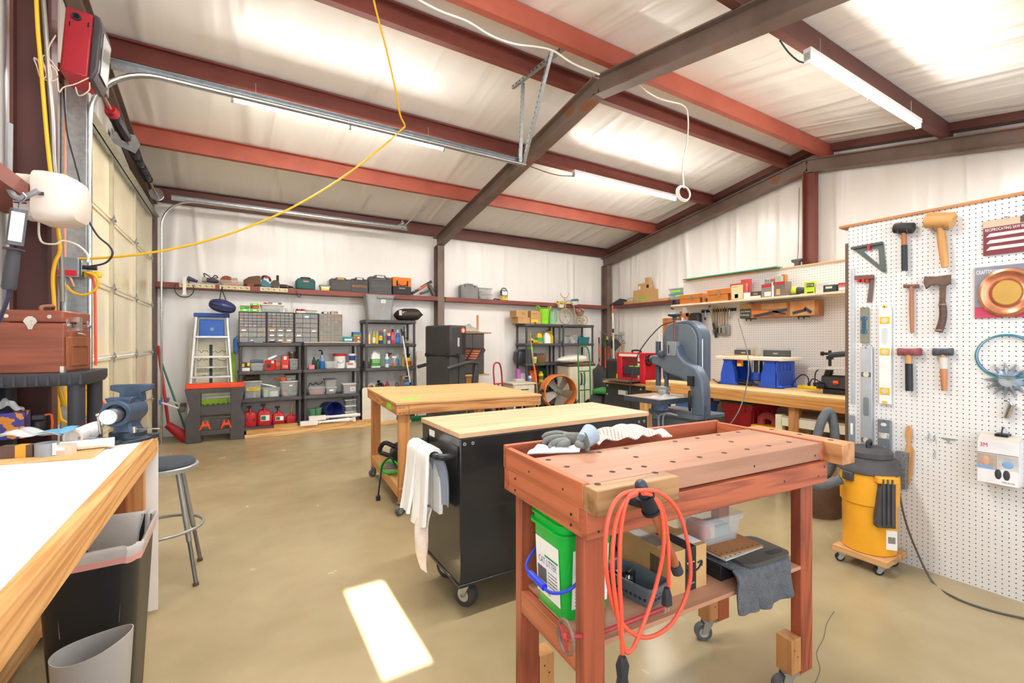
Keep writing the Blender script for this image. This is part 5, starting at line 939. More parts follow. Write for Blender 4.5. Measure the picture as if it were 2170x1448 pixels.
for sx in (-1, 1):
    g = G(); g.face_prism([(sx*.16, 0), (sx*.33, 0), (sx*.345, .3), (sx*.29, .45), (sx*.345, .72), (sx*.17, .72), (sx*.17, .1)], -.06, .0); g.build('leg', WH, t, bev=.008)
    g = G(); g.face_prism([(sx*.16, 0), (sx*.33, 0), (sx*.345, .3), (sx*.29, .45), (sx*.345, .72), (sx*.17, .72), (sx*.17, .1)], .1, .14); g.build('rear_leg', WH, t, bev=.008)
g = G(); g.box(-.18, .18, -.05, -.01, .66, .72); g.box(-.18, .18, -.05, .1, .36, .39); g.box(-.18, .18, -.055, -.04, .36, .5); g.build('tray', WH, t, bev=.006)
g = G()
for i in range(6): g.cyl((-.15+i*.06, -.056, .5), (-.15+i*.06, -.056, .515), .018, n=10)
g.build('tray_rim', WH, t)
g = G(); g.box(-.18, .18, -.05, -.0, .09, .16); g.box(-.18, .18, -.05, .0, .31, .335); g.box(-.06, .06, -.045, -.01, .16, .31); g.build('shelf_panel', WH, t, bev=.006)
for sx in (-1, 1):
    g = G(); 
    for q in (-1, 1): g.tube([(sx*.12+q*.02, -.055, .28), (sx*.12+q*.03, -.055, .24), (sx*.12+q*.05, -.055, .19), (sx*.12+q*.055, -.055, .17)], .012)
    g.box(sx*.12-.03, sx*.12+.03, -.065, -.045, .215, .25); g.build('clamp_jaw', mat('#ea4a2a', .5), t)
for i, (u0, v0, u1, v1, lb) in enumerate(((340, 853, 386, 868, 'upper silver bar clamp with a blue end leaning on the workhorse'), (356, 848, 388, 860, 'second silver bar clamp with a blue end behind the first'))):
    a, b = P(u0, v0, Y=7.4+.1*i), P(u1, v1, Y=7.42+.1*i); t = thing('bar_clamp', lb, 'bar clamp', a, 0, 'bar clamps by the workhorse'); d = b-a; g = G(); g.cyl((0, 0, 0), d, .014, n=6); g.build('bar', ALU, t); g = G(); g.cbox((0, 0, 0), (.03, .05, .05)); g.build('pad', mat('#3a5aa0', .5), t, bev=.004); g = G(); g.cbox(d, (.07, .05, .07)); g.build('clamp_head', mat('#4a4848', .5), t, bev=.012)
a = P(352, 925, Z=0); g = G(); g.box(0, .2, -.02, .02, 0, .04); g.m = 1; g.box(.19, .3, -.035, .035, 0, .06); one(g, 'spirit_level', [YELLOW, mat('#4a4a48', .5)], 'yellow tool with a grey end on the floor beside the workhorse', 'tool', a, R(-4), bev=.005)
def plank(name, a, b, w, h, m, lb, z=0, group='boards on the floor by the shelves'):
    a, b = Vector(a), Vector(b); L = (b-a).length; g = G(); g.box(0, L, 0, w, 0, h); return one(g, name, m, lb, 'board', (a.x, a.y, z), math.atan2((b-a).y, (b-a).x), group, bev=.003)
plank('lumber_board', (.10, 7.36), (2.52, 7.44), .09, .045, PINE, 'long pine board lying foremost on the floor before the shelves')
plank('lumber_board', (.12, 7.47), (2.0, 7.52), .085, .09, wood('#ddb679', '#bd8448', 'X', 8), 'thicker pine board lying behind the foremost one')
plank('wood_offcut', (.47, 7.475), (.78, 7.484), .06, .05, wood('#c9a262', '#a97a3e', 'X', 8), 'short tan offcut resting on the thicker pine board', .0905, None)
for i, (y, z_, x0, x1, lb) in enumerate(((7.405, .0905, .82, 1.62, 'lower white turned baluster lying on the pine boards'), (7.475, .0905, .84, 1.6, 'upper white turned baluster lying on the pine boards'))):
    g = G(); g.box(0, .24, -.033, .033, 0, .066); g.lathe([(.033, .24), (.02, .25), (.031, .27), (.02, .29), (.024, .5), (.033, .7), (.02, .73), (.031, .75), (.02, .76)], 18, tr(0, 0, .033) @ rot('Y', R(90))); g.box(.76, x1-x0, -.033, .033, 0, .066)
    one(g, 'baluster', WHITE, lb, 'baluster', (x0+.1*i, 7.5+.0*i, z_+.067*i), 0, 'white balusters')
t = thing('push_broom', 'green push broom with a silver pole standing before the tall shelf unit', 'broom', (2.52, 7.5, 0))
g = G(); g.box(-.05, .42, -.035, .035, .05, .085); g.build('head', mat('#1f7a4d', .5), t, bev=.005); g = G(); g.box(-.045, .415, -.03, .03, 0, .052); g.build('bristles', mat('#1d5a3c', .9, bump=.4, bscale=200), t)
q = P(853, 712, Y=7.58)-Vector((2.52, 7.5, 0)); q0 = Vector((.1, 0, .09)); g = G(); g.cyl(q0, q, .013, n=14); g.m = 1; g.cyl(q0.lerp(q, .38), q0.lerp(q, .42), .017, n=14); g.cyl(q, q+(q-q0).normalized()*.12, .016, n=14); g.build('pole', [mat('#e6e6e2', .35), BLACK], t)
def leaning(name, u0, u1, vt, Y, m, lb, top_back=.1, r=.04):
    a, b = P(u0, vt, Y=Y), P(u1, vt, Y=Y); w = b.x-a.x; h = a.z; g = G(); out = []
    for qx, qz, a0 in ((w-r, h-r, 0), (r, h-r, 90)): out += [(qx+r*cos(R(a0+i*18)), qz+r*sin(R(a0+i*18))) for i in range(6)]
    g.face_prism(out+[(0, 0), (w, 0)], 0, .02, rot('X', -math.atan2(top_back, h))); return one(g, name, m, lb, 'panel', (a.x, Y-.02, 0), 0, bev=.004)
leaning('leaning_board', 767, 840, 822, 7.617, mat('#e6dfcf', .4), 'cream rounded panel leaning on the tall shelf unit behind the wood table', .0)
leaning('leaning_board', 884, 925, 745, 7.9, mat('#eae5da', .35), 'tall white panel leaning on the wall between the shelves and the treadmill', .08)
def q3(x0, x1, vt, z, Y=YS, vb=0):
    return at_Y(1060+x0/5.79, 1060+x1/5.79, 620+vt/5.79, 700, Y, z)
z = 1.721
loc, w, h = q3(225, 375, 305, z); carton('moving_carton', 'lower kraft carton at the left end on top of the tall shelf unit', loc+Vector((0, .14, 0)), w, .22, h); hA = h
loc, w, h = q3(190, 350, 222, z+hA); carton('open_carton', 'shallow kraft tray carton tilted on the lower left carton', loc+Vector((.0, .13, 0)), w*.95, .22, h, R(6), marks=[(None, -.02, .1, .02, h-.01, 'PHILL', mat('#4d6a3a', .7))], flap=False)
loc, w, h = q3(376, 470, 225, z); carton('moving_carton', 'kraft carton with a yellow shipping label beside the lime tub', loc+Vector((0, .1, 0)), w, .2, h, marks=[(mat('#efc53a', .5), -w*.45, w*.45, .03, h*.32), (DKGREY, -w*.05, w*.2, 0.005, h*.14), (mat('#7a5a35', .8), -w*.4, w*.3, h*.75, h*.78)])
loc, w, h = q3(474, 524, 235, z); carton('moving_carton', 'narrow kraft carton standing half behind the lime tub', loc+Vector((0, .16, 0)), w, .18, h)
loc, w, h = q3(518, 640, 200, z); t = thing('flexible_tub', 'lime green flexible tub with loop handles on the tall shelf unit', 'tub', loc+Vector((0, .14, 0))); LG = mat('#8fdc1e', .5)
g = G(); g.lathe([(w*.4, 0), (w*.5, h), (w*.47, h), (w*.37, .01)], 30); g.build('tub', LG, t)
for sx in (-1, 1): g = G(); g.tube([(sx*w*.47, -.06, h), (sx*w*.62, -.05, h+.05), (sx*w*.62, .05, h+.05), (sx*w*.47, .06, h)], .012); g.build('loop_handle', LG, t)
loc, w, h = q3(636, 705, 235, z); t = thing('watering_can', 'pale green watering can on the tall shelf unit', 'watering can', loc+Vector((.0, .1, 0))); WG = mat('#8fbf92', .45)
g = G(); g.lathe([(w*.52, 0), (w*.5, h*.6), (w*.36, h), (w*.32, h), (w*.45, h*.5)], 24); g.build('can', WG, t); g = G(); g.tube([(w*.2, 0, h*.95), (w*.5, 0, h*1.15), (w*.85, 0, h*.95), (w*.85, 0, h*.4), (w*.5, 0, h*.15)], .014); g.build('handle', WG, t)
b = Vector((P(1222, 685, Y=YS).x, YS+.1, z)); t = thing('planter_tricycle', 'cream metal tricycle planter with yellow, blue and pink flowers', 'planter', b); CM = mat('#c9b183', .4, .3)
def px3(x, y): p = P(1060+x/5.79, 620+y/5.79, Y=YS); return Vector((p.x-b.x, 0, max(p.z-b.z, 0)))
def wheel3(c, r, nm):
    g = G(); g.tube([c+Vector((r*cos(a), 0, r*sin(a))) for a in [2*pi*i/20 for i in range(20)]], .011, closed=True, k=2)
    for i in range(6): g.cyl(c, c+Vector((r*cos(i*pi/3), 0, r*sin(i*pi/3))), .003, n=5)
    g.cyl(c-Vector((0, .02, 0)), c+Vector((0, .02, 0)), .015); g.build(nm, CM, t)
r1 = px3(838, 190).z-px3(838, 285).z; c1 = px3(838, 285); c1.z = r1+.011; wheel3(c1, r1, 'front_wheel')
r2 = .09
for y in (-.08, .08): wheel3(Vector((px3(1040, 0).x, y, r2+.011)), r2, 'rear_wheel')
g = G(); g.tube([px3(838, 280)+Vector((0, .02, 0)), px3(835, 180), px3(828, 60)], .012); g.tube([px3(775, 5), px3(790, 40), px3(828, 60), px3(865, 45), px3(880, 2)], .008); g.tube([px3(835, 120), px3(885, 100), px3(935, 160), px3(955, 250), px3(1000, 310), px3(1040, 320)], .012); g.cyl(px3(1040, 320)+Vector((0, -.09, 0)), px3(1040, 320)+Vector((0, .09, 0)), .008); g.build('frame', CM, t)
def posy(c, w, bm, fm, nm):
    g = G(); g.lathe([(w*.35, 0), (w*.5, w*.45), (w*.46, w*.45), (w*.3, .02)], 16, tr(*c)); g.build('basket', bm, t); rn = random.Random(nm); g = G(); g.m = 0
    for i in range(26):
        a, rr = rn.uniform(0, 6.28), w*.5*rn.random()**.5; g.m = 0 if rn.random() < .72 else 1; g.ball((c.x+rr*cos(a), rr*sin(a), c.z+w*.45+rn.uniform(0, w*.3)), w*.11, 7, 5)
    g.build('flowers', [fm, mat('#5f8a4c', .7)], t)
posy(px3(778, 185), .17, mat('#e3d9bf', .7), mat('#f1d21f', .6), 'yel'); posy(px3(930, 150)+Vector((.04, 0, 0)), .17, mat('#e6dcc8', .7), mat('#5d8fb4', .6), 'blu'); posy(px3(1012, 285), .2, mat('#8a765c', .7), mat('#ea6f97', .6), 'pnk')
z = 1.321
loc, w, h = q3(405, 490, 560, z); t = thing('yellow_can', 'low yellow and black garden product on the second shelf', 'garden product', loc+Vector((0, .08, 0))); g = G(); g.cyl((-w*.3, 0, .035), (w*.4, 0, .035), .035); g.build('body', YELLOW, t); g = G(); g.cyl((-w*.32, 0, .035), (-w*.3, 0, .035), .025); g.build('cap', BLACK, t)
loc, w, h = q3(415, 470, 525, z); bottle('green and white garden spray bottle on the second shelf', loc+Vector((0, .18, 0)), w*.5, h, WHITE, GREEN, mat('#3c9a4b', .5), trigger=True, group='garden bottles')
loc, w, h = q3(480, 545, 490, z); jug('yellow and green garden jug with a green cap', loc+Vector((0, .1, 0)), w, .1, h, YELLOW, GREEN, mat('#4ba05a', .5), group='garden bottles')
loc, w, h = q3(560, 632, 492, z); jug('white jug beside the tall yellow one', loc+Vector((0, .08, 0)), w, .11, h, WHITE, WHITE, group='garden bottles')
loc, w, h = q3(612, 702, 460, z); jug('tall yellow jug with a black cap on the second shelf', loc+Vector((.01, .2, 0)), w, .11, h, YELLOW, BLACK, group='garden bottles')
loc, w, h = q3(778, 862, 545, z); tote('clear_tub', 'left clear tub under the planter tricycle', 'tub', loc+Vector((0, .1, 0)), w, .16, h, FROST, fill=[(mat('#8a8f98', .6), 0, w*.6, h*.5)])
loc, w, h = q3(868, 968, 545, z); tote('clear_tub', 'right clear tub under the planter tricycle, kraft card on top', 'tub', loc+Vector((0, .1, 0)), w, .16, h, FROST, fill=[(mat('#9aa0a6', .6), 0, w*.6, h*.5)]); hb = h
g = G(); g.box(-.11, .11, -.07, .07, 0, .02, rot('Y', R(-4))); one(g, 'kraft_card', KRAFT, 'flat kraft pack lying across the clear tubs', 'card pack', loc+Vector((.01, .12, hb+.009)))
loc, w, h = q3(972, 1108, 548, z); tote('teal_bin', 'teal plastic bin with blue cloths under the planter tricycle', 'bin', loc+Vector((0, .12, 0)), w, .2, h, mat('#1f6f70', .5), taper=.9); g = G(); g.sheet(lambda u, v: ((u-.5)*.18, (v-.5)*.1, .03+.035*sin(u*5)*sin(v*4+1)), 10, 8, .004); one(g, 'cloth', mat('#5ba3c4', .8), 'blue cloth heaped on the teal bin', 'cloth', loc+Vector((-.01, .12, h-.02)))
z = .921
loc, w, h = q3(228, 335, 700, z); g = G(); g.loft([rrect(a, b_, .05, zz, cx=c) for a, b_, zz, c in ((w*.9, .2, 0, 0), (w, .24, h*.3, 0), (w*.95, .22, h*.8, .01), (w*.5, .14, h, .02))]); one(g, 'trash_bag', mat('#34343a', .25, bump=.6, bscale=25), 'shiny black plastic bag on the middle shelf', 'bag', loc+Vector((0, .15, 0)))
loc, w, h = q3(345, 402, 698, z); tote('dark_bin', 'dark grey bin beside the black plastic bag', 'bin', loc+Vector((0, .13, 0)), w, .2, h, mat('#4a4a4c', .5), taper=.9)
loc, w, h = q3(412, 466, 792, z); t = thing('cup', 'white cup with a green label on the middle shelf', 'cup', loc+Vector((0, .06, 0))); g = G(); g.lathe([(w*.38, 0), (w*.48, h*.95), (w*.52, h*.95), (w*.5, h)], 18); g.build('cup', WHITE, t); g = G(); g.lathe([(w*.41, h*.15), (w*.47, h*.7)], 18, None, False, False); g.build('label_band', LIME, t)
loc, w, h = q3(462, 590, 768, z); t = thing('wicker_basket', 'brown wicker basket with dark stems on the middle shelf', 'basket', loc+Vector((0, .12, 0))); g = G(); g.lathe([(w*.4, 0), (w*.5, h*.5), (w*.47, h), (w*.43, h), (w*.38, .02)], 24); g.build('basket', mat('#8a623a', .8, bump=.6, bscale=120), t); g = G(); [g.tube([(w*.3*cos(i), .05*sin(i), h*.9), (w*.45*cos(i), .07*sin(i), h*1.15), (w*.6*cos(i), .06, h*1.1)], .006) for i in range(7)]; g.build('stem', mat('#4a3526', .8), t)
z = .521
loc, w, h = q3(215, 312, 1065, z); carton('white_carton', 'white box under the purple one on the fourth shelf', loc+Vector((0, .1, 0)), w*1.2, .15, .09, 0, WHITE, flap=False)
loc2, w2, h2 = q3(215, 250, 962, z+.0905); carton('purple_box', 'purple upright box on the white one', loc+Vector((-.03, .1, .0905)), w2, .08, .2, 0, mat('#c06fb6', .5), flap=False); carton('lilac_box', 'pale lilac box beside the purple one', loc+Vector((.07, .1, .0905)), .1, .08, .11, 0, mat('#d3b5d2', .5), flap=False)
for x0, x1, vt, m, lb, k in ((362, 404, 1000, mat('#dfe6f0', .4), 'white bottle with a blue cap beside the orange bag', 'b'), (496, 544, 972, YELLOW, 'yellow and tan can beside the orange bag', 'a')):
    loc, w, h = q3(x0, x1, vt, z, vb=0); hh = max(.12, h); (bottle if k == 'b' else aerosol)(lb, loc+Vector((0, .06, 0)), w*.5, hh, m, BLUE if k == 'b' else YELLOW, **({'band': mat('#7b98c4', .4)} if k == 'b' else {'band': mat('#8c6a44', .5)}), group='bottles on the fourth shelf')
def bag(name, lb, loc, w, d, h, m, cat='bag'):
    g = G(); g.loft([rrect(w*a, d*b_, .03, zz*h, cx=c*w) for a, b_, zz, c in ((.9, .9, 0, 0), (1, 1, .25, .02), (.98, .85, .7, -.02), (.94, .3, .97, .02), (.96, .1, 1, .03))]); return one(g, name, m, lb, cat, loc)
loc, w, h = q3(405, 492, 962, z); t_ = bag('orange_bag', 'orange printed bag on the fourth shelf behind the broom handle', loc+Vector((0, .14, 0)), w, .1, max(h, .2), mat('#e8662e', .4, var=.2, scale=18))
loc, w, h = q3(470, 530, 945, z); bag('red_bag', 'red bag behind the yellow can', loc+Vector((0, .25, 0)), w*1.3, .1, h+.05, mat('#cf3f2c', .4, var=.2, scale=18))
loc, w, h = q3(535, 650, 905, z); bag('fertilizer_bag', 'dark green and red printed bag on the fourth shelf', loc+Vector((0, .25, 0)), w, .12, h, mat('#2f5a34', .4, var=.5, scale=14))
loc, w, h = q3(640, 712, 1010, z); bag('pink_bag', 'dull pink bag at the right of the fourth shelf', loc+Vector((-.02, .12, 0)), w, .1, max(h, .12), mat('#a6505a', .5))
carton('blue_bin', 'blue box on the lowest shelf behind the nightstand', (5.12, 7.8, .111), .2, .2, .3, 0, mat('#2358b8', .4), 'bin', flap=False)
b = P(1141, 862, Y=7.1); b.z = 0; t = thing('garden_broom', 'broom with a bent orange wooden handle leaning on the tall shelf unit', 'broom', b); tp = P(1123, 702, Y=7.55)-b
g = G(); g.tube([(0, 0, .1), tp*.35+Vector((.02, 0, .06)), tp*.7, tp], .014); g.m = 1; g.tube([tp*.72, tp*.8], .016, k=1); g.build('handle', [mat('#c08a4e', .5), LIMETAPE], t); g = G(); g.loft([rrect(.28, .04, .015, 0), rrect(.2, .035, .015, .13)]); g.build('bristles', mat('#5a4a3c', .9), t)
BG = mat('#d9cfb8', .5, var=.05); t = thing('utility_cabinet', 'beige two door cabinet with black pull handles and a dark top', 'cabinet', (5.69, 7.2, 0))
g = G(); g.box(0, .66, 0, .38, 0, .86); g.build('body', BG, t, bev=.004)
for k in (0, 1):
    g = G(); g.box(.005+.328*k, .325+.328*k, -.02, 0, .03, .85); dd = g.build('door', BG, t, bev=.004)
    x = .29 if not k else .37; g = G(); g.tube([(x, -.02, .48), (x, -.05, .52), (x, -.05, .68), (x, -.02, .72)], .014); g.build('handle', BLACK, dd)
g = G(); g.box(-.015, .675, -.03, .4, .86, .9); g.build('cabinet_top', mat('#4d4038', .5), t, bev=.004); g = G(); g.box(.2, .67, .0, .39, .9, .912); g.build('wood_sheet', mat('#a8693f', .6), t)
def wb(u, v):
    a = 2*pi*v; s_ = (1-abs(2*u-1)**3)*.9+.1; return ((u-.5)*.78, .15*cos(a)*s_, .07+.0687*sin(a)*s_+(.05*u if sin(a) > 0 else 0))
g = G(); g.sheet(wb, 22, 24, .002); one(g, 'white_bag', mat('#e9e0d4', .4, bump=.5, bscale=12), 'white plastic sack lying on the beige cabinet', 'bag', (5.9, 7.36, .913))
def hand_truck(lb, loc, w, h, m, wheels=True, bar=.35, rz=0):
    t = thing('hand_truck', lb, 'hand truck', loc, rz)
    g = G(); g.tube([(-w/2, 0, .06), (-w/2, .02, h*.6), (-w/2, .04, h*.84), (-w*.36, .05, h*.97), (0, .055, h), (w*.36, .05, h*.97), (w/2, .04, h*.84), (w/2, .02, h*.6), (w/2, 0, .06)], .014, n=10); g.build('frame', m, t)
    g = G()
    for z in (bar*h, h*.63): g.cyl((-w/2, .015, z), (w/2, .015, z), .011)
    g.cyl((0, .01, .08), (0, .02, h*.63), .011); g.build('crossbar', m, t)
    g = G(); g.box(-w/2-.02, w/2+.02, -.2, 0, 0, .012); g.build('toe_plate', m, t)
    if wheels:
        for sx in (-1, 1):
            g = G(); g.cyl((sx*(w/2), 0, .3), (sx*(w/2+.03), .12, .12), .01); g.cyl((sx*w/2, 0, .1), (sx*(w/2+.06), .12, .125), .01); g.build('wheel_bracket', m, t)
            g = G(); g.lathe([(.07, -.04), (.115, -.03), (.125, 0), (.115, .03), (.07, .04)], 24, tr(sx*(w/2+.07), .12, .125) @ rot('Y', R(90))); wl = g.build('wheel', RUBBER, t); g = G(); g.lathe([(.0001, -.03), (.065, -.036), (.07, 0), (.065, .036), (.0001, .03)], 20, tr(sx*(w/2+.07), .12, .125) @ rot('Y', R(90))); g.build('hub', mat('#d8d6d0', .4), wl)
    return t
hand_truck('green two wheeled hand truck standing before the beige cabinet', (P(1240, 800, Y=6.62).x, 6.62, 0), .28, 1.27, mat('#1f7d43', .4))
hand_truck('red hand truck behind the wood table', (P(1058, 800, Y=6.9).x, 6.9, 0), .22, .99, mat('#b01f30', .4), rz=R(22))
t = thing('drum_fan', 'orange drum fan with grey blades on a black stand', 'fan', (P(1184, 830, Y=6.55).x, 6.5, 0), R(-13)); FO = mat('#d9792e', .45, var=.06); CZ = .45; RF = .305
g = G(); g.pipe((0, -.02, CZ), (0, .24, CZ), RF, RF-.012, 48); g.tube([(RF*cos(i*pi/20), -.02, CZ+RF*sin(i*pi/20)) for i in range(40)], .012, closed=True, k=1); g.build('drum', FO, t)
for i in range(5):
    a = i*2*pi/5+.55; g = G(tr(0, .08, CZ) @ rot('Y', a) @ rot('Z', R(24))); g.face_prism([(-.045, .03), (.045, .03), (.1, RF-.03), (-.09, RF-.03)], -.003, .003); g.build('blade', mat('#938f86', .45, .3), t)
g = G(); g.cyl((0, .02, CZ), (0, .12, CZ), .05, n=20); g.cyl((0, .0, CZ), (0, .02, CZ), .03); g.build('hub', mat('#8d8d8a', .4, .6), t); g = G(); g.cyl((0, .12, CZ), (0, .24, CZ), .07); g.build('motor', DKGREY, t)
g = G(); g.box(-RF, RF, .225, .24, CZ-.012, CZ+.012); g.box(-.012, .012, .225, .24, CZ-RF, CZ+RF); g.build('motor_mount', DKGREY, t)
g = G()
for sx in (-1, 1): g.tube([(sx*.3, -.06, .014), (sx*.335, .09, CZ-.05), (sx*.335, .1, CZ)], .014, k=2); g.tube([(sx*.335, .1, CZ-.1), (sx*.3, .3, .014)], .014, k=1)
g.cyl((-.3, .3, .014), (.3, .3, .014), .014); g.cyl((-.3, -.06, .014), (.3, -.06, .014), .014); g.build('stand', BLACK, t); g = G(); g.cyl((-.33, .02, CZ+.03), (-.36, .02, CZ+.05), .03); g.box(-.4, -.3, -.0, .03, CZ+.02, CZ+.04); g.build('cord_wrap', BLACK, t)
g = G(rot('Z', R(-0))); M = tr(-.275, -.025, .3) @ rot('Y', R(-30)); g.text('DRUM FAN', -.02, -.0, 0, .02, .1, M); g.build('lettering', WHITE, t)
NS = mat('#dcd3bf', .5, var=.05); t = thing('nightstand', 'cream wooden nightstand with one drawer behind the wood table', 'nightstand', (4.3, 7.05, 0)); g = G(); g.box(-.0, .46, 0, .4, .38, .57); g.build('case', NS, t, bev=.004); g = G(); g.box(-.02, .48, -.02, .42, .57, .595); g.build('top', NS, t, bev=.003)
g = G(); g.box(.02, .44, -.015, 0, .4, .55); dr = g.build('drawer', NS, t, bev=.004); g = G(); g.tube([(.16, -.015, .48), (.17, -.04, .48), (.29, -.04, .48), (.3, -.015, .48)], .007); g.build('handle', BLACK, dr)
for x in (0.02, .4):
    for y in (.01, .35): g = G(); g.loft([rrect(.025, .025, .004, 0, cx=x+.02, cy=y+.02), rrect(.045, .045, .004, .38, cx=x+.02, cy=y+.02)]); g.build('leg', NS, t)
TM = mat('#403f40', .5, var=.06); t = thing('treadmill', 'folded black treadmill with a console of orange displays', 'treadmill', (3.12, 7.05, 0), R(-72))
g = G(); g.box(-.3, .3, -.34, -.16, .1, 1.12); g.build('deck_cover', TM, t, bev=.01); g = G(); g.box(-.32, .32, -.16, -.02, .08, 1.5); g.build('base_deck', TM, t, bev=.012)
g = G(); g.box(-.32, .32, -.35, -.0, 1.12, 1.62); g.build('roller_end', mat('#3a3839', .45), t, bev=.03); g = G(); g.cyl((.315, -.08, 1.54), (.323, -.08, 1.54), .045, n=24); g.m = 1; g.cyl((.32, -.08, 1.54), (.326, -.08, 1.54), .028, n=24); g.build('badge', [ORANGE, mat('#f0c9a0', .4)], t)
for x, y in ((-.25, -.36), (.25, -.36), (.325, -.2)): g = G(); g.cyl((x, y-.02, 1.14), (x, y+.02, 1.14), .035, n=16); g.build('roller_foot', RUBBER, t)
g = G(); g.box(.32, .324, -.2, -.16, 1.28, 1.42); g.build('decal', LGREY, t)
for x in (-.34, .34): g = G(); g.loft([[Vector((x+a, y+b_, z_)) for a, b_ in ((-.03, -.05), (.03, -.05), (.03, .05), (-.03, .05))] for y, z_ in ((.05, .08), (.22, 1.0))]); g.build('upright', TM, t, bev=.008)
MC = tr(0, .2, 1.0) @ rot('X', R(-38)); g = G(); g.box(-.36, .36, -.03, .03, 0, .3, MC); g.m = 1
for k in range(3): g.box(-.33+k*.23, -.13+k*.23, -.034, -.028, .04, .26, MC)
g.m = 2
for k in range(3):
    for j in range(4): g.box(-.32+k*.23, -.14+k*.23, -.0345, -.03, .06+j*.05, .085+j*.05, MC)
g.build('console', [mat('#39383a', .4), mat('#7d4634', .4), mat('#e08a60', .5)], t, bev=.004)
for x in (-.36, .36): g = G(); g.tube([(x, .22, 1.0), (x, 0, 1.02), (x, -.46, .94)], .03, n=12); g.build('handrail', TM, t)
g = G(); g.box(-.37, .37, -.3, .3, 0, .08); g.build('floor_base', TM, t, bev=.01)
t = thing('metal_cabinet', 'black metal cabinet standing on a wooden crate by the back wall', 'cabinet', (3.5, 7.62, .75)); g = G(); g.box(0, .5, 0, .4, 0, .76); g.build('body', mat('#4a4845', .5), t, bev=.006)
for k in (0, 1): g = G(); g.box(.01+.245*k, .245+.245*k, -.015, 0, .015, .745); g.build('door', mat('#4d4a47', .5), t, bev=.004)
g = G(); g.cyl((.27, -.04, .22), (.27, -.015, .22), .018); g.cyl((.23, -.03, .3), (.23, -.015, .3), .01); g.build('lock', CHROME, t)
t = thing('wooden_crate', 'tan wooden crate under the black metal cabinet', 'crate', (3.56, 7.6, 0)); g = G(); g.box(.06, .32, 0, .4, 0, .72); g.build('crate_body', wood('#c99452', '#a3703a', 'Z'), t, bev=.004); g = G(); g.box(-.05, .52, -.04, .42, .72, .749); g.build('crate_top', PINE, t, bev=.003)
g = G(); g.box(-.06, .62, -.05, .4, 0, .025); one(g, 'wood_board', wood('#b9855a', '#93633d', 'X'), 'brown board on top of the black metal cabinet', 'board', (3.52, 7.64, 1.5105), bev=.003)
g = G(); g.sheet(lambda u, v: ((u-.5)*.46, (v-.5)*.26, .011+.15*max(0, sin(u*pi))*max(0, sin(v*pi))*(.8+.3*sin(u*13)*cos(v*11))), 18, 12, .003); one(g, 'plastic_wrap', mat('#cfc8c0', .3, alpha=.75), 'heap of crumpled clear plastic on the black metal cabinet', 'plastic sheet', (3.75, 7.82, 1.5365))
g = G(); g.box(-.016, .016, -.016, .016, 0, .34); one(g, 'wood_stick', PINEZ, 'thin pine stick standing upright behind the crumpled plastic', 'stick', (4.03, 7.95, 1.5365))
def cpt(x, y, Y): return P(1240+x/4.26, 560+y/4.26, Y=Y)
def pole(name, x0, y0, Yt, foot, r, segs, lb, cat, head=None):
    tp = cpt(x0, y0, Yt); f = Vector(foot); t = thing(name, lb, cat, f); d = tp-f; g = G()
    for i, (a, b_, m) in enumerate(segs): g.m = i; g.cyl(d*a, d*b_, r*(1.0 if i % 2 == 0 else 1.15), n=12)
    g.build('handle', [s_[2] for s_ in segs], t)
    if head: head(t, d)
    return t
pole('garden_pole', 125, 662, 7.9, (6.92, 7.66, 0), .016, [(0, .42, BLACK), (.42, .62, ORG), (.62, .68, BLACK), (.68, .9, ORG), (.9, 1, BLACK)], 'black and orange pole leaning by the corner post', 'garden tool')
pole('cultivator', 180, 640, 7.9, (7.05, 7.6, 0), .013, [(0, .5, BLACK), (.5, .8, ORG), (.8, 1, mat('#2f6a4c', .5))], 'green handled hook tool leaning by the corner post', 'garden tool', lambda t, d: G().tube([d, d+Vector((-.02, 0, .05)), d+Vector((-.16, 0, .06))], .008).tube([d, d+Vector((.05, 0, .04)), d+Vector((.06, 0, -.06))], .006).build('hook', STEEL, t))
pole('garden_pole', 198, 655, 7.75, (7.0, 7.35, 0), .017, [(0, .5, RED), (.5, .85, mat('#b5362c', .5)), (.85, .95, BLACK), (.95, 1, YELLOW)], 'red pole with a yellow tip leaning by the corner post', 'garden tool')
pole('extension_pole', 247, 372, 7.45, (cpt(247, 372, 7.45).x+.02, 7.4, 0), .018, [(0, .72, mat('#d9d3bb', .4)), (.72, .76, BLACK), (.76, .92, WHITE), (.92, 1, ORANGE)], 'tall white pole with an orange grip leaning in the corner', 'pole')
def fan_head(t, d):
    g = G()
    for i in range(15): a = R(-58+i*8.3); g.tube([d, d+Vector((.14*sin(a), 0, .2*cos(a))), d+Vector((.3*sin(a), -.02, .36*cos(a))), d+Vector((.31*sin(a), -.06, .37*cos(a)))], .007, n=5, k=2)
    g.sheet(lambda u, v: d+Vector((.22*v*sin(R(-58+u*116)), .004, .28*v*cos(R(-58+u*116)))), 16, 4, .004); g.build('fan_tines', mat('#3c3b3d', .5), t)
pole('leaf_rake', 268, 790, 7.5, (7.15, 7.3, 0), .014, [(0, 1, mat('#8a5f3a', .6))], 'black plastic leaf rake standing tines up in the corner', 'rake', fan_head)
def small_fan(t, d):
    g = G()
    for i in range(9): a = R(-24+i*6); g.cyl(d, d+Vector((.2*sin(a), -.01, .22*cos(a))), .004, n=5)
    g.box(-.07, .07, -.006, .006, .13, .15, tr(*d)); g.build('tines', mat('#8f8d88', .4, .5), t)
pole('leaf_rake', 332, 700, 7.3, (7.0, 6.95, 0), .014, [(0, 1, mat('#b07a44', .6))], 'small grey wire rake with a wooden handle in the corner', 'rake', small_fan)
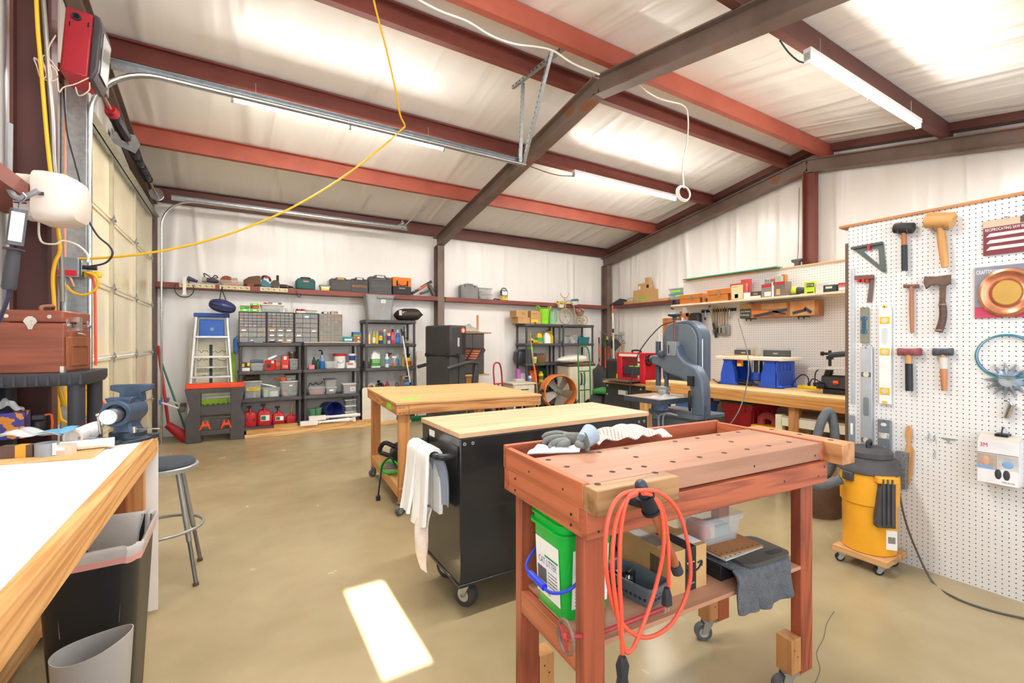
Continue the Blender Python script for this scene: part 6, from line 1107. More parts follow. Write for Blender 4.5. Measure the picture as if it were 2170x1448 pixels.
a = cpt(142, 940, 7.1); g = G(); g.sheet(lambda u, v: ((u-.5)*.34, -.1*sin(pi*v)*sin(pi*u)-.02*sin(9*u+4*v), (1-v)*.9*(1-.3*abs(u-.45))), 16, 16, .006); one(g, 'black_tarp', mat('#2c2b2d', .45, bump=.5, bscale=14), 'black tarp draped in the corner behind the poles', 'tarp', (a.x, 7.15, 0.003))
t = thing('garden_tractor', 'green and yellow garden tractor mostly hidden behind the red planer', 'tractor', (5.75, 5.6, 0), R(118)); TG = mat('#2f7d36', .4)
g = G(); g.loft([rrect(.5, .6, .06, .35, cy=-.55), rrect(.5, .62, .08, .6, cy=-.55), rrect(.44, .56, .1, .72, cy=-.53)]); g.build('hood', TG, t, bev=.01); g = G(); g.box(-.46, .46, .2, .62, .5, .58); g.build('fender', TG, t, bev=.03)
g = G(); g.box(-.27, .27, .1, .5, .62, .72); g.box(-.25, .25, .42, .54, .68, 1.08); g.build('seat', BLACK, t, bev=.04)
g = G(); g.tube([(.2*cos(i*pi/8), -.08+.08*sin(i*pi/8), .93+.18*sin(i*pi/8)*.6) for i in range(16)], .014, closed=True, k=2); g.cyl((0, -.08, .93), (0, -.25, .7), .02); g.box(-.18, .18, -.1, -.06, .915, .945); g.build('steering_wheel', BLACK, t)
for sx in (-1, 1):
    for y, r, w_ in ((.4, .26, .2), (-.6, .19, .14)):
        g = G(); g.lathe([(r*.5, -w_/2), (r*.92, -w_/2), (r, -w_*.3), (r, w_*.3), (r*.92, w_/2), (r*.5, w_/2)], 30, tr(sx*.4, y, r) @ rot('Y', R(90))); tyre = g.build('tyre', mat('#3a393a', .8, bump=.9, bscale=60), t); g = G(); g.cyl((sx*.4-.05, y, r), (sx*.4+.05, y, r), r*.5); g.build('rim', YELLOW, tyre)
g = G(); g.box(-.3, .3, -.5, .3, .22, .36); g.build('chassis', DKGREY, t)
t = thing('planer_stand', 'black steel stand with a wooden top under the red planer', 'stand', (4.5, 4.84, 0), FX); BS = mat('#323133', .55, var=.1)
g = G(); g.loft([[Vector((x, y, 0)) for x, y in ((-.06, -.05), (.78, -.05), (.78, .5), (-.06, .5))], [Vector((x, y, .78)) for x, y in ((0, 0), (.72, 0), (.72, .45), (0, .45))]]); g.build('stand_body', BS, t, bev=.006); g = G(); g.box(-.03, .75, -.04, .48, .78, .805); g.build('stand_top', wood('#b98a50', '#94683a', 'X'), t, bev=.003)
for x in (.04, .66):
    for z in (.12, .25, .62, .74): g = G(); g.cyl((x, -.045+.05*z, z), (x, -.06+.05*z, z), .011, n=10); g.build('bolt_head', LGREY, t)
g = G(); g.card(.28, .42, .005, .64, .7, t=.05); g.build('nameplate', LGREY, t)
t = thing('thickness_planer', 'red benchtop thickness planer with a black hand wheel', 'planer', (4.56, 4.7, .806), FX); PR = mat('#c41f30', .4, var=.05)
for x in (0, .42): g = G(); g.box(x, x+.1, 0, .32, 0, .36); g.build('side_housing', PR, t, bev=.015)
g = G(); g.box(.0, .52, 0, .32, .34, .4); g.m = 1; g.box(.05, .42, -.003, .0, .35, .385); g.build('top_cover', [PR, CREAM], t, bev=.01); g = G(); g.box(.1, .42, .02, .3, 0, .03); g.build('bed', STEEL, t, bev=.003); g = G(); g.box(.1, .42, .03, .25, .1, .21); g.m = 1; g.box(.2, .4, .026, .1, .21, .225); g.build('cutter_head', [DKGREY, LIMETAPE], t, bev=.01)
g = G(); g.box(-.06, .44, -.22, .02, .02, .035); g.build('infeed_table', mat('#55534f', .4, .4), t, bev=.004); g = G(); g.box(.06, .42, -.01, .0, .0, .06); g.build('front_lip', PR, t, bev=.004)
g = G(); g.tube([(.535, .06+.06*cos(a), .31+.065*sin(a)) for a in [i*pi/8 for i in range(16)]], .012, closed=True, k=2); g.cyl((.52, .06, .31), (.55, .06, .31), .016); g.box(.53, .54, .0, .12, .3, .32); g.build('hand_wheel', BLACK, t); g = G(); g.tube([(.2, .1, .4), (.21, .1, .43), (.34, .1, .43), (.36, .1, .4)], .012); g.build('carry_handle', BLACK, t)
g = G(); g.box(.0, .02, -.004, .0, .04, .1); g.build('warning_sticker', YELLOW, t)
def at_X(u0, u1, vt, vb, X, z=None):    # things facing the left wall: base centre of the front, width along y, height
    y, w, zb, h = slotX(u0, u1, vt, vb, X); top = zb+h; zb = zb if z is None else z
    return Vector((X, y, zb)), w, top-zb
PEG = pegboard_mat('white_pegboard')
g = G(); g.box(0, .012, -.6, 3.93, 0, 2.134); t = one(g, 'pegboard_wall', PEG, 'white pegboard wall behind the router table', 'pegboard wall', (5.0, 0, 0))
g = G(); g.box(.012, .1, -.6, 3.93, 0, 2.13); g.build('stud_frame', PINE, t)
g = G(); g.box(-.01, .06, -.6, 3.93, 2.134, 2.15); g.build('top_cap', PINEY, t, bev=.002)
t = thing('wall_workbench', 'long pine workbench along the pegboard holding the router table', 'workbench', (4.13, 3.78, 0), FX)
BT = wood('#dfb981', '#cda268', 'X', 4, .5)
g = G(); g.box(0, 3.5, .0, .86, .882, .9); g.build('bench_top', BT, t, bev=.002); g = G(); g.box(0, 3.5, 0, .04, .785, .882); g.build('front_rail', wood('#d9a05a', '#b97d3c', 'X', 10, .5), t, bev=.004)
g = G(); g.box(0, .04, .04, .86, .785, .882); g.build('end_rail', FIR, t, bev=.003)
for x in (.05, 1.6, 2.9):
    for y in (.05, .78): g = G(); g.box(x, x+.085, y, y+.06, 0, .785); g.build('leg', FIRZ, t, bev=.003)
g = G(); g.box(.02, 1.6, .1, .84, .36, .38); g.build('lower_shelf', PINE, t)
zB = .9005
t = thing('router_table', 'router table with a cream top on blue plastic legs', 'router table', (4.5, 3.06, zB), FX); RB = mat('#1f50c8', .45)
for x0, x1 in ((.0, .17), (.44, .62)):
    g = G(); g.face_prism([(x0-.03, 0), (x1+.03, 0), (x1+.03, .02), (x1, .03), (x1-.005, .12), (x1-.04, .25), (x1-.02, .27), (x0+.02, .27), (x0+.04, .25), (x0+.005, .12), (x0, .03), (x0-.03, .02)], .0, .06); g.build('leg', RB, t, bev=.006); g = G(); g.face_prism([(x0-.03, 0), (x1+.03, 0), (x1, .03), (x1-.04, .25), (x0+.04, .25), (x0, .03)], .28, .34); g.build('leg', RB, t, bev=.006)
    xo = x0+.03 if x0 < .2 else x1-.05
    g = G(); g.box(xo, xo+.02, .05, .3, .01, .26); g.build('leg_web', RB, t, bev=.004)
g = G(); g.box(.44, .62, .02, .32, .0, .02); g.box(.59, .605, .0, .33, .0, .26); g.build('leg_foot', RB, t, bev=.004)
for i in range(4): g = G(); g.box(.598, .612, .05+i*.065, .09+i*.065, .17, .25); g.build('rib', RB, t, bev=.004)
g = G(); g.loft([rrect(.72, .42, .04, z_, cx=.31, cy=.17) for z_ in (.27, .305)]); g.build('table_top', CREAM, t, bev=.006); g = G(); g.box(.02, .36, -.0, .14, .305, .316); g.build('push_board', PINE, t)
for x0, x1 in ((.06, .28), (.38, .64)):
    g = G(); g.box(x0, x1, .16, .19, .306, .37); g.m = 1; g.box((x0+x1)/2-.03, (x0+x1)/2+.02, .158, .16, .33, .345); g.build('fence', [mat('#4b4c4d', .5), CHROME], t, bev=.003)
g = G(); g.box(.06, .66, .19, .21, .37, .395); g.build('fence_rail', LGREY, t); g = G(); g.box(.28, .38, .1, .2, .32, .41); g.build('bit_guard', mat('#cfc9bd', .2, alpha=.45), t, bev=.004)
g = G(); g.cyl((.33, .15, .06), (.33, .15, .26), .045, n=20); g.m = 1; g.lathe([(.05, .05), (.058, .06), (.058, .13), (.05, .14)], 20, tr(.33, .15, 0)); g.m = 2; g.cyl((.3, .12, .12), (.3, .12, .26), .01); g.cyl((.36, .12, .12), (.36, .12, .26), .01); g.build('router', [mat('#3a3c42', .4), mat('#2450b0', .4), CHROME], t)
g = G(); g.box(.2, .245, -.01, .03, .2, .265); g.m = 1; g.box(.2, .245, -.012, -.008, .23, .262); g.build('switch', [YELLOW, RED], t, bev=.004)
g = G(); g.tube([(.12, .06, .012), (.2, .02, .03), (.3, .05, .02), (.38, .08, .012), (.25, .1, .035), (.15, .08, .05), (.12, .04, .03), (.22, .06, .012), (.34, .02, .012)], .009); g.build('cord', BLK, t); g = G(); g.tube([(-.01, -.02, .012), (-.06, .04, .012), (-.12, .1, .012), (-.2, .16, .03)], .006); g.build('cord', BLK, t)
a = P(1700, 822, Z=zB); t = thing('power_strip', 'yellow power strip with black plugs on the pine bench', 'power strip', (4.72, 2.38, zB), FX); g = G(); g.box(0, .2, 0, .05, 0, .03); g.build('strip', YELLOW, t, bev=.006)
for x in (.1, .15): g = G(); g.cyl((x, .025, .03), (x, .025, .065), .013); g.build('plug', BLACK, t)
g = G(); g.tube([(.1, .025, .06), (.08, .03, .12), (.02, .04, .13), (-.04, .03, .06), (-.06, .03, .012)], .006); g.tube([(.15, .025, .06), (.16, .03, .17), (.22, .04, .2), (.3, .05, .16)], .006); g.tube([(.11, .02, .06), (.14, .02, .1), (.24, .02, .06), (.32, .02, .03)], .006); g.build('cord', BLK, t)
t = thing('scroll_saw', 'dark grey scroll saw with a tilting table at the right end of the pine bench', 'scroll saw', (4.42, 2.02, zB), FX); SS = mat('#3c3e44', .45, .2)
g = G(); g.box(.0, .5, .02, .22, .0, .04); g.build('foot_plate', BLACK, t); g = G(); g.loft([[Vector((x, y, z_)) for y, z_ in ((.03, .04), (.2, .04), (.19, .16), (.04, .16))] for x in (-.03, .5)]); g.build('base_casting', SS, t, bev=.02); g = G(); g.lathe([(.0001, .0), (.17, .0), (.17, .012), (.0001, .012)], 32, tr(.06, .1, .215) @ rot('Y', R(-3)) @ Matrix.Diagonal((1.25, .9, 1, 1))); g.build('saw_table', LGREY, t)
g = G(); g.cyl((.0, .1, .14), (.02, .1, .215), .03); g.build('trunnion', SS, t); g = G(); g.tube([(.02, .1, .335), (.12, .1, .35), (.3, .1, .36), (.5, .1, .3), (.5, .1, .12)], .025, n=10); g.build('upper_arm', SS, t)
g = G(); g.cyl((.02, .1, .24), (.02, .1, .38), .012); g.cyl((-.04, .1, .35), (.02, .1, .35), .012); g.cyl((-.05, .1, .35), (-.03, .1, .35), .02, n=10); g.box(.0, .04, .08, .12, .3, .33); g.build('blade_clamp', BLACK, t); g = G(); g.box(.08, .12, .015, .03, .09, .12); g.m = 1; g.box(.085, .115, .01, .016, .085, .1); g.build('switch', [ORANGE, RED], t, bev=.003); g = G(); g.cyl((-.04, .0, .07), (.0, .03, .07), .03, n=14); g.build('tilt_knob', BLACK, t)
def wallbox(name, lb, cat, u0, u1, vt, vb, X, z, d, m, bev=.003, **k): loc, w, h = at_X(u0, u1, vt, vb, X, z); g = G(); g.box(-w/2, w/2, 0, d, 0, h); return one(g, name, m, lb, cat, loc, FX, bev=bev, **k)
wallbox('wood_board', 'reddish wooden panel standing on the bench behind the band saw', 'panel', 1404, 1437, 674, 800, 4.9, zB, .02, wood('#b8743c', '#94562a', 'Z', 5))
loc, w, h = at_X(1438, 1458, 664, 800, 4.93, zB); t = thing('picture_frame', 'orange wooden frame with an opening beside the reddish panel', 'frame', loc, FX); g = G()
for q in ((-w/2, -w/2+.03, 0, h), (w/2-.035, w/2, 0, h), (-w/2, w/2, h-.05, h), (-w/2, w/2, h*.72, h*.76), (-w/2, w/2, 0, h*.55)): g.box(q[0], q[1], 0, .02, q[2], q[3])
g.build('frame', wood('#c8783c', '#a65a28', 'Z', 5), t, bev=.003); g = G(); g.ball((-w/2+.03, .01, h+.018), .018); g.cyl((-w/2+.03, .01, h), (-w/2+.03, .01, h+.01), .008); g.build('finial', wood('#c8783c', '#a65a28', 'Z', 5), t)
loc, w, h = at_X(1458, 1481, 663, 800, 4.86, zB); t = thing('tool_organizer', 'black blow moulded tool case with orange tools beside the wooden frame', 'tool case', loc+Vector((0, 0, 0)), FX); g = G(); g.box(-w/2, w/2, 0, .08, 0, h); g.build('case', mat('#2c2a2a', .5), t, bev=.03); g = G(); g.box(-w*.4, w*.1, -.012, .0, h*.6, h*.68); g.box(-w*.35, w*.2, -.012, 0, h*.8, h*.88); g.box(w*.2, w*.42, -.012, 0, h*.66, h*.78); g.build('orange_tool', mat('#e08a2a', .5), t, bev=.004)
ZS = 1.822; XS = 4.72
g = G(); g.box(0, 4.4, 0, .275, 0, .02); t = one(g, 'wall_shelf', mat('#e8dcc0', .5), 'cream wooden shelf fixed across the pegboard', 'shelf', (XS, 3.9, ZS-.02), FX, bev=.002)
for x in (.9, 2.0, 2.9):
    g = G(); g.extr([(.265, -.16), (.275, -.16), (.275, -.001), (.04, -.001), (.04, -.012), (.262, -.012)], x, x+.02); g.build('bracket', LGREY, t)
ZS += .0005; OW = wood('#d98a36', '#c0702a', 'X', 4, .4, coat=.2)
def lidbox(u0, u1, vt, lb, lidover=.04):
    loc, w, h = at_X(u0, u1, vt, 648, XS+.015, ZS); t = thing('wooden_box', lb, 'box', loc, FX, 'varnished wooden boxes on the shelf')
    g = G(); g.box(-w/2, w/2, 0, .2, 0, h*.55); g.build('box_body', OW, t, bev=.003); g = G(); g.box(-w/2-.003, w/2+lidover, -.004, .205, h*.56, h); g.build('box_lid', OW, t, bev=.003); g = G(); g.prism([(-.012, -.025), (.012, -.025), (.016, .0), (.01, .03), (-.01, .03), (-.016, 0)], 0, .006, tr(w*.1, -.004, h*.56) @ rot('X', R(90))); g.build('latch', CHROME, t); mark(t, w, 0, h, PAPER, -w*.3, -w*.02, h*.62, h*.85); return t
lidbox(1441, 1483, 624, 'varnished orange wooden box at the left end of the cream shelf'); lidbox(1488, 1495, 627, 'narrow end of a varnished box between the two larger ones'); lidbox(1499, 1542, 613, 'varnished orange wooden box with an overhanging lid next to the red carton')
def shbox(u0, u1, vt, m, lb, d=.1, marks=(), name='carton', z=ZS, dx=.02, **k):
    loc, w, h = at_X(u0, u1, vt, 640, XS+dx, z); return carton(name, lb, loc+Vector((d/2, 0, 0)), w, d, h, FX, m, marks=[(mm, w*a-w/2, w*b-w/2, h*c, h*e)+tuple(r) for mm, a, b, c, e, *r in marks], flap=False, **k)
shbox(1547, 1576, 601, mat('#c9322f', .5), 'red edged carton with a cream printed face on the shelf', .05, [(mat('#e3d9a8', .5), .1, .95, .03, .9), (None, .15, .6, .74, .84, 'Beadlock', INK), (DKGREY, .35, .6, .1, .35)])
shbox(1570, 1588, 592, mat('#c04a45', .5), 'second red carton standing behind the cream printed one', .05, [(LGREY, .4, .8, .1, .8)], dx=.15)
shbox(1563, 1590, 621, WHITE, 'low white box in front of the second red carton', .1); shbox(1590, 1612, 618, mat('#4c4034', .5), 'low dark box with a white edge right of the white one', .1, [(WHITE, 0, 1, 0, .35), (mat('#a8824a', .5), .3, .7, .5, .8)])
shbox(1613, 1636, 602, mat('#8d8680', .5), 'grey and red tool carton at the left of a pair on the shelf', .12, [(RED, .05, .95, .75, .98), (WHITE, .3, .9, .08, .4)]); shbox(1637, 1664, 597, mat('#7a6a60', .5), 'grey and red tool carton at the right of a pair on the shelf', .12, [(RED, .05, .95, .8, .98), (WHITE, -.05, .1, 0, .98), (mat('#cfae7c', .5), .3, .6, .1, .5)])
hz = at_X(1613, 1664, 600, 640, XS+.02, ZS)[2]; loc, w, h = at_X(1616, 1652, 580, 600, XS+.05, ZS+hz+.012)
t = thing('router_jig', 'small metal jig with a red part lying on the tool cartons', 'jig', loc+Vector((.03, 0, -.006)), FX); g = G(); g.box(-w/2, w*.1, 0, .05, 0, .03); g.cyl((-w*.4, .02, .03), (-w*.4, .02, .05), .02); g.build('base', STEEL, t, bev=.003); g = G(); g.box(-w*.15, w*.1, -.005, .03, .031, .05); g.build('red_clamp', ORANGE, t, bev=.004); g = G(); g.box(w*.12, w*.48, .0, .05, .0, .07); g.build('gauge_block', mat('#b3b8a8', .35, .5), t, bev=.003)
g = G(); g.box(-.02, .02, 0, .06, 0, .24); one(g, 'wood_block', wood('#b87838', '#965a26', 'Z', 6), 'upright orange wood block behind the tool cartons', 'wood block', (XS+.17, P(1659, 580, X=XS+.17).y, ZS), FX, bev=.003)
loc, w, h = at_X(1673, 1704, 605, 628, XS+.04, ZS); t = thing('detail_sander', 'lime and black cordless sander on the shelf', 'power tool', loc, FX); g = G(); g.ball((-w*.25, .04, h*.5), (w*.26, .05, h*.5), 16, 10); g.build('head', mat('#c6dc2a', .45), t); g = G(); g.cyl((-w*.15, .04, h*.5), (w*.5, .04, h*.45), h*.4, h*.28); g.build('grip', mat('#3c3d3f', .5), t); g = G(); g.box(-w*.5, -w*.05, 0, .08, 0, .012); g.build('pad', BLACK, t)
shbox(1704, 1726, 597, mat('#bfd82c', .45), 'lime green tool box with a black logo on the shelf', .1, [(INK, .25, .95, .55, .85, 'RYOBI', WHITE), (INK, .3, .9, .05, .15)]); shbox(1728, 1745, 599, mat('#ddd3cc', .5), 'off white box beside the lime one', .1); shbox(1744, 1772, 604, mat('#2c3a3c', .45), 'dark green case with a cream label on the shelf', .1, [(CREAM, .2, .7, .5, .8)]); shbox(1776, 1797, 599, mat('#d8747c', .5), 'pink and white box at the far right of the shelf', .1, [(WHITE, .1, .9, .1, .45), (RED, 0, 1, .8, .98)])
a, b = P(1450, 600, X=4.95), P(1650, 569, X=4.95); g = G(); g.box(0, a.y-b.y, -.03, .09, 0, .012); one(g, 'green_strip', mat('#3f9277', .5), 'long green strip lying on top of the pegboard', 'strip', (4.95, a.y, 2.151), FX)
XP = 4.998
a, b = P(1488, 660, X=XP), P(1561, 656, X=XP); t = thing('tool_rack', 'black magnetic rack holding files and a wrench on the pegboard', 'tool rack', (XP-.02, a.y, a.z-.02), FX); w = a.y-b.y; g = G(); g.box(0, w, 0, .018, 0, .035); g.build('bar', BLACK, t, bev=.003)
for i in range(7): x = w*(.36+.07*i); L = .2+.02*(i % 3); g = G(); g.lathe([(.001, -L+.03), (.006, -L+.06), (.007, .02), (.004, .06)], 8, tr(x, -.008, 0)); one(g, 'file', mat(('#b08a4a', '#a8803e', '#6a5a3e')[i % 3], .5), 'tan handled file hanging in the black rack', 'file', t.location+Vector((0, 0, 0)), FX, 'files in the black rack')
for i in range(2): g = G(); x = w*(.14+.7*i); g.cyl((x, -.005, -.07), (x, -.005, .02), .006); g.box(x-.01, x+.01, -.014, -.002, -.09, -.06); one(g, 'small_pliers', CHROME, ('small steel tool hanging at the left end of the black rack', 'small steel tool hanging at the right end of the black rack')[i], 'hand tool', t.location, FX)
M = tr(w*.3, -.012, .06) @ rot('Y', R(168)); g = G(M); g.box(-.012, .012, -.005, .005, .03, .2); g.m = 1; g.box(-.014, .014, -.008, .008, .2, .38); g.m = 0; g.pipe((0, -.006, 0), (0, .006, 0), .036, .02, 20); g.m = 1; g.box(-.013, .013, -.007, .007, -.045, -.015); one(g, 'adjustable_wrench', [CHROME, mat('#33343a', .5)], 'large adjustable wrench hanging from the black rack', 'wrench', t.location, FX)
loc, w, h = at_X(1513, 1541, 689, 712, XP-.07); t = thing('drill_press_vise', 'grey drill press vise hung on the pegboard', 'vise', loc, FX); VG = mat('#9b9c98', .45, .3); g = G(); g.box(-w*.3, w*.5, .03, .068, 0, h); g.build('base', VG, t, bev=.012); g = G(); g.box(-w*.15, w*.3, 0, .03, h*.2, h*.8); g.m = 1; g.box(w*.0, w*.1, -.002, 0, h*.25, h*.75); g.build('jaw', [VG, BLACK], t, bev=.004); g = G(); g.cyl((-w*.7, .03, h*.5), (-w*.15, .03, h*.5), .01); g.cyl((-w*.7, .03, h*.1), (-w*.7, .03, h*.62), .005); g.cyl((-w*.4, .03, h*.5), (-w*.2, .03, h*.5), .03, .045); g.build('screw', STEEL, t)
loc, w, h = at_X(1568, 1735, 640, 672, XP-.11); t = thing('routing_jig_box', 'long printed box of a groove routing jig hung under the shelf', 'box', loc, FX); g = G(); g.box(-w/2, w/2, 0, .1, 0, h); g.build('carton', mat('#a86a3c', .5, var=.25, scale=9), t, bev=.002)
g = G(); g.card(-w*.5, -w*.34, 0, 0, h*.68); g.m = 1; g.card(-w*.5, -w*.34, 0, h*.7, h*.95); g.m = 2; g.text('Juice Groove', -w*.49, -.0012, h*.4, w*.135, h*.17); g.text('Routing Jig', -w*.49, -.0012, h*.16, w*.12, h*.17); g.m = 3; g.text('ROCKLER', -w*.49, -.0012, h*.76, w*.13, h*.12); g.build('label_print', [mat('#38453a', .5), mat('#c79a5e', .5), WHITE, mat('#7a4a2a', .5)], t)
g = G(); g.m = 0; g.card(w*.17, w*.455, 0, h*.04, h*.96); g.card(-w*.2, w*.13, 0, h*.55, h*.92); g.m = 1
for q in ((-w*.3, w*.14, h*.12, R(-9), .03), (-w*.05, w*.12, h*.42, R(16), .02), (w*.2, w*.36, h*.2, R(-12), .03), (w*.34, w*.44, h*.5, R(38), .03)): g.box(0, q[1]-q[0], -.002, -.0008, -q[4]/2, q[4]/2, tr(q[0], 0, q[2]) @ rot('Y', q[3]))
g.m = 2; g.box(w*.22, w*.37, -.0015, -.0008, h*.35, h*.65, rot('Y', R(0))); g.box(-w*.33, -w*.1, -.0015, -.0008, h*.25, h*.5); g.build('picture_print', [mat('#c99a66', .5, var=.2), mat('#39424c', .5), mat('#d9803c', .5)], t)
for x in (-w*.38, w*.3): g = G(); g.box(x-.035, x+.035, .0, .11, -.008, 0); g.box(x-.03, x-.022, .0, .012, -.03, -.006); g.box(x+.02, x+.028, .0, .012, -.03, -.006); g.build('shelf_hook', BLACK, t)
t = thing('red_tote', 'large red storage tote with a green hinged lid under the bench', 'tote', (4.46, 2.84, .3805), FX); RTM = mat('#b81f2c', .45)
g = G(); g.loft([rrect(.27, .42, .03, 0, cy=.24), rrect(.32, .5, .03, .28, cy=.24), rrect(.35, .52, .03, .28, cy=.24), rrect(.35, .52, .03, .335, cy=.24)]); g.build('tub', RTM, t)
for i in range(6): g = G(); g.box(.125, .163, .03+i*.08, .05+i*.08, .05, .28); g.build('rib', RTM, t, bev=.004)
g = G(); g.box(-.177, .177, -.03, .505, .335, .35)
for i in range(7): g.box(-.17+i*.05, -.145+i*.05, .2, .26, .349, .354)
g.build('lid', mat('#24594b', .5), t, bev=.003); g = G(); g.box(-.1, .02, -.014, .0, .04, .11, rot('X', R(5))); g.build('label_tape', LIMETAPE, t); g = G(); g.box(-.1, .1, -.03, -.012, .25, .335); g.build('grip', RTM, t, bev=.006)
t = tote('blue_tote', 'light blue storage tote left of the red one under the bench', 'tote', (4.44, 3.36, .3805), .34, .34, .29, mat('#4f86d6', .45), mat('#4a7fd0', .45), FX, tape=('', LIMETAPE, -.02, .08, .02, .1)); t.location.x = 4.5
c_ = carton('red_tool_box', 'red carton with white squares on top of the blue tote', (4.47, 3.28, .685), .2, .16, .09, FX, mat('#b3222c', .5), marks=[(WHITE, -.02, .02, .04, .07), (WHITE, .03, .07, .04, .07), (WHITE, -.02, .07, .015, .032)], flap=False)
t = thing('yellow_vise_box', 'yellow holder with dark red edge and a red handle under the bench', 'holder', (4.3, 2.48, .3805), FX); g = G(); g.box(-.12, .12, 0, .18, 0, .17); g.build('box_body', mat('#efc21f', .5), t, bev=.01); g = G(); [g.cyl((-.1+i*.05, -.006, .1), (-.1+i*.05, .002, .1), .028, n=12) for i in range(5)]; g.box(-.12, .12, -.006, 0, 0, .1); g.build('red_edge', mat('#8a2430', .5), t); g = G(); g.tube([(-.06, .09, .17), (-.06, .09, .23), (0, .09, .265), (.07, .09, .23), (.07, .09, .17)], .035); g.build('handle', mat('#b0464a', .7), t)
t = thing('cream_bench', 'low cream slatted bench under the right end of the pine workbench', 'bench', (4.2, 2.3, 0), FX); g = G(); g.box(0, 1.6, .0, .5, .68, .695); g.build('top', mat('#b7ab9c', .5, var=.1), t, bev=.003); g = G(); g.box(.05, 1.6, -.01, .02, .605, .68); g.build('apron', CREAM, t, bev=.003)
for x in (0, 1.5):
    for y in (-.01, .44): g = G(); g.box(x, x+.06, y, y+.06, 0, .7); g.build('leg', mat('#e3d9b8', .5), t, bev=.004)
g = G(); g.box(.02, 1.55, .02, .48, .2, .22); g.build('shelf', PINE, t)
for lb, (x0, x1, z0, h, m, y) in (('pale wooden board leaning under the pine bench above the cream bench', (.3, 1.5, .697, .07, wood('#c9a486', '#b58c6c', 'X'), .3)), ('clear plastic jar on the lower shelf of the cream bench', (.45, .53, .2205, .16, FROST, .1)), ('black power tool on the lower shelf of the cream bench', (.62, 1.1, .2205, .2, BLACK, .12)), ('yellow band coil on the lower shelf of the cream bench', (.9, 1.1, .2205, .1, mat('#c9a23a', .6), .02))):
    g = G(); L = x1-x0
    if 'jar' in lb: g.lathe([(L/2, 0), (L/2, h*.8), (L*.4, h), (L*.36, h), (L*.45, .01)], 18); nm = 'jar'
    elif 'tool' in lb: g.tube([(-L/2, 0, .06), (-L*.2, 0, .09), (L*.2, 0, .07), (L/2, 0, .05)], lambda f: .05-.02*f, n=12); g.box(-.04, .04, -.02, .02, .0, .1); nm = 'power_tool'
    elif 'coil' in lb: g.tube([(L*.45*cos(a), L*.35*sin(a), .02+.01*(a/6.3)) for a in [i*pi/8 for i in range(32)]], .018); nm = 'band_coil'
    else: g.box(-L/2, L/2, 0, .02, 0, h); nm = 'wood_board'
    one(g, nm, m, lb, nm.replace('_', ' '), (4.2+y, 2.3-(x0+x1)/2, z0), FX)
g = G(); g.lathe([(.15, 0), (.145, .1), (.155, .2), (.14, .26)], 20); g.m = 1; g.cyl((0, 0, .26), (0, 0, .262), .13, n=20); one(g, 'wood_stump', [mat('#6a4f3c', .9, bump=.9, bscale=20, var=.2), mat('#b18a5c', .8)], 'short tree stump on the floor behind the shop vacuum', 'stump', (3.95, 1.83, 0))
XG = 7.385; ZG = GZ+.001
def gbox(u0, u1, vt, lb, z=ZG, d=.16, m=None, marks=(), **k):
    loc, w, h = at_X(u0, u1, vt, 645, XG, z); carton('moving_carton', lb, loc+Vector((d/2, 0, 0)), w, d, h, FX, m, marks=[(mm, w*a-w/2, w*b-w/2, h*c, h*e)+tuple(r) for mm, a, b, c, e, *r in marks], **k); return h
loc, w, h = at_X(1292, 1322, 636, 645, XG, ZG); g = G(); g.loft([[Vector((x, y*.1+.06, z_)) for y, z_ in ((-1, 0), (1, 0), (.8, hh), (-.8, hh))] for x, hh in ((-w/2, .03), (-w*.2, .07), (.1, .14), (w/2, .1))]); one(g, 'black_boot', mat('#343236', .6), 'black rubber boot lying at the far end of the gable ledge', 'boot', loc, FX, bev=.02)
h0 = gbox(1320, 1341, 639, 'flat kraft carton with dark print under the grey tin', d=.14, marks=[(None, .05, .95, .2, .8, 'OVEN BRICKS', mat('#6a4a2a', .7))])
loc, w, h = at_X(1328, 1341, 631, 639, XG, ZG+h0); carton('grey_tin', 'grey green tin on the flat kraft carton', loc+Vector((.06, 0, .0008)), w, .1, max(h, .06), FX, mat('#b5b8a4', .5), flap=False)
hb = gbox(1342, 1383, 614, 'largest kraft carton with a green tape label on the gable ledge', marks=[(LIMETAPE, .18, .75, .28, .4, 'CHILD BOOKS', INK)])
hm = gbox(1352, 1376, 600.5, 'medium kraft carton stacked on the largest one', ZG+hb+.0008, d=.12, marks=[(PAPER, .05, .22, .1, .6), (INK, .75, .95, .2, .7)])
gbox(1367, 1375.5, 588, 'smallest kraft carton at the top of the stack on the gable ledge', ZG+hb+hm+.0016, d=.07)
gbox(1393, 1416, 632, 'long flat kraft carton right of the carton stack', d=.12)
loc, w, h = at_X(1416, 1452, 624, 645, XG, ZG); tote('clear_tub', 'lower clear tub with a blue lid and green tape on the gable ledge', 'tub', loc+Vector((.09, 0, 0)), w, .16, h, FROST, mat('#5c86b8', .5), FX, tape=('', LIMETAPE, -w*.1, w*.3, h*.5, h*.85)); z2 = ZG+h+.0145
loc, w, h = at_X(1416, 1452, 612, 624, XG, z2); tote('clear_tub', 'upper clear tub with green tape on the gable ledge', 'tub', loc+Vector((.09, 0, 0)), w, .16, h, FROST, LGREY, FX, tape=('', LIMETAPE, -w*.25, w*.2, h*.3, h*.7))
loc, w, h = at_X(1423, 1432, 632, 650, XG-.03); g = G(); g.tube([(-.03, 0, 0), (-.02, 0, .09), (0, 0, .12), (.03, 0, .1), (.03, 0, .0)], .014); g.tube([(-.03, 0, 0), (-.06, 0, -.03), (.0, 0, -.05)], .01); one(g, 'spring_clamp', BLACK, 'black spring clamp gripping the gable ledge', 'clamp', loc, FX)
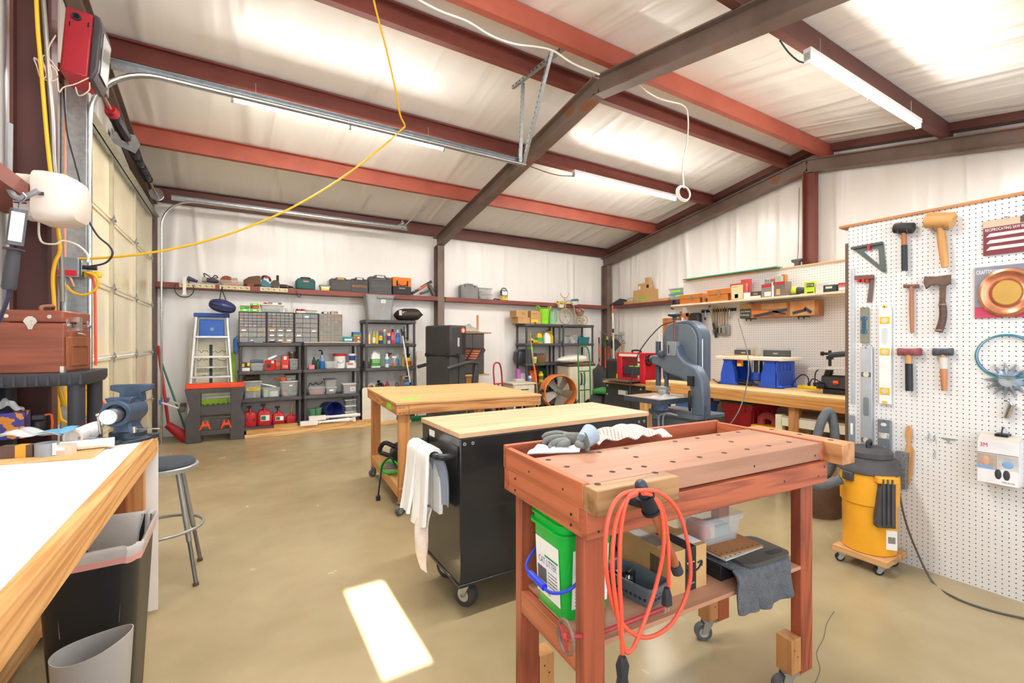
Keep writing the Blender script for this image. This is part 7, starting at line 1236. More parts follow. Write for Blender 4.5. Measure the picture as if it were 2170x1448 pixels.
loc, w, h = at_X(1676, 1700, 549, 567, 7.3); t = thing('hanging_vise', 'dark grey vise hanging on a wire beside the red gable post', 'vise', loc, FX); g = G(); g.face_prism([(-w*.5, h), (w*.5, h), (w*.45, h*.75), (w*.2, h*.6), (w*.25, 0), (-w*.25, 0), (-w*.2, h*.5), (-w*.5, h*.75)], 0, .06); g.build('body', mat('#55544f', .6, .3, bump=.3), t, bev=.008); g = G(); g.tube([(0, .03, h), (0, .05, h+.2), (0, .08, h+1.1)], .004); g.build('wire', BLK, t)
BSW = mat('#5a6673', .42, .25, var=.1, scale=5); BSD = mat('#3f4955', .45, .2)
t = thing('band_saw', 'blue grey floor standing band saw seen from behind with a square table', 'band saw', (3.2, 2.62, 0), FX)
g = G(); g.loft([rrect(.5, .42, .03, 0, cx=.06, cy=.06), rrect(.42, .34, .03, .06, cx=.06, cy=.06), rrect(.42, .34, .03, .72, cx=.06, cy=.06), rrect(.5, .38, .03, .745, cx=.08, cy=.06), rrect(.5, .38, .03, .77, cx=.08, cy=.06)]); g.build('cabinet_base', BSW, t)
def arch(w, z0, zc, rr): return [(-w, z0), (w, z0)]+[(w*cos(R(a)) if True else 0, zc+rr*sin(R(a))) for a in range(0, 181, 12)]
g = G(); g.face_prism([(x+.03, z_) for x, z_ in [(-.2, 1.02), (.2, 1.02)]+[(.2-.16+.16*cos(R(a)), 1.38+.16*sin(R(a))) for a in range(0, 91, 10)]+[(-.2+.16-.16*sin(R(a)), 1.38+.16*cos(R(a))) for a in range(0, 91, 10)]], .06, .2); g.build('upper_wheel_cover', BSW, t, bev=.02, seg=3)
g = G(); g.face_prism([(x+.03, z_) for x, z_ in [(-.17, 1.05), (.17, 1.05)]+[(.17-.14+.14*cos(R(a)), 1.37+.14*sin(R(a))) for a in range(0, 91, 10)]+[(-.17+.14-.14*sin(R(a)), 1.37+.14*cos(R(a))) for a in range(0, 91, 10)]], .045, .062); g.build('cover_inset', mat('#646f79', .45, .2), t, bev=.01)
g = G(); g.face_prism([(-.2, 1.16), (-.2, 1.24), (-.09, 1.24), (-.03, 1.27), (.0, 1.33), (.07, 1.33), (.1, 1.24), (.16, 1.19), (.26, 1.15), (.32, 1.05), (.33, .9), (.33, .76), (.22, .76), (.22, .93), (.19, 1.02), (.1, 1.06), (-.04, 1.09), (-.1, 1.14)], -.05, .055); g.build('frame_casting', BSW, t, bev=.016, seg=3)
g = G(); g.box(-.02, .02, -.055, -.04, 1.24, 1.36); g.m = 1; g.box(-.006, .006, -.058, -.054, 1.26, 1.33); g.m = 0; g.box(.022, .07, -.055, .0, 1.24, 1.36); g.build('tension_bracket', [mat('#8d979f', .4, .5), BLACK], t, bev=.003)
g = G(); g.cyl((.025, -.01, 1.2), (.025, -.01, 1.58), .009); g.build('tension_rod', mat('#7c4d3e', .4, .6), t); g = G(); g.cyl((.025, -.01, 1.545), (.025, -.01, 1.57), .018); g.lathe([(.03, 0), (.055, .008), (.058, .022), (.03, .03)], 8, tr(.025, -.01, 1.57)); g.build('tension_knob', mat('#2b3440', .4), t)
g = G(); g.lathe([(.012, 0), (.032, .012), (.032, .03), (.012, .04)], 14, tr(-.07, -.05, 1.25) @ rot('X', R(90))); g.lathe([(.012, 0), (.034, .012), (.034, .035), (.012, .045)], 14, tr(-.2, 0, 1.2) @ rot('Y', R(-90))); g.build('knob', BSD, t)
g = G(); g.cyl((-.16, -.0, .97), (-.16, 0, 1.36), .022, n=16); g.cyl((-.07, -.0, .93), (-.07, 0, 1.12), .018); g.build('guide_post', BSD, t); g = G(); g.box(-.18, -.05, -.03, .03, .93, .97); g.box(-.12, -.04, -.05, -.01, .9, .94); g.build('blade_guide', mat('#aab0b3', .35, .7), t, bev=.004); g = G(); g.box(-.085, -.083, -.006, .006, .82, 1.2); g.build('saw_blade', STEEL, t)
g = G(); g.box(-.3, .1, -.28, .12, .845, .885); g.m = 1; g.box(-.298, .098, -.278, .118, .8851, .887); g.build('saw_table', [BSD, mat('#a98a6c', .4, .2, var=.1)], t, bev=.004); g = G(); g.cyl((-.09, -.06, .7), (-.09, -.06, .845), .07); g.cyl((-.16, -.06, .78), (-.02, -.06, .78), .03); g.build('trunnion', mat('#6c8098', .45), t)
g = G(); g.tube([(.2, -.04, .92), (.22, -.07, .95), (.22, -.07, .85), (.2, -.04, .8)], .012); g.box(.2, .25, -.075, -.05, 1.0, 1.08); g.build('lever', BLACK, t); g = G(); g.cyl((.235, .07, 1.1), (.235, .07, 1.38), .006); g.build('hinge_pin', CHROME, t); g = G(); g.tube([(.1, -.15, .76), (.0, -.17, .74), (-.02, -.16, .6), (-.08, -.17, .45), (-.06, -.2, .3)], .009); g.tube([(.16, -.14, .76), (.06, -.18, .76), (.03, -.17, .6), (-.04, -.17, .42)], .007); g.build('cord', mat('#8f959b', .5), t); g = G(); g.cyl((.33, -.02, .4), (.33, -.02, .85), .012); g.build('conduit', BSD, t)
g = G(); g.sheet(lambda u, v: (-.12+u*.22, -.25+v*.3, .889+.018*sin(u*pi)*sin(v*pi)*(1+.5*sin(u*15+v*12))), 18, 18, .002); o = one(g, 'plastic_bag', mat('#e4e2e0', .2, alpha=.75), 'crumpled clear plastic bag on the band saw table', 'plastic bag', t.location, FX)
b = t.location; g = G(); M = rot('Z', FX); g.tube([M @ Vector(v) for v in ((.03, -.03, 1.53), (-.1, -.06, 1.48), (-.28, -.12, 1.25), (-.34, -.16, .95), (-.28, -.2, .75), (-.1, -.24, .6), (.05, -.22, .52))], .005); one(g, 'saw_wire', BLK, 'thin black wire bowing left of the band saw', 'wire', b)
g = G(); g.tube([M @ Vector(v) for v in ((.4, .3, 1.55), (.55, .2, 1.2), (.62, .0, .9), (.55, -.1, .7), (.4, -.12, .55))], .004); one(g, 'loose_blade', mat('#6c655c', .4, .5), 'thin loose saw blade arching right of the band saw', 'blade', b)
g = G(); g.box(-.05, .05, -.04, .04, 0, .84); one(g, 'wood_post', PINEZ, 'short pine post standing left of the band saw base', 'post', (3.35, 3.05, 0), FX, bev=.003)
def caster(t, x, y, zt, r=.04, ang=0, wm=None, nm='caster'):
    M = tr(x, y, 0) @ rot('Z', R(ang)); off = r*.6
    g = G(M); g.box(-.03, .03, -.03, .03, zt-.006, zt)
    for s_ in (-1, 1): g.loft([[Vector((s_*r*.55+a, b_, z_)) for a, b_ in ((-.002, -.02), (.002, -.02), (.002, .02), (-.002, .02))] if z_ > r*1.2 else [Vector((s_*r*.55+a, b_+off, z_)) for a, b_ in ((-.002, -.012), (.002, -.012), (.002, .012), (-.002, .012))] for z_ in (r*.9, zt-.005)])
    g.box(-r*.55, r*.55, -.02, .02, zt-.012, zt-.004); c = g.build(nm, mat('#b0b2b1', .4, .8), t)
    g = G(M); g.lathe([(r*.55, -r*.4), (r*.95, -r*.4), (r, -r*.25), (r, r*.25), (r*.95, r*.4), (r*.55, r*.4)], 26, tr(0, off, r) @ rot('Y', R(90))); g.build('wheel', wm or mat('#5d5c5c', .6), c)
    g = G(M); g.cyl((-r*.42, off, r), (r*.42, off, r), r*.55, n=20); g.m = 1; g.cyl((-r*.6, off, r), (r*.6, off, r), r*.14, n=10); g.build('hub', [mat('#b9bcbb', .4, .3), STEEL], c)
    return c
t = thing('assembly_table', 'square wooden assembly table on casters with green tape marks', 'table', (1.05, 3.45, 0), R(-4)); TW_ = wood('#d6a56c', '#c18f57', 'X', 4, .5); DF = wood('#cf955a', '#a2683a', 'X', 10, .55); DFY = wood('#cf955a', '#a2683a', 'Y', 10, .55); DFZ = wood('#c98d55', '#a06a3c', 'Z', 9, .55)
L, D = 1.3, 1.3
g = G(); g.box(0, L, 0, D, .868, .885); g.build('tabletop', TW_, t, bev=.002)
g = G(); g.box(0.005, L-.005, .005, .043, .79, .868); g.build('apron', DF, t, bev=.003); g = G(); g.box(0.005, L-.005, D-.043, D-.005, .79, .868); g.build('apron', DF, t, bev=.003)
for x in (.005, L-.043): g = G(); g.box(x, x+.038, .044, D-.044, .79, .868); g.build('apron', DFY, t, bev=.003)
for x, y in ((.03, .045), (L-.12, .045), (.03, D-.1), (L-.12, D-.1)):
    g = G(); g.box(x, x+.088, y, y+.04, .1, .79); g.build('leg', DFZ, t, bev=.003); caster(t, x+.03, y+.02, .1, .038, 120)
g = G(); g.box(.03, L-.03, .04, D-.04, .2, .215); g.build('lower_shelf', wood('#d2a06a', '#b98652', 'Y', 6), t); g = G(); g.box(.03, .068, .09, D-.1, .13, .2); g.build('shelf_rail', DFY, t, bev=.003); g = G(); g.box(.12, L-.12, .05, .088, .13, .2); g.build('shelf_rail', DF, t, bev=.003)
g = G(); g.box(.1, .19, .16, .23, .885, .8856, rot('Z', R(4))); g.box(.21, .29, .2, .26, .885, .8856, rot('Z', R(8))); g.m = 0; g.box(.0042, .005, .2, .36, .81, .855); g.build('tape_mark', LIMETAPE, t)
g = G()
for x in (.03, .06, 1.22, 1.26):
    for z in (.805, .845): g.cyl((x, .0052, z), (x, .003, z), .004, n=8)
g.build('screw_pattern', DKGREY, t); g = G(); g.box(.1, .102, .003, .0052, .79, .868); g.build('pencil_mark', DKGREY, t)
t = thing('chainsaw', 'green corded electric chainsaw on the lower shelf of the assembly table', 'chainsaw', (1.3, 3.78, .2155), R(150)); CG = mat('#39b03e', .4)
g = G(); g.box(-.12, .12, -.06, .06, .0, .11); g.m = 1; g.box(-.14, -.02, -.065, .065, .02, .09); g.build('motor_body', [CG, BLACK], t, bev=.02); g = G(); g.tube([(-.1, 0, .1), (-.06, 0, .2), (.06, 0, .2), (.1, 0, .1)], .016); g.tube([(.1, 0, .08), (.22, 0, .12), (.28, 0, .06), (.22, 0, .02), (.12, 0, .03)], .016); g.build('handle', CG, t); g = G(); g.box(-.5, -.12, -.006, .006, .03, .08); g.build('guide_bar', STEEL, t, bev=.004)
g = G(); g.box(.02, .08, -.066, -.06, .04, .08); g.build('orange_trim', ORANGE, t)
t = thing('circular_saw', 'grey circular saw with a black motor behind the chainsaw', 'circular saw', (1.3, 4.12, .2155), R(150)); g = G(); g.lathe([(.02, -.03), (.1, -.03), (.105, 0), (.1, .03), (.02, .03)], 30, tr(0, 0, .12) @ rot('X', R(90))); g.build('blade_guard', mat('#70767d', .4, .4), t); g = G(); g.cyl((0, .03, .13), (0, .2, .13), .05); g.tube([(.04, .04, .18), (.14, .05, .22), (.18, .05, .14), (.08, .05, .1)], .02); g.build('motor', BLACK, t); g = G(); g.box(-.14, .14, -.06, .12, 0, .008); g.build('shoe', STEEL, t)
a = Vector((1.16, 3.72, .25)); g = G(); g.tube([(0, 0, .04), (-.06, -.04, .12), (-.08, -.02, .16), (-.13, .03, .1), (-.15, .05, -.06), (-.16, .06, -.16)], .007); g.cyl((-.16, .06, -.16), (-.16, .06, -.2), .018); one(g, 'power_cable', BLK, 'black cord with a plug hanging from the assembly table shelf', 'cord', a)
a = Vector((1.33, 3.6, .0)); g = G(); g.tube([(.06, .1, .3), (.05, -.02, .4), (-.02, -.05, .55), (.06, -.05, .62), (.12, -.02, .55), (.04, -.06, .42), (-.02, -.1, .2), (-.06, -.14, .12)], .008); g.cyl((-.06, -.14, .12), (-.08, -.16, .08), .014); one(g, 'power_cable', mat('#5f6872', .5), 'grey cord with a metal plug looping beside the table leg', 'cord', a)
g = G(); g.box(0, .06, 0, .03, 0, .5, rot('Y', R(4))); one(g, 'saw_tube', mat('#8b9097', .4, .5), 'upright grey tube behind the leg of the assembly table', 'tube', (1.42, 3.85, .2155))
BKP = mat('#1d1d20', .28, var=.12, scale=4, coat=.3); t = thing('rolling_workbench', 'black steel rolling cabinet with a butcher block top and towel rail', 'rolling workbench', (.93, 2.03, 0))
L, D = 1.32, .54
g = G(); g.box(.006, L-.006, .006, D-.006, .16, .885); g.build('cabinet_body', BKP, t, bev=.006); BUT = wood('#d8b28c', '#c99d76', 'X', 5, .45)
g = G(); g.box(0, L, 0, D, .885, .912); g.build('wood_top', BUT, t, bev=.003); g = G(); g.box(0, L, .0, D, .15, .165); g.build('bottom_rim', BKP, t, bev=.003)
g = G()
for x in (.03, .075, L-.085, L-.04): g.pipe((x, .0055, .855), (x, .002, .855), .008, .005, 10)
g.build('screw_pattern', LGREY, t); g = G(); g.card(-.42, -.34, 0, .83, .865, rot('Z', R(-90)) @ tr(0, .0062, 0)); g.build('sticker', WHITE, t)
g = G(); g.tube([(.005, .06, .79), (-.05, .06, .79), (-.08, .075, .79), (-.085, .12, .79), (-.085, .42, .79), (-.08, .455, .79), (-.05, .47, .79), (.005, .47, .79)], .017, n=12); g.build('towel_rail', mat('#232326', .3), t); g = G(); g.box(-.0, .006, .03, .09, .74, .84); g.build('rail_plate', BKP, t, bev=.003); G().box(0, .006, .44, .5, .74, .84).build('rail_plate', BKP, t, bev=.003)
for x, y, a in ((.1, .07, 25), (L-.12, .07, 10), (.1, D-.08, 200), (L-.12, D-.08, 200)): caster(t, x, y, .151, .062, a, mat('#3d3d3f', .6))
def towel(lb, y0, y1, zf, zb, m, seed, x=.93-.085, loose=0):
    def f(u, v):
        y = 2.03+y0+(y1-y0)*u; L0, L1 = .8-zf, .8-zb; s_ = v*(L0+L1)
        w = .009*sin(u*5+seed)+.004*sin(u*11+seed*2)
        if s_ < L0-.035: k = 1-s_/L0; return (x-.036-w*k-loose*k**1.5, y+(u-.5)*.03*k, .8-L0+s_+.012*sin(u*3+seed)*k)
        if s_ < L0+.035: a = (s_-(L0-.035))/.07*pi; return (x-.036*cos(a), y, .79+.03*sin(a))
        return (x+.036+w*.3, y, .79-(s_-L0))
    g = G(); g.sheet(f, 22, 44, .018); return one(g, 'towel', m, lb, 'towel', (0, 0, 0), 0, 'towels on the rail')
TWL = mat('#f1f1ef', .9, var=.03, bump=.25, bscale=220)
towel('white towel hung on the far half of the towel rail', .27, .4, .46, .5, TWL, 1, loose=.04); towel('white towel hung in front on the near half of the towel rail', .115, .245, .44, .5, TWL, 2.4, loose=.02)
g = G(); g.sheet(lambda u, v: (.93-.11-.03*sin(v*3)+.02*sin(u*6+v*3), 2.03+.115+.13*u*(1-.35*v)+.02*v+.008*sin(v*9), .5-.3*v+.02*sin(u*5)), 16, 30, .008); one(g, 'rag', mat('#e9dcd4', .9, var=.12, scale=14, bump=.3, bscale=120), 'stained cream rag hanging below the near white towel', 'rag', (0, 0, .0))
g = G(); g.sheet(lambda u, v: (.93-.035+.018*sin(u*16)*(1-.4*v)-.04*(1-v)**3, 2.03+.06+.2*u, .84-.06*(1-v)**2-.3*v), 26, 16, .006); one(g, 'cloth', mat('#8d97a6', .85, var=.1), 'blue grey cloth tucked behind the towel rail against the black cabinet', 'cloth', (0, 0, 0))
BZ2 = .97; BO = Vector((.828, .955, 0)); BRZ = R(-3.8); BMI = (Matrix.Translation(BO) @ rot('Z', BRZ)).inverted()
OR1 = wood('#ad5a3a', '#84402a', 'X', 9, .5); OR1Y = wood('#bb6843', '#98502f', 'Y', 8, .5); OR1Z = wood('#a55236', '#783a25', 'Z', 9, .5); TOPM = wood('#a87a60', '#966850', 'X', 3, .5); JAW = wood('#a67c52', '#805830', 'X', 7, .45)
t = thing('carpentry_bench', 'orange stained wooden carpentry bench with dog holes and a tool tray', 'workbench', BO, BRZ)
L, D = 1.12, .47
g = G(); g.box(0, L-.02, 0, .31, .905, BZ2); g.build('bench_top', TOPM, t, bev=.003)
g = G(); g.box(-.022, .275, -.06, 0, .9, BZ2); g.build('vise_jaw', JAW, t, bev=.003); g = G(); g.box(L, L+.085, -.065, .33, .895, BZ2+.004); g.build('end_vise_jaw', wood('#bb8355', '#9a663c', 'Y', 5), t, bev=.003)
g = G(); g.box(0, L-.02, .31, D, .895, .91); g.build('tray_floor', mat('#7d5236', .6), t); g = G(); g.box(-.022, L, D, D+.022, .9, BZ2+.012); g.build('tray_side', OR1, t, bev=.003)
g = G(); g.box(-.022, 0, .002, D, .9, BZ2+.004); g.build('end_board', OR1Y, t, bev=.003); g = G(); g.box(L-.02, L, -.0, D, .9, BZ2+.006); g.build('end_board', OR1Y, t, bev=.003)
g = G(); g.box(-.02, L, -.012, .026, .82, .9); g.build('apron', OR1, t, bev=.003); g = G(); g.box(-.02, L, D-.02, D+.018, .82, .9); g.build('apron', OR1, t, bev=.003)
for x in (-.02, L-.04): g = G(); g.box(x, x+.04, .026, D-.02, .82, .9); g.build('apron', OR1Y, t, bev=.003)
for x, y in ((.0, .028), (L-.1, .028), (.0, D-.075), (L-.1, D-.075)):
    g = G(); g.box(x, x+.075, y, y+.042, .085, .82); g.build('leg', OR1Z, t, bev=.004)
    bx = x+.077 if x < .5 else x-.062; g = G(); g.box(bx, bx+.06, y-.0, y+.06, .1, .23); g.m = 1; [g.cyl((bx+.02+q*.02, y-.0005, .19-.03*(q % 2)), (bx+.02+q*.02, y+.002, .19-.03*(q % 2)), .004, n=8) for q in range(2)]; g.build('caster_block', [wood('#c08a56', '#9c6a3c', 'Z', 6), BLACK], t, bev=.003); caster(t, bx+.03, y+.03, .1, .038, 60)
for x in (.0, L-.045): g = G(); g.box(x, x+.03, .07, D-.075, .41, .485); g.build('shelf_rail', OR1Y, t, bev=.003)
g = G(); g.box(.03, L-.05, .03, D-.06, .486, .5); g.build('lower_shelf', wood('#b9876c', '#a5735a', 'X', 3), t, bev=.002)
g = G()
for x, y in ((557, 410), (515, 366), (397, 319), (300, 283), (634, 345), (720, 330), (800, 318), (858, 350), (566, 243), (706, 223), (757, 268), (950, 293), (962, 187), (1022, 226), (1078, 170), (1090, 269), (1187, 153), (1218, 247), (1255, 188), (1290, 138), (1338, 228), (1450, 209), (1555, 190), (1665, 172)):
    p = BMI @ P(1040+x/2.462, 860+y/2.462, Z=BZ2)
    if x > 1600: p = Vector((L+.045, .0, 0))
    g.cyl((p.x, p.y, BZ2-.002), (p.x, p.y, BZ2+.0006+(.0042 if p.x > L else 0)), .0095, n=16)
for y in (.12, .24): g.cyl((L+.045, y, BZ2), (L+.045, y, BZ2+.0048), .0095, n=16)
g.build('dog_hole_pattern', mat('#3a2318', .8), t)
g = G()
for x, z in ((.02, .84), (.05, .87), (.85, .86), (L-.06, .85), (L-.02, .88), (.33, .93), (.7, .93), (1.06, .925)): g.cyl((x, -.0126 if z < .9 else -.0006, z), (x, 0, z), .004, n=8)
for y, z in ((.06, .84), (.06, .87), (.4, .84), (.4, .88), (.1, .93), (.3, .93)): g.cyl((-.0226, y, z), (-.019, y, z), .004, n=8)
g.build('screw_pattern', BLACK, t)
yv = .845
def fp(u, v, Y=yv): return P(u, v, Y=Y)
b = fp(1374, 1068); t = thing('vise_handle', 'wooden vise handle through a black pipe tee on the bench front', 'vise handle', b)
d = (fp(1436, 1212)-fp(1364, 1034)).normalized()
g = G(); g.cyl(fp(1384, 1080)-b, fp(1433, 1204)-b, .0125, n=16); g.build('handle_rod', wood('#a8623c', '#8a4a2a', 'Z', 5), t)
g = G(); g.cyl(-d*.026, d*.022, .022, n=18); g.cyl(-d*.03, -d*.022, .025, n=18); g.cyl(d*.018, d*.026, .025, n=18); g.cyl((0, 0, 0), (-.025, .07, .004), .017, n=16); g.build('pipe_tee', mat('#2b2d33', .45, .5), t)
g = G(); g.cyl(-d*.06, -d*.028, .0165, n=16); g.ball(-d*.06, .0165, 14, 8); g.build('end_cap', mat('#33363d', .5), t); g = G(); q = fp(1434, 1207)-b; g.cyl(q-d*.018, q+d*.01, .016, n=16); g.build('end_cap', mat('#33363d', .5), t)
t = thing('extension_cable', 'orange extension cord coiled over the vise handle at the bench front', 'cord', b); yc = .825
def cp(*px, y=yc): return [P(u, v, Y=y+.004*(i % 3))-b for i, (u, v) in enumerate(px)]
OC = mat('#e2553c', .4, var=.03); g = G()
g.tube(cp((1352, 1040), (1400, 1046), (1440, 1090), (1462, 1180), (1458, 1250), (1425, 1320), (1375, 1351), (1330, 1335), (1300, 1285), (1284, 1200), (1287, 1110), (1310, 1055)), .0054, closed=True, n=10)
g.tube(cp((1350, 1046), (1322, 1065), (1303, 1120), (1298, 1210), (1310, 1310), (1322, 1372), (1334, 1382), (1352, 1352), (1388, 1250), (1406, 1160), (1402, 1090), (1382, 1052), (1362, 1046), y=.82), .0054, n=10)
g.tube(cp((1350, 1044), (1330, 1058), (1316, 1120), (1313, 1220), (1317, 1310), (1319, 1400), y=.815), .0054, n=10); g.tube(cp((1372, 1044), (1400, 1070), (1414, 1130), (1417, 1200), (1417, 1252), y=.83), .0054, n=10); g.build('cable', OC, t)
p = P(1413, 1262, Y=.83)-b; g = G(); g.loft([rrect(w, d_, .006, z_, cx=p.x, cy=p.y) for w, d_, z_ in ((.014, .014, p.z+.02), (.024, .02, p.z), (.026, .022, p.z-.025))]); g.m = 1; [g.box(p.x+k, p.x+k+.004, p.y-.002, p.y+.002, p.z-.045, p.z-.024) for k in (-.008, .004)]; g.build('plug', [BLK, CHROME], t)
p = P(1319, 1410, Y=.815)-b; g = G(); g.loft([rrect(w, d_, .006, z_, cx=p.x, cy=p.y) for w, d_, z_ in ((.018, .016, p.z+.02), (.03, .024, p.z-.0), (.024, .02, p.z-.03), (.03, .024, p.z-.05), (.016, .014, p.z-.07))]); g.build('socket', BLK, t)
b = P(1212, 938, Z=BZ2); t = thing('work_glove', 'grey rubber coated work glove with a pale cuff on the orange bench', 'glove', b); GLV = mat('#73766f', .6, bump=.2, bscale=90)
def gp(u, v, z): p = P(u, v, Z=BZ2+z); return p-b
g = G(); g.loft([[c+Vector((.0, 0, 0))+Vector((rx*cos(a)*.3, rx*cos(a), rz_*sin(a)+0)) for a in [2*pi*i/16 for i in range(16)]] for c, rx, rz_ in ((gp(1240, 935, .04), .03, .03), (gp(1222, 932, .032), .034, .026), (gp(1205, 929, .028), .034, .022), (gp(1192, 928, .026), .026, .018))]); g.build('palm', GLV, t)
for px in ([(1200, 922, .03), (1180, 919, .036), (1160, 922, .03), (1153, 926, .022)], [(1198, 928, .03), (1176, 928, .036), (1158, 933, .026), (1153, 940, .014)], [(1200, 934, .03), (1182, 936, .034), (1170, 942, .022), (1166, 948, .013)], [(1204, 938, .03), (1192, 941, .03), (1184, 947, .018), (1182, 951, .012)], [(1222, 940, .03), (1232, 944, .026), (1242, 948, .016), (1244, 952, .012)]):
    g = G(); g.tube([gp(*q) for q in px], lambda f: .0125-.003*f*f, n=12); g.ball(gp(*px[-1]), .0098, 10, 8); g.build('finger', GLV, t)
g = G(); c0 = gp(1236, 936, .036); ax = Vector((.85, .25, .35)).normalized(); o1 = Vector((-.3, .95, .1)).normalized(); o2 = ax.cross(o1)
g.loft([[c0+ax*s_+o1*(r_*cos(a))+o2*(r_*1.1*sin(a)) for a in [2*pi*i/20 for i in range(20)]] for s_, r_ in ((0, .027), (.03, .032), (.055, .036), (.055, .033), (.02, .028))], True, True); g.build('cuff', mat('#9aa6b2', .7, bump=.2, bscale=120), t)
b = P(1180, 956, Z=BZ2)
g = G(); ql = [P(u, v, Z=BZ2)-b for u, v in ((1117, 966), (1150, 951), (1237, 952), (1228, 962))]
g.sheet(lambda u, v: (lambda p: (p.x, p.y, .006+.014*abs(sin(u*7+v*2))*sin(pi*min(1, max(0, v))) + .004*sin(v*11)))((ql[0].lerp(ql[3], u)).lerp(ql[1].lerp(ql[2], u), v)), 28, 12, .006)
one(g, 'white_glove', mat('#cfd2d8', .85, bump=.3, bscale=120), 'flat white cloth glove lying in front of the grey glove', 'glove', b)
def stripes():
    m, N, Lk, bs = base('striped_cloth'); tc = N.new('ShaderNodeTexCoord'); w = N.new('ShaderNodeTexWave'); w.inputs['Scale'].default_value = 26; w.inputs['Distortion'].default_value = 1.5; w.bands_direction = 'X'; Lk.new(tc.outputs['Object'], w.inputs[0])
    r = N.new('ShaderNodeValToRGB'); r.color_ramp.elements[0].color = lin('#b3947c'); r.color_ramp.elements[1].position = .4; r.color_ramp.elements[1].color = lin('#d3c6bc'); Lk.new(w.outputs[1], r.inputs[0]); Lk.new(r.outputs[0], bs.inputs[0]); bs.inputs['Roughness'].default_value = .9; return m
a, c = P(1262, 945, Z=BZ2), P(1412, 925, Z=BZ2); d = c-a; n_ = Vector((-d.y, d.x, 0)).normalized()
g = G(); g.sheet(lambda u, v: tuple(d*u+n_*(.085*v-.02+.012*sin(u*11+v*3))+Vector((0, 0, .006+(.062*(1-.55*u)*sin(pi*min(1, u*1.15))**.5*sin(pi*(.12+.8*v))**2+.012*sin(u*13+v*6)**2) if u < .87 else .006+.02*sin(pi*v)**2))), 48, 24, .005)
one(g, 'striped_cloth', stripes(), 'crumpled cream and tan striped cloth on the orange bench', 'cloth', a)
ZL = .5005
t = thing('litter_bucket', 'green square plastic bucket with paper labels and a blue handle', 'bucket', (.95, 1.185, ZL), BRZ); BG_ = mat('#12b23c', .35); w, h = .205, .31
g = G(); g.loft([rrect(w*a_, w*a_*.98, .04*a_, z_, 6) for a_, z_ in ((.86, 0), (.87, .004), (.99, h*.84), (1.1, h*.845), (1.1, h*.87), (1.0, h*.875), (1.0, h*.93), (1.07, h*.94), (1.07, h*.96), (1.0, h*.965), (1.03, h), (.98, h), (.9, h*.5), (.84, .006))]); g.build('bucket_body', BG_, t)
M = rot('X', R(2.7))
for sd in ('f', 'l'):
    Ms = (Matrix() if sd == 'f' else rot('Z', R(-90))) @ tr(0, .0, 0) @ M; yy = -w*.437
    g = G(Ms); g.card(-w*.32, w*.34, yy, h*.13, h*.72, t=.0015)
    g.m = 1
    if sd == 'l':
        g.text('CAT LITTER', -w*.24, yy-.002, h*.46, w*.52, h*.07); g.m = 2; g.box(-w*.05, w*.32, yy-.0022, yy-.001, h*.55, h*.57); g.m = 3; g.box(-w*.28, -w*.02, yy-.002, yy-.001, h*.27, h*.42)
        for i in range(5): g.box(w*.02, w*.28, yy-.002, yy-.001, h*(.26+.035*i), h*(.268+.035*i))
        g.text('40', -w*.02, yy-.002, h*.16, w*.1, h*.06)
    else:
        g.text('WARNING', -w*.25, yy-.002, h*.65, w*.5, h*.04); g.m = 3; g.pipe((0, yy-.002, h*.5), (0, yy-.001, h*.5), w*.15, w*.14); g.box(-.02, .02, yy-.002, yy-.001, h*.45, h*.56)
        for i in range(6): g.box(-w*.27, w*.27, yy-.002, yy-.001, h*(.16+.035*i), h*(.168+.035*i))
    g.build('label_print', [PAPER, mat('#27408f', .5), mat('#2f9a4b', .5), mat('#5a5c60', .6)], t)
g = G(); g.tube([(0, -w*.52, h*.66), (-w*.36, -w*.6, h*.42), (-w*.62, -w*.4, h*.32), (-w*.66, 0, h*.33), (-w*.62, w*.4, h*.36), (-w*.3, w*.56, h*.5), (0, w*.52, h*.66)], .005, n=8); g.m = 0; g.cyl((-w*.655, -w*.22, h*.325), (-w*.655, w*.22, h*.335), .011, n=12); g.build('bail_handle', mat('#2743d6', .4), t)
carton('shipping_carton', 'kraft shipping carton with black printed tape on the lower shelf', (1.335, 1.145, ZL), .185, .24, .148, BRZ, marks=[(mat('#26282c', .4), -.012, .04, 0.001, .147), (None, -.008, .036, .09, .105, 'prime', WHITE), (None, -.008, .036, .02, .03, 'amazon', LGREY)])
t = bpy.data.objects['shipping_carton']; g = G(); g.box(-.012, .04, -.121, .02, .1481, .1486); g.m = 1; g.box(.045, .09, -.1, -.03, .1481, .1487); g.m = 2; g.box(-.085, -.03, -.06, .1, .1481, .1487); g.m = 3; g.tube([(-.005, -.1225, .075), (.02, -.1225, .062), (.05, -.1225, .07), (.066, -.1225, .088)], .003, n=5); g.tube([(.048, -.1225, .09), (.067, -.1225, .092), (.066, -.1225, .075)], .0028, n=5)
for i in range(9): g.box(-.0935, -.0926, -.09+i*.006, -.087+i*.006, .03, .12); 
g.build('tape_print', [mat('#26282c', .4), PAPER, CLEAR, INK], t)
t = thing('plastic_basket', 'grey perforated plastic basket of small black parts on the lower shelf', 'basket', (1.165, 1.115, ZL), R(8)); GB = mat('#5d656d', .45)
g = G(); g.loft([rrect(.09, .18, .02, 0), rrect(.11, .205, .022, .058), rrect(.116, .211, .022, .058), rrect(.116, .211, .022, .066), rrect(.104, .199, .02, .066), rrect(.085, .175, .018, .004)]); g.build('basket', GB, t)
g = G()
for i in range(5):
    for k in range(2): g.cyl((-.036+i*.018, -.0975-.0015*k, .024+.018*k), (-.036+i*.018, -.088, .024+.018*k), .006, n=6)
for i in range(9):
    for k in range(2): g.cyl((-.0505-.001*k, -.075+i*.018, .024+.018*k), (-.045, -.075+i*.018, .024+.018*k), .006, n=6)
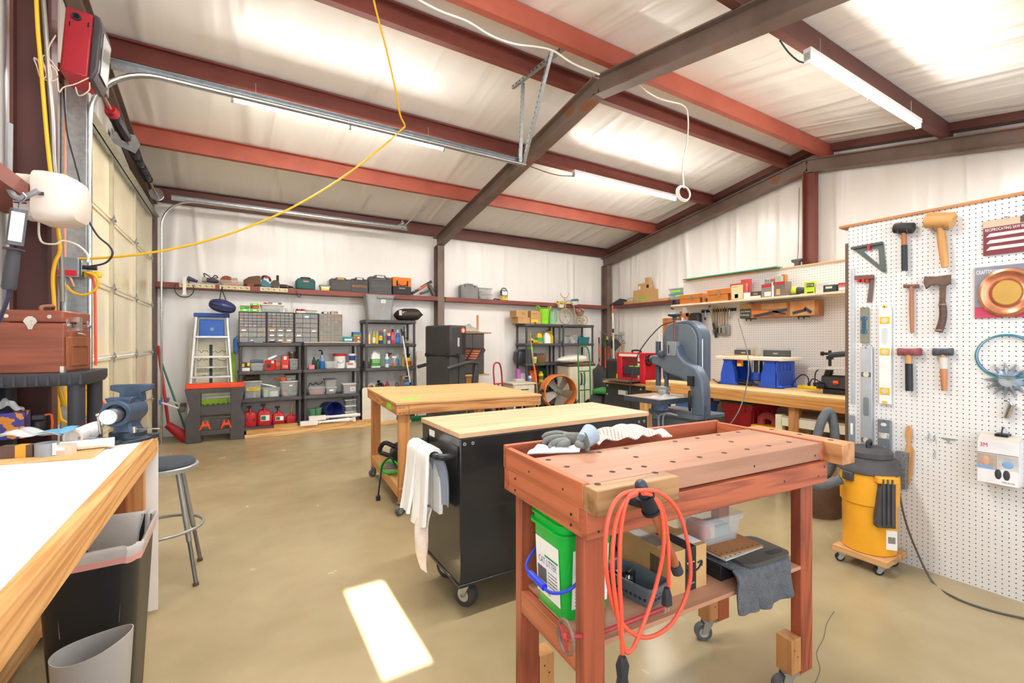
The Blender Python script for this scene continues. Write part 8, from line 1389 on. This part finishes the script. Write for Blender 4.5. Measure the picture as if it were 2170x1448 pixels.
g.build('weave_pattern', mat('#2b2f33', .8), t)
for i, (x, y, lb) in enumerate(((-.02, .05, 'black connector with metal edges at the back of the grey basket'), (.012, .03, 'black connector with metal edges in the middle of the grey basket'), (-.025, .0, 'black connector with metal edges near the side of the grey basket'))):
    g = G(); g.box(-.013, .013, -.013, .013, 0, .055); g.m = 1; g.box(-.014, .014, -.003, .003, .0545, .057); one(g, 'connector', [BLACK, CHROME], lb, 'connector', t.location+Vector((x, y, .0045)), R(20*i), 'black connectors in the basket', bev=.002)
g = G(); g.cyl((0, 0, 0), (.05, -.03, .0), .006); g.box(-.012, .008, -.014, .014, -.008, .02, rot('Z', R(-30))); one(g, 'small_mallet', mat('#c09a6c', .6), 'tiny tan wooden mallet in the grey basket', 'mallet', t.location+Vector((-.01, -.045, .013)))
t = thing('pipe_clamp', 'old red pipe clamp with a rusty wheel handle along the shelf front', 'pipe clamp', P(1199, 1350, Y=.985)); o_ = t.location; a = P(1255, 1335, Y=1.0)-o_; a.z = .513-o_.z; c = P(1412, 1286, Y=.99)-o_; c.z = .509-o_.z
g = G(); g.tube([(.003*cos(q), .036*cos(q), .043*sin(q)) for q in [i*pi/10 for i in range(20)]], .0055, closed=True, k=1); g.build('wheel_ring', mat('#8a7166', .6, .4, var=.2), t); g = G()
for q in (.5, 2.6, 4.6): g.cyl((0, 0, 0), (0, .036*cos(q), .043*sin(q)), .006, .004)
g.ball((0, 0, 0), .012); g.cyl((0, 0, 0), a, .006); g.cyl(a, c, .006); g.build('red_bar', mat('#b33a42', .5, var=.15), t)
t = thing('tool_case', 'black tool case under the grey towel on the lower shelf', 'tool case', (1.63, 1.125, ZL), BRZ); g = G(); g.box(-.14, .13, -.13, .13, 0, .055); g.m = 1; g.box(-.142, .132, -.133, .132, .025, .03); g.build('case', [mat('#222226', .5), BLACK], t, bev=.012)
TWG = mat('#5f6266', .95, var=.12, scale=40, bump=.8, bscale=160); zc = ZL+.058
def tw(u, v):
    x = 1.475+.29*u+.006*sin(v*7); yf = .973-.0664*(x-.828); f = .012*sin(u*9)+.006*sin(u*21+1)
    s_ = v*.32
    if s_ < .17: return (x+.02*v, yf+.2-s_, zc+.003)
    if s_ < .2: q = (s_-.17)/.03*pi/2; return (x, yf+.03-.03*sin(q), zc+.003-.03*(1-cos(q)))
    k = s_-.2; return (x-.012*sin(k*20)+.03*(u-.5)*k*5, yf-abs(f)*min(1, k*14), zc-.027-k*.86-.012*sin(u*3.1))
g = G(); g.sheet(tw, 40, 40, .007); one(g, 'grey_towel', TWG, 'dark grey terry towel draped over the shelf front', 'towel', (0, 0, 0))
g = G(); g.loft([rrect(.24, .17, .035, z_) for z_ in (0, .012)]); g.m = 1; g.loft([[p*1 for p in rrect(.08, .03, .014, z_, cx=.06, cy=-.05)] for z_ in (.0121, .0126)]); one(g, 'bin_lid', [mat('#4a4743', .5), BLACK], 'dark plastic lid with an oval opening on the grey towel', 'lid', (1.655, 1.0, zc+.0075), BRZ-R(2), bev=.003)
PGM = mat('#b9b2a4', .5)
def offcut(lb, x, y, z, m, rz):
    g = G(); g.box(-.11, .11, -.125, .125, 0, .005); g.m = 1
    for i in range(8): g.cyl((-.095+i*.027, -.113, .0052), (-.095+i*.027, -.113, .002), .0035, n=8)
    for i in range(8): g.cyl((-.098, -.09+i*.026, .0052), (-.098, -.09+i*.026, .002), .0035, n=8)
    return one(g, 'pegboard_offcut', [m, mat('#3a2a1e', .8)], lb, 'pegboard offcut', (x, y, z), rz, 'pegboard offcuts')
offcut('white faced pegboard offcut, the lower of two under the clear bin', 1.6, 1.11, zc+.0205, PGM, BRZ+R(2)); offcut('brown pegboard offcut, the upper of two under the clear bin', 1.612, 1.12, zc+.0262, mat('#9b683e', .6), BRZ-R(3))
tote('clear_bin', 'clear plastic bin of tools on the brown pegboard offcut', 'bin', (1.6, 1.145, zc+.032), .215, .16, .1, FROST, None, BRZ-R(2), fill=[(mat('#8a8781', .6), .03, .12, .045), (mat('#c8594a', .6), -.05, .06, .065), (mat('#d6b690', .6), -.02, .05, .055)])
XF = 3.503
g = G(); g.box(0, .012, -.62, 1.438, 0, 2.124); pb = one(g, 'pegboard', PEG, 'white pegboard panel hung with hammers and levels', 'pegboard wall', (XF, 0, 0))
g = G(); g.box(.012, .05, 1.42, 1.464, 0, 2.02); g.m = 1; g.box(.012, .1, -.6, 1.42, .02, 2.1); g.build('edge_stud', [mat('#6b5546', .6), PINEZ], pb, bev=.002); g = G(); g.box(-.012, .1, .4, 1.49, 2.124, 2.14); g.build('top_cap', wood('#c98a52', '#a5672f', 'Y', 5), pb)
def hung(name, lb, cat, u0, u1, vt, vb, group=None): loc, w, h = at_X(u0, u1, vt, vb, XF-.0005); return thing(name, lb, cat, loc, FX, group), w, h
def qx(t, u, v): p = P(u, v, X=XF)-t.location; return (-p.y, p.z)
def outline(t, pts, y0=-.02, y1=-.006): g = G(); g.face_prism([qx(t, u, v) for u, v in pts], y0, y1); return g
t, w, h = hung('speed_square', 'dark grey triangular speed square on the pegboard', 'speed square', 1807, 1880, 516, 578)
for pl, nm, y0 in (([(1807, 526), (1873, 514), (1874, 524), (1830, 532), (1868, 565), (1879, 578), (1872, 577)], 'blade', -.014), ([(1862, 516), (1873, 514), (1880, 577), (1866, 565)], 'blade', -.0135)): outline(t, pl, y0).build(nm, mat('#5d6661', .4, .4), t, bev=.001)
outline(t, [(1807, 525), (1873, 513), (1873, 518), (1807, 530)], -.028).build('fence', mat('#525a56', .4, .4), t, bev=.001); outline(t, [(1842, 521), (1848, 519), (1848, 530), (1842, 531)], -.03).build('peg_hook', RED, t)
WDH = wood('#c98f56', '#a86e38', 'Z', 5)
def hammer(name, lb, head, handle, hm, hdm, hr=.018, cyl_=True, grip=None, cat='hammer'):
    (u0, u1, v0, v1), hp = head, handle; t, w, h = hung(name, lb, cat, u0, u1, v0, hp[-1][1]); a = qx(t, u0, (v0+v1)/2); c = qx(t, u1, (v0+v1)/2); hh = abs(qx(t, u0, v0)[1]-qx(t, u0, v1)[1])/2
    g = G(); yy = -hh*.6-.016
    if cyl_: M_ = tr(a[0], yy, a[1]); Lh = c[0]-a[0]; g.lathe([(hh*.86, 0), (hh, .006), (hh*1.0, Lh*.35), (hh*1.0, Lh*.65), (hh, Lh-.006), (hh*.86, Lh)], 22, M_ @ rot('Y', R(90)+math.atan2(a[1]-c[1], c[0]-a[0])*1)); 
    else: g.loft([[Vector((x, yy+b_*k*.8, a[1]+(c[1]-a[1])*(x-a[0])/(c[0]-a[0])+d_*k)) for b_, d_ in ((-hh*.8, -hh), (hh*.8, -hh), (hh, -hh*.5), (hh, hh*.5), (hh*.8, hh), (-hh*.8, hh), (-hh, hh*.5), (-hh, -hh*.5))] for x, k in [(a[0]+(c[0]-a[0])*f, k) for f, k in ((0, .85), (.06, 1), (.3, .88), (.7, .88), (.94, 1), (1, .85))]])
    g.build('head', hm, t, bev=.002)
    pts = [Vector((qx(t, u, v)[0], yy, qx(t, u, v)[1])) for u, v in hp]; g = G(); g.tube(pts, lambda f: hr*(.75+.25*sin(f*pi*.9+.3)), n=14); g.build('handle', hdm, t)
    if grip: g = G(); g.tube([pts[0].lerp(pts[-1], f) for f in (grip[0], (grip[0]+grip[1])/2, grip[1])], hr*1.12, n=14, k=2); g.build('grip', grip[2], t)
    x0, x1 = pts[0].x-.022, pts[0].x+.022
    for x in (x0, x1): g = G(); g.tube([(x, .0, pts[0].z-hh*.3), (x, yy-hh*.6, pts[0].z-hh*.4), (x, yy-hh*1.0, pts[0].z+hh*.1)], .0025, k=2); g.build('peg_hook', STEEL, t)
    return t
hammer('rubber_mallet', 'black rubber mallet with a black grip on the pegboard', (1900, 1943, 474, 496), [(1921, 492), (1921, 520), (1922, 575)], mat('#2b2c2e', .6), wood('#a9683c', '#8a4e2a', 'Z', 5), .0135, True, (.35, 1, mat('#333438', .6)), 'mallet')
hammer('wooden_mallet', 'large tan wooden mallet on the pegboard', (1969, 2029, 453, 486), [(1999, 484), (2003, 520), (2009, 568)], wood('#cf9a5c', '#b67f44', 'X', 4), wood('#cf9a5c', '#b67f44', 'Z', 4), .021, True, None, 'mallet')
hammer('tack_hammer', 'small hammer with a thin brown wooden handle on the pegboard', (1918, 1951, 603, 611), [(1935, 608), (1935, 650), (1936, 706)], mat('#7a5348', .6, .3), wood('#a9704a', '#8a5434', 'Z', 5), .0115, False)
hammer('sledge_hammer', 'short sledge hammer with a red worn head and black taped handle', (1907, 1957, 738, 754), [(1930, 748), (1931, 790), (1931, 828)], mat('#8d4a4e', .5, .2, var=.25, scale=30), WDH, .0165, False, (.28, 1, mat('#26272b', .4)))
hammer('sledge_hammer', 'short sledge hammer with a dark blue head and bare wooden handle', (1981, 2024, 738, 754), [(2003, 748), (2004, 790), (2005, 828)], mat('#4a5058', .45, .4, var=.2, scale=30), wood('#bf7f52', '#9c5f36', 'Z', 5), .0165, False, (.12, .42, mat('#d3cdc4', .6)))
t, w, h = hung('hatchet', 'rusty hatchet with a leather wrapped handle on the pegboard', 'hatchet', 1962, 2022, 583, 706); HX = mat('#6d574c', .6, .4, var=.2, scale=16)
g = outline(t, [(1964, 587), (1990, 587), (2019, 583), (2019, 602), (2006, 608), (1994, 604), (1978, 605), (1967, 614), (1962, 600)], -.04, -.02); g.build('axe_head', HX, t, bev=.003); outline(t, [(1996, 604), (2009, 606), (2007, 645), (1995, 645)], -.038, -.022).build('shank', HX, t, bev=.003)
g = G(); g.tube([Vector((qx(t, u, v)[0], -.03, qx(t, u, v)[1])) for u, v in ((2001, 643), (2003, 665), (2000, 685), (1993, 704))], lambda f: .0165+.002*f, n=14); g.build('grip', mat('#5d4238', .5, var=.2, scale=90, stretch=(.1, .1, 1)), t)
for vv in ((2001, 646), (1994, 700)): g = G(); p = qx(t, *vv); g.cyl((p[0], -.03, p[1]-.003), (p[0], -.03, p[1]+.003), .0195, n=16); g.build('band', mat('#b08a5a', .5), t)
t, w, h = hung('try_square', 'rusty try square on red pegs on the pegboard', 'try square', 1814, 1855, 584, 641); outline(t, [(1814, 585), (1854, 583), (1854, 591), (1814, 594)], -.025).build('stock', mat('#7c574c', .6, .3, var=.2), t, bev=.001); outline(t, [(1845, 591), (1854, 591), (1849, 641), (1839, 641)], -.012).build('blade', mat('#6f615c', .5, .5), t)
for u in (1823, 1833, 1841): outline(t, [(u-3, 593), (u+3, 592), (u+3, 599), (u-3, 599)], -.028).build('peg_hook', RED, t)
def level(lb, u0, u1, vt, vb, m, mats, name='spirit_level'):
    t, w, h = hung(name, lb, 'spirit level', u0, u1, vt, vb, 'levels on the pegboard'); g = G(); g.box(-w/2, w/2, -.024, -.004, 0, h); g.build('body', m, t, bev=.002)
    for f, hh, mm, kind in mats:
        g = G()
        if kind == 'w': g.box(-w*.42, w*.42, -.0265, -.02, h*f-hh/2, h*f+hh/2); g.m = 1; g.cyl((0, -.0275, h*f), (0, -.02, h*f), w*.28, n=18); g.build('vial', [mm, mat('#c9c6b8', .25)], t, bev=.002)
        else: g.loft([rrect(w*.45, hh, w*.2, z_, 5, 0, 0) for z_ in (0, .004)], M=tr(0, -.0238, h*f) @ rot('X', R(90))); g.build('slot', mm, t)
    g = G(); g.tube([(-.0, 0, h*.985), (0, -.03, h*.985), (0, -.034, h*1.0)], .0025, k=1); g.build('peg_hook', STEEL, t); return t
level('short olive torpedo level with a blue centre', 1826, 1843, 652, 727, mat('#8b8a78', .45, .3), [(.5, .115, mat('#2f5a78', .4), 's'), (.68, .02, mat('#2f5a78', .4), 'w'), (.32, .02, mat('#2f5a78', .4), 'w')]); YV = mat('#eeb41e', .4)
level('white level with three yellow vials on the pegboard', 1866, 1891, 648, 856, mat('#eeeeec', .35, .1), [(.85, .045, YV, 'w'), (.53, .045, YV, 'w'), (.13, .045, YV, 'w'), (.69, .1, mat('#c9cccd', .4), 's'), (.985, .014, YV, 's'), (.02, .014, YV, 's')])
level('long bare aluminium level left of the white level', 1827, 1851, 735, 945, mat('#c9d0d8', .35, .6), [(.72, .03, mat('#55585c', .4), 'w'), (.06, .03, mat('#55585c', .4), 'w'), (.4, .12, mat('#8d949b', .4, .5), 's')]); level('short grey level partly behind the yellow vacuum', 1863, 1890, 889, 975, mat('#8e959c', .4, .6), [(.6, .035, mat('#c3c8cc', .3, .5), 'w'), (.88, .02, mat('#d9dee2', .4), 's'), (.28, .03, mat('#d9dee2', .4), 's')])
t, w, h = hung('steel_ruler', 'long aluminium ruler along the edge of the pegboard', 'ruler', 1803, 1812, 568, 856); g = G(); g.box(-w/2, w/2, -.006, -.001, 0, h); g.build('rule', mat('#d3dae4', .35, .5), t); g = G(); [g.box(-w*.4, -w*.4+w*(.35 if i % 4 else .6), -.0066, -.006, h*i/80, h*i/80+.0012) for i in range(1, 80)]; g.build('graduation_marking', INK, t)
t, w, h = hung('steel_bar', 'flat grey steel bar at the edge of the pegboard below the ruler', 'steel bar', 1800, 1812, 880, 948); g = G(); g.box(-w/2, w/2, -.01, -.001, 0, h); g.m = 1; g.box(-w*.2, w*.25, -.0106, -.01, h*.4, h*.75); g.build('bar', [mat('#a9b4bd', .4, .6), PAPER], t, bev=.002)
t, w, h = hung('blade_pack', 'maroon card of reciprocating saw blades hung on the pegboard', 'blade pack', 2085, 2196, 462, 537); g = G(); g.box(-w/2, w/2, -.012, -.008, 0, h); g.m = 1; g.box(-w/2, w/2, -.0125, -.012, h*.8, h); g.m = 2; g.box(w*.22, w/2, -.0128, -.0124, h*.82, h); g.build('card', [mat('#7c2f3a', .45), mat('#cdb49a', .5), mat('#55484a', .5)], t)
g = G(); g.text('RECIPROCATING SAW BLADES', -w*.46, -.0128, h*.69, w*.93, h*.08); g.build('lettering', WHITE, t)
for i in range(3): g = G(); z_ = h*(.14+.19*i); g.face_prism([(-w*.44, z_), (-w*.36, z_+h*.1), (w*.48, z_+h*.1), (w*.48, z_+h*.02)], -.015, -.0126); g.build('saw_blade', mat('#e6dcd2', .3, .3), t)
g = G(); g.tube([(-w*.05, 0, h*1.05), (-w*.05, -.03, h*1.02)], .003, k=1); g.build('peg_hook', STEEL, t)
t, w, h = hung('disc_pack', 'carded copper coloured saw disc in clear plastic on the pegboard', 'saw blade pack', 2067, 2200, 562, 673); g = G(); g.box(-w/2, w/2, -.012, -.008, 0, h); g.m = 1; g.box(-w/2, w/2, -.0124, -.012, 0, h*.22); g.build('card', [mat('#8b8a94', .45, var=.15), mat('#c0405e', .45)], t); g = G(); g.text('CRAFTSMAN', -w*.47, -.0126, h*.86, w*.36, h*.08); g.build('lettering', WHITE, t)
g = G(); M_ = tr(w*.04, -.0125, h*.47) @ rot('X', R(90)) @ Matrix.Diagonal((w*.48, h*.47, 1, 1)); g.lathe([(1, 0), (.98, .012), (.88, .016), (.8, .008), (.62, .006), (.55, .012), (.52, .006), (.0001, .006)], 44, M_); g.build('disc', mat('#d08a68', .25, .75), t); g = G(); g.lathe([(.5, .0065), (.48, .012), (.0001, .013)], 36, M_); g.build('centre_label', mat('#c9a055', .25, .4), t)
t, w, h = hung('wire_ring', 'coil of thin blue and green wire hung on the pegboard', 'wire coil', 2068, 2208, 708, 802); g = G(); [g.tube([(w*(.49-.02*k)*cos(a), -.012-.004*k, h*.5+h*(.49-.015*k)*sin(a)) for a in [i*pi/16 for i in range(32)]], .0022, closed=True, n=6, k=2) for k in (0, 2)]; g.m = 1; g.tube([(w*.485*cos(a)-.004, -.014, h*.485+h*.49*sin(a)) for a in [i*pi/16 for i in range(32)]], .0022, closed=True, n=6, k=2); g.build('wire_loops', [mat('#2f6fa0', .4), mat('#3fa07a', .4)], t)
t, w, h = hung('star_ornament', 'silver starburst shaped metal part hung on the pegboard', 'metal star', 2085, 2190, 768, 845)
g = G(); n = 13
for i in range(n): a = 2*pi*i/n+.24; g.loft([[Vector((w*.5*k*cos(a)+s_*-sin(a)*q*w, -.008-z_, h*.5+h*.5*k*sin(a)+s_*cos(a)*q*h)) for s_, z_ in ((-1, 0), (0, .012), (1, 0), (0, -.004))] for k, q in ((.34, .075), (.7, .045), (1, .004))])
g.lathe([(.2, 0), (.19, .008), (.06, .008), (.0001, .006)], 28, tr(0, -.006, h*.5) @ rot('X', R(90)) @ Matrix.Diagonal((w, h, 1, 1))); g.build('star', mat('#aeb8c1', .3, .8), t)
t, w, h = hung('spray_nozzle', 'small silver nozzle hung above the white box', 'nozzle', 2128, 2152, 850, 886); g = G(); g.cyl((-w*.2, -.02, 0), (w*.3, -.02, h*.8), .012, .016); g.tube([(w*.3, -.02, h*.8), (0, -.02, h), (-w*.4, -.01, h*1.0)], .005); g.build('nozzle', CHROME, t)
t, w, h = hung('earmuff_box', 'white box of ear muffs with a photo print hung on the pegboard', 'box', 2083, 2170, 922, 1021); g = G(); g.box(-w/2, w/2, -.1, -.004, 0, h*.9); g.m = 1; g.loft([[Vector((x, y, z_)) for x, y in ((-w/2, y0), (w/2, y0), (w/2, y1), (-w/2, y1))] for y0, y1, z_ in ((-.1, -.004, h*.9), (-.05, -.02, h*1.0))]); g.build('carton', [mat('#e6e2e4', .4), mat('#ddd0c2', .5)], t, bev=.002)
g = G(); yb = -.1; g.card(-w*.5, w*.0, yb, h*.3, h*.62); g.m = 1; g.card(w*.01, w*.5, yb, h*.32, h*.62); g.m = 2
for x in (.02, .22): g.ball((w*x+.0, yb, h*.22), (w*.085, .004, h*.11), 14, 8)
g.text('PELTOR', w*.12, yb-.001, h*.05, w*.3, h*.03); g.box(-w*.5, w*.5, yb-.0008, yb, h*.63, h*.64); g.m = 3; g.text('3M', -w*.42, yb-.001, h*.76, w*.18, h*.09); g.m = 4; g.ball((-w*.28, yb, h*.47), (w*.1, .003, h*.11), 14, 8); g.m = 5; g.card(-w*.5, -w*.1, yb, h*.3, h*.37, t=.0014); g.ball((w*.25, yb, h*.44), (w*.15, .003, h*.08), 14, 8); g.build('picture_print', [mat('#b9a79a', .5, var=.2), mat('#c9c4c0', .5, var=.3), mat('#3a3c44', .4), RED, mat('#d7a283', .6), mat('#7fa6d0', .5)], t)
g = G(); g.box(-w*.12, w*.2, -.06, -.0, h*.99, h*1.04); g.tube([(w*.03, 0, h*1.16), (w*.03, -.03, h*1.14), (w*.03, -.05, h*1.03)], .003); g.build('peg_hook', BLACK, t)
t, w, h = hung('bench_brush', 'grey bristled bench brush with an orange handle on the pegboard', 'brush', 1900, 1938, 902, 1033); g = G(); g.face_prism([qx(t, u, v) for u, v in ((1922, 906), (1927, 901), (1934, 904), (1935, 925), (1931, 940), (1938, 952), (1936, 1000), (1930, 1028), (1921, 1028), (1920, 952), (1925, 940), (1920, 925))], -.02, -.006); g.build('brush_handle', wood('#d09a62', '#b57c46', 'Z', 4), t, bev=.004)
g = G(); g.loft([[Vector((qx(t, u, v)[0]+a, y, qx(t, u, v)[1])) for a, y in ((0, -.05), (.055, -.055), (.06, -.02), (.0, -.018))] for u, v in ((1904, 954), (1903, 975), (1901, 1000), (1902, 1030))]); g.build('bristles', mat('#8b8a88', .95, var=.25, scale=90, bump=1, bscale=220), t)
for u, v, lb in ((1969, 925, 'steel peg hook left of a close pair of empty hooks'), (1981, 929, 'steel peg hook right of a close pair of empty hooks'), (1981, 962, 'single straight peg below the pair of empty hooks'), (2010, 931, 'greenish double peg holder right of the empty hooks')):
    p = P(u, v, X=XF-.0005); g = G()
    if 'double' in lb: g.box(-.03, .03, -.008, 0, 0, .006); g.box(-.004, .004, -.008, 0, -.02, 0)
    else: g.tube([(0, 0, .02), (0, -.006, .0), (0, -.02, -.012), (-.012, -.026, -.006)] if 'pair of empty hooks' in lb and 'single' not in lb else [(0, 0, .02), (0, -.006, 0), (0, -.012, -.02)], .0025)
    one(g, 'empty_hook', STEEL if 'green' not in lb else mat('#9fb0a4', .4, .4), lb, 'hook', p, FX)
t = thing('wheeled_dolly', 'square wooden dolly on black casters under the shop vacuum', 'dolly', (3.31, 1.25, 0)); g = G(); g.box(-.14, .14, -.14, .14, .062, .1); g.build('platform', wood('#cfa06c', '#ad7a48', 'Y', 6), t, bev=.003)
for x in (-.1, .1):
    for y in (-.1, .1): caster(t, x, y, .062, .025, 40, BLACK)
t = thing('shop_vacuum', 'yellow shop vacuum with a dusty black lid standing on the dolly', 'vacuum', (3.31, 1.25, .1005)); t.scale = (.87, .87, .94); VY = mat('#eaa528', .42, var=.05); VB = mat('#4a4849', .6, var=.15, scale=12)
g = G(); g.lathe([(.145, 0), (.152, .006), (.155, .3), (.166, .31), (.17, .43), (.165, .51)], 40); g.build('drum', VY, t); g = G(); g.lathe([(.172, .5), (.18, .505), (.18, .52), (.165, .54), (.155, .585), (.13, .595), (.135, .6), (.135, .63), (.1, .655), (.0001, .66)], 40); g.build('lid', VB, t)
g = G(); g.tube([(-.06, -.02, .65), (-.045, -.01, .685), (.045, .01, .685), (.06, .02, .65)], .014); g.build('carry_handle', BLACK, t)
for a in (200, -20): g = G(); g.box(-.035, .035, -.19, -.16, .45, .505, rot('Z', R(a+20-90-20))); g.build('latch', VB, t, bev=.006)
g = G(rot('Z', R(-45))); g.face_prism([(-.05, .0), (.06, .0), (.06, .3), (-.02, .3), (-.05, .05)], -.21, -.16, tr(0, 0, .2)); g.build('accessory_holder', VB, t, bev=.006); g = G(rot('Z', R(-45))); [g.box(-.02+.025*i, -.012+.025*i, -.222, -.205, .22, .5) for i in range(3)]; g.build('rib', VB, t); g = G(rot('Z', R(-45))); g.box(-.045, .075, -.215, -.15, .47, .51); g.build('cord_hook', VY, t, bev=.006)
M_ = rot('Z', R(-52)); g = G(M_); g.card(.05, .11, -.1405, .05, .17, t=.004); g.m = 1; g.card(.06, .1, -.1445, .09, .13, t=.001); g.build('label_print', [PAPER, mat('#8d8a80', .5)], t)
b = t.location; g = G(); g.tube([Vector((-.16, .08, .42)), Vector((-.2, .2, .35)), Vector((-.1, .32, .33)), Vector((.03, .33, .5)), Vector((.08, .3, .72)), Vector((.13, .27, .78)), Vector((.15, .25, .6)), Vector((.13, .27, .4)), Vector((.02, .3, .3)), Vector((-.05, .26, .33))], .028, n=12, k=10); one(g, 'vacuum_hose', mat('#5b5d5f', .6, bump=.8, bscale=30), 'grey ribbed vacuum hose looped behind the yellow vacuum', 'hose', b)
pts = [P(1898, 985, X=3.36), P(1904, 1030, X=3.4), P(1915, 1090, X=3.4), P(1935, 1150, X=3.42)]+[P(u, v, Z=.006) for u, v in ((1975, 1232), (2020, 1265), (2085, 1290), (2170, 1311), (2300, 1335))]; g = G(); g.tube([p-pts[0] for p in pts], .0055, n=8); one(g, 'power_cable', mat('#55534f', .6), 'grey vacuum power cord trailing along the floor before the pegboard', 'cord', pts[0])
for i, (x0, x1, y, z) in enumerate(TUBES):
    t = thing('tube_fixture', ['fluorescent tube fixture over the garage door track', 'fluorescent tube fixture right of the mid rafter on the back slope', 'fluorescent tube fixture at the upper right of the room', 'fluorescent tube fixture on the front slope above the left workbench'][i], 'ceiling light', (x0, y, z), 0, 'fluorescent fixtures'); L = x1-x0
    g = G(); g.box(0, L, -.03, .03, .03, .07); g.build('channel', WHITE, t, bev=.004)
    for k in (0, 1): g = G(); g.cyl((.02+k*L/2, 0, 0), (L/2-.02+k*L/2, 0, 0), .019, n=14); g.build('tube', mat('#fff9f0', .3, var=0, emit=60), t)
    [G().box(x-.012, x+.012, -.022, .022, -.022, .032).build('lamp_holder', LGREY, t) for x in (.008, L/2, L-.008)]
    g = G(); [g.cyl((x, 0, .068), (x, .0, .068+(roof(y) if y > RIDGE else roof(y))-z-.06), .004) for x in (.2, L-.2)]; g.build('hanger_rod', STEEL, t)
def ccord(pts, r, m, lb, nm='electrical_cable'): pts = [Vector(p) for p in pts]; g = G(); g.tube([p-pts[0] for p in pts], r, n=7); return one(g, nm, m, lb, 'cable', pts[0])
CW = mat('#e3ddd2', .5)
ccord([P(u, v, Y=3.2) for u, v in ((870, -10), (930, 22), (990, 45), (1040, 75), (1090, 93), (1165, 105), (1215, 135), (1270, 158))], .008, CW, 'white electrical cable sagging along the orange beam near the ridge')
ccord([(P(1352, 184, Y=3.22).x, 3.33, 4.066)]+[P(u, v, Y=3.22) for u, v in ((1365, 190), (1400, 210), (1448, 224), (1458, 250), (1456, 300), (1447, 350), (1449, 399))], .008, CW, 'white electrical cable dropping from the orange beam to a coil')
b = P(1449, 410, Y=3.22); g = G(); [g.tube([(.1*k*cos(a), .01*j, .075*k*sin(a)) for a in [i*pi/12 for i in range(24)]], .007, closed=True, k=2, n=7) for j, k in ((0, 1), (1, 1.08), (-1, .92))]; one(g, 'cable_coil', CW, 'coil of white cable hanging under the back slope of the roof', 'cable coil', b)
ccord([(2.12, 5.06, 3.7), (2.4, 5.1, 3.77), (2.8, 5.12, 3.8), (3.4, 5.12, 3.72), (3.8, 5.1, 3.68), (4.1, 5.08, 3.71)], .006, mat('#5c4a44', .5), 'brown cable linking the two tube fixtures under the mid rafter')
ccord([P(1652, 85, Y=1.95), P(1670, 110, Y=1.93), P(1690, 128, Y=1.9), P(1703, 133, Y=1.88)], .006, BLK, 'short black cable feeding the upper right tube fixture')
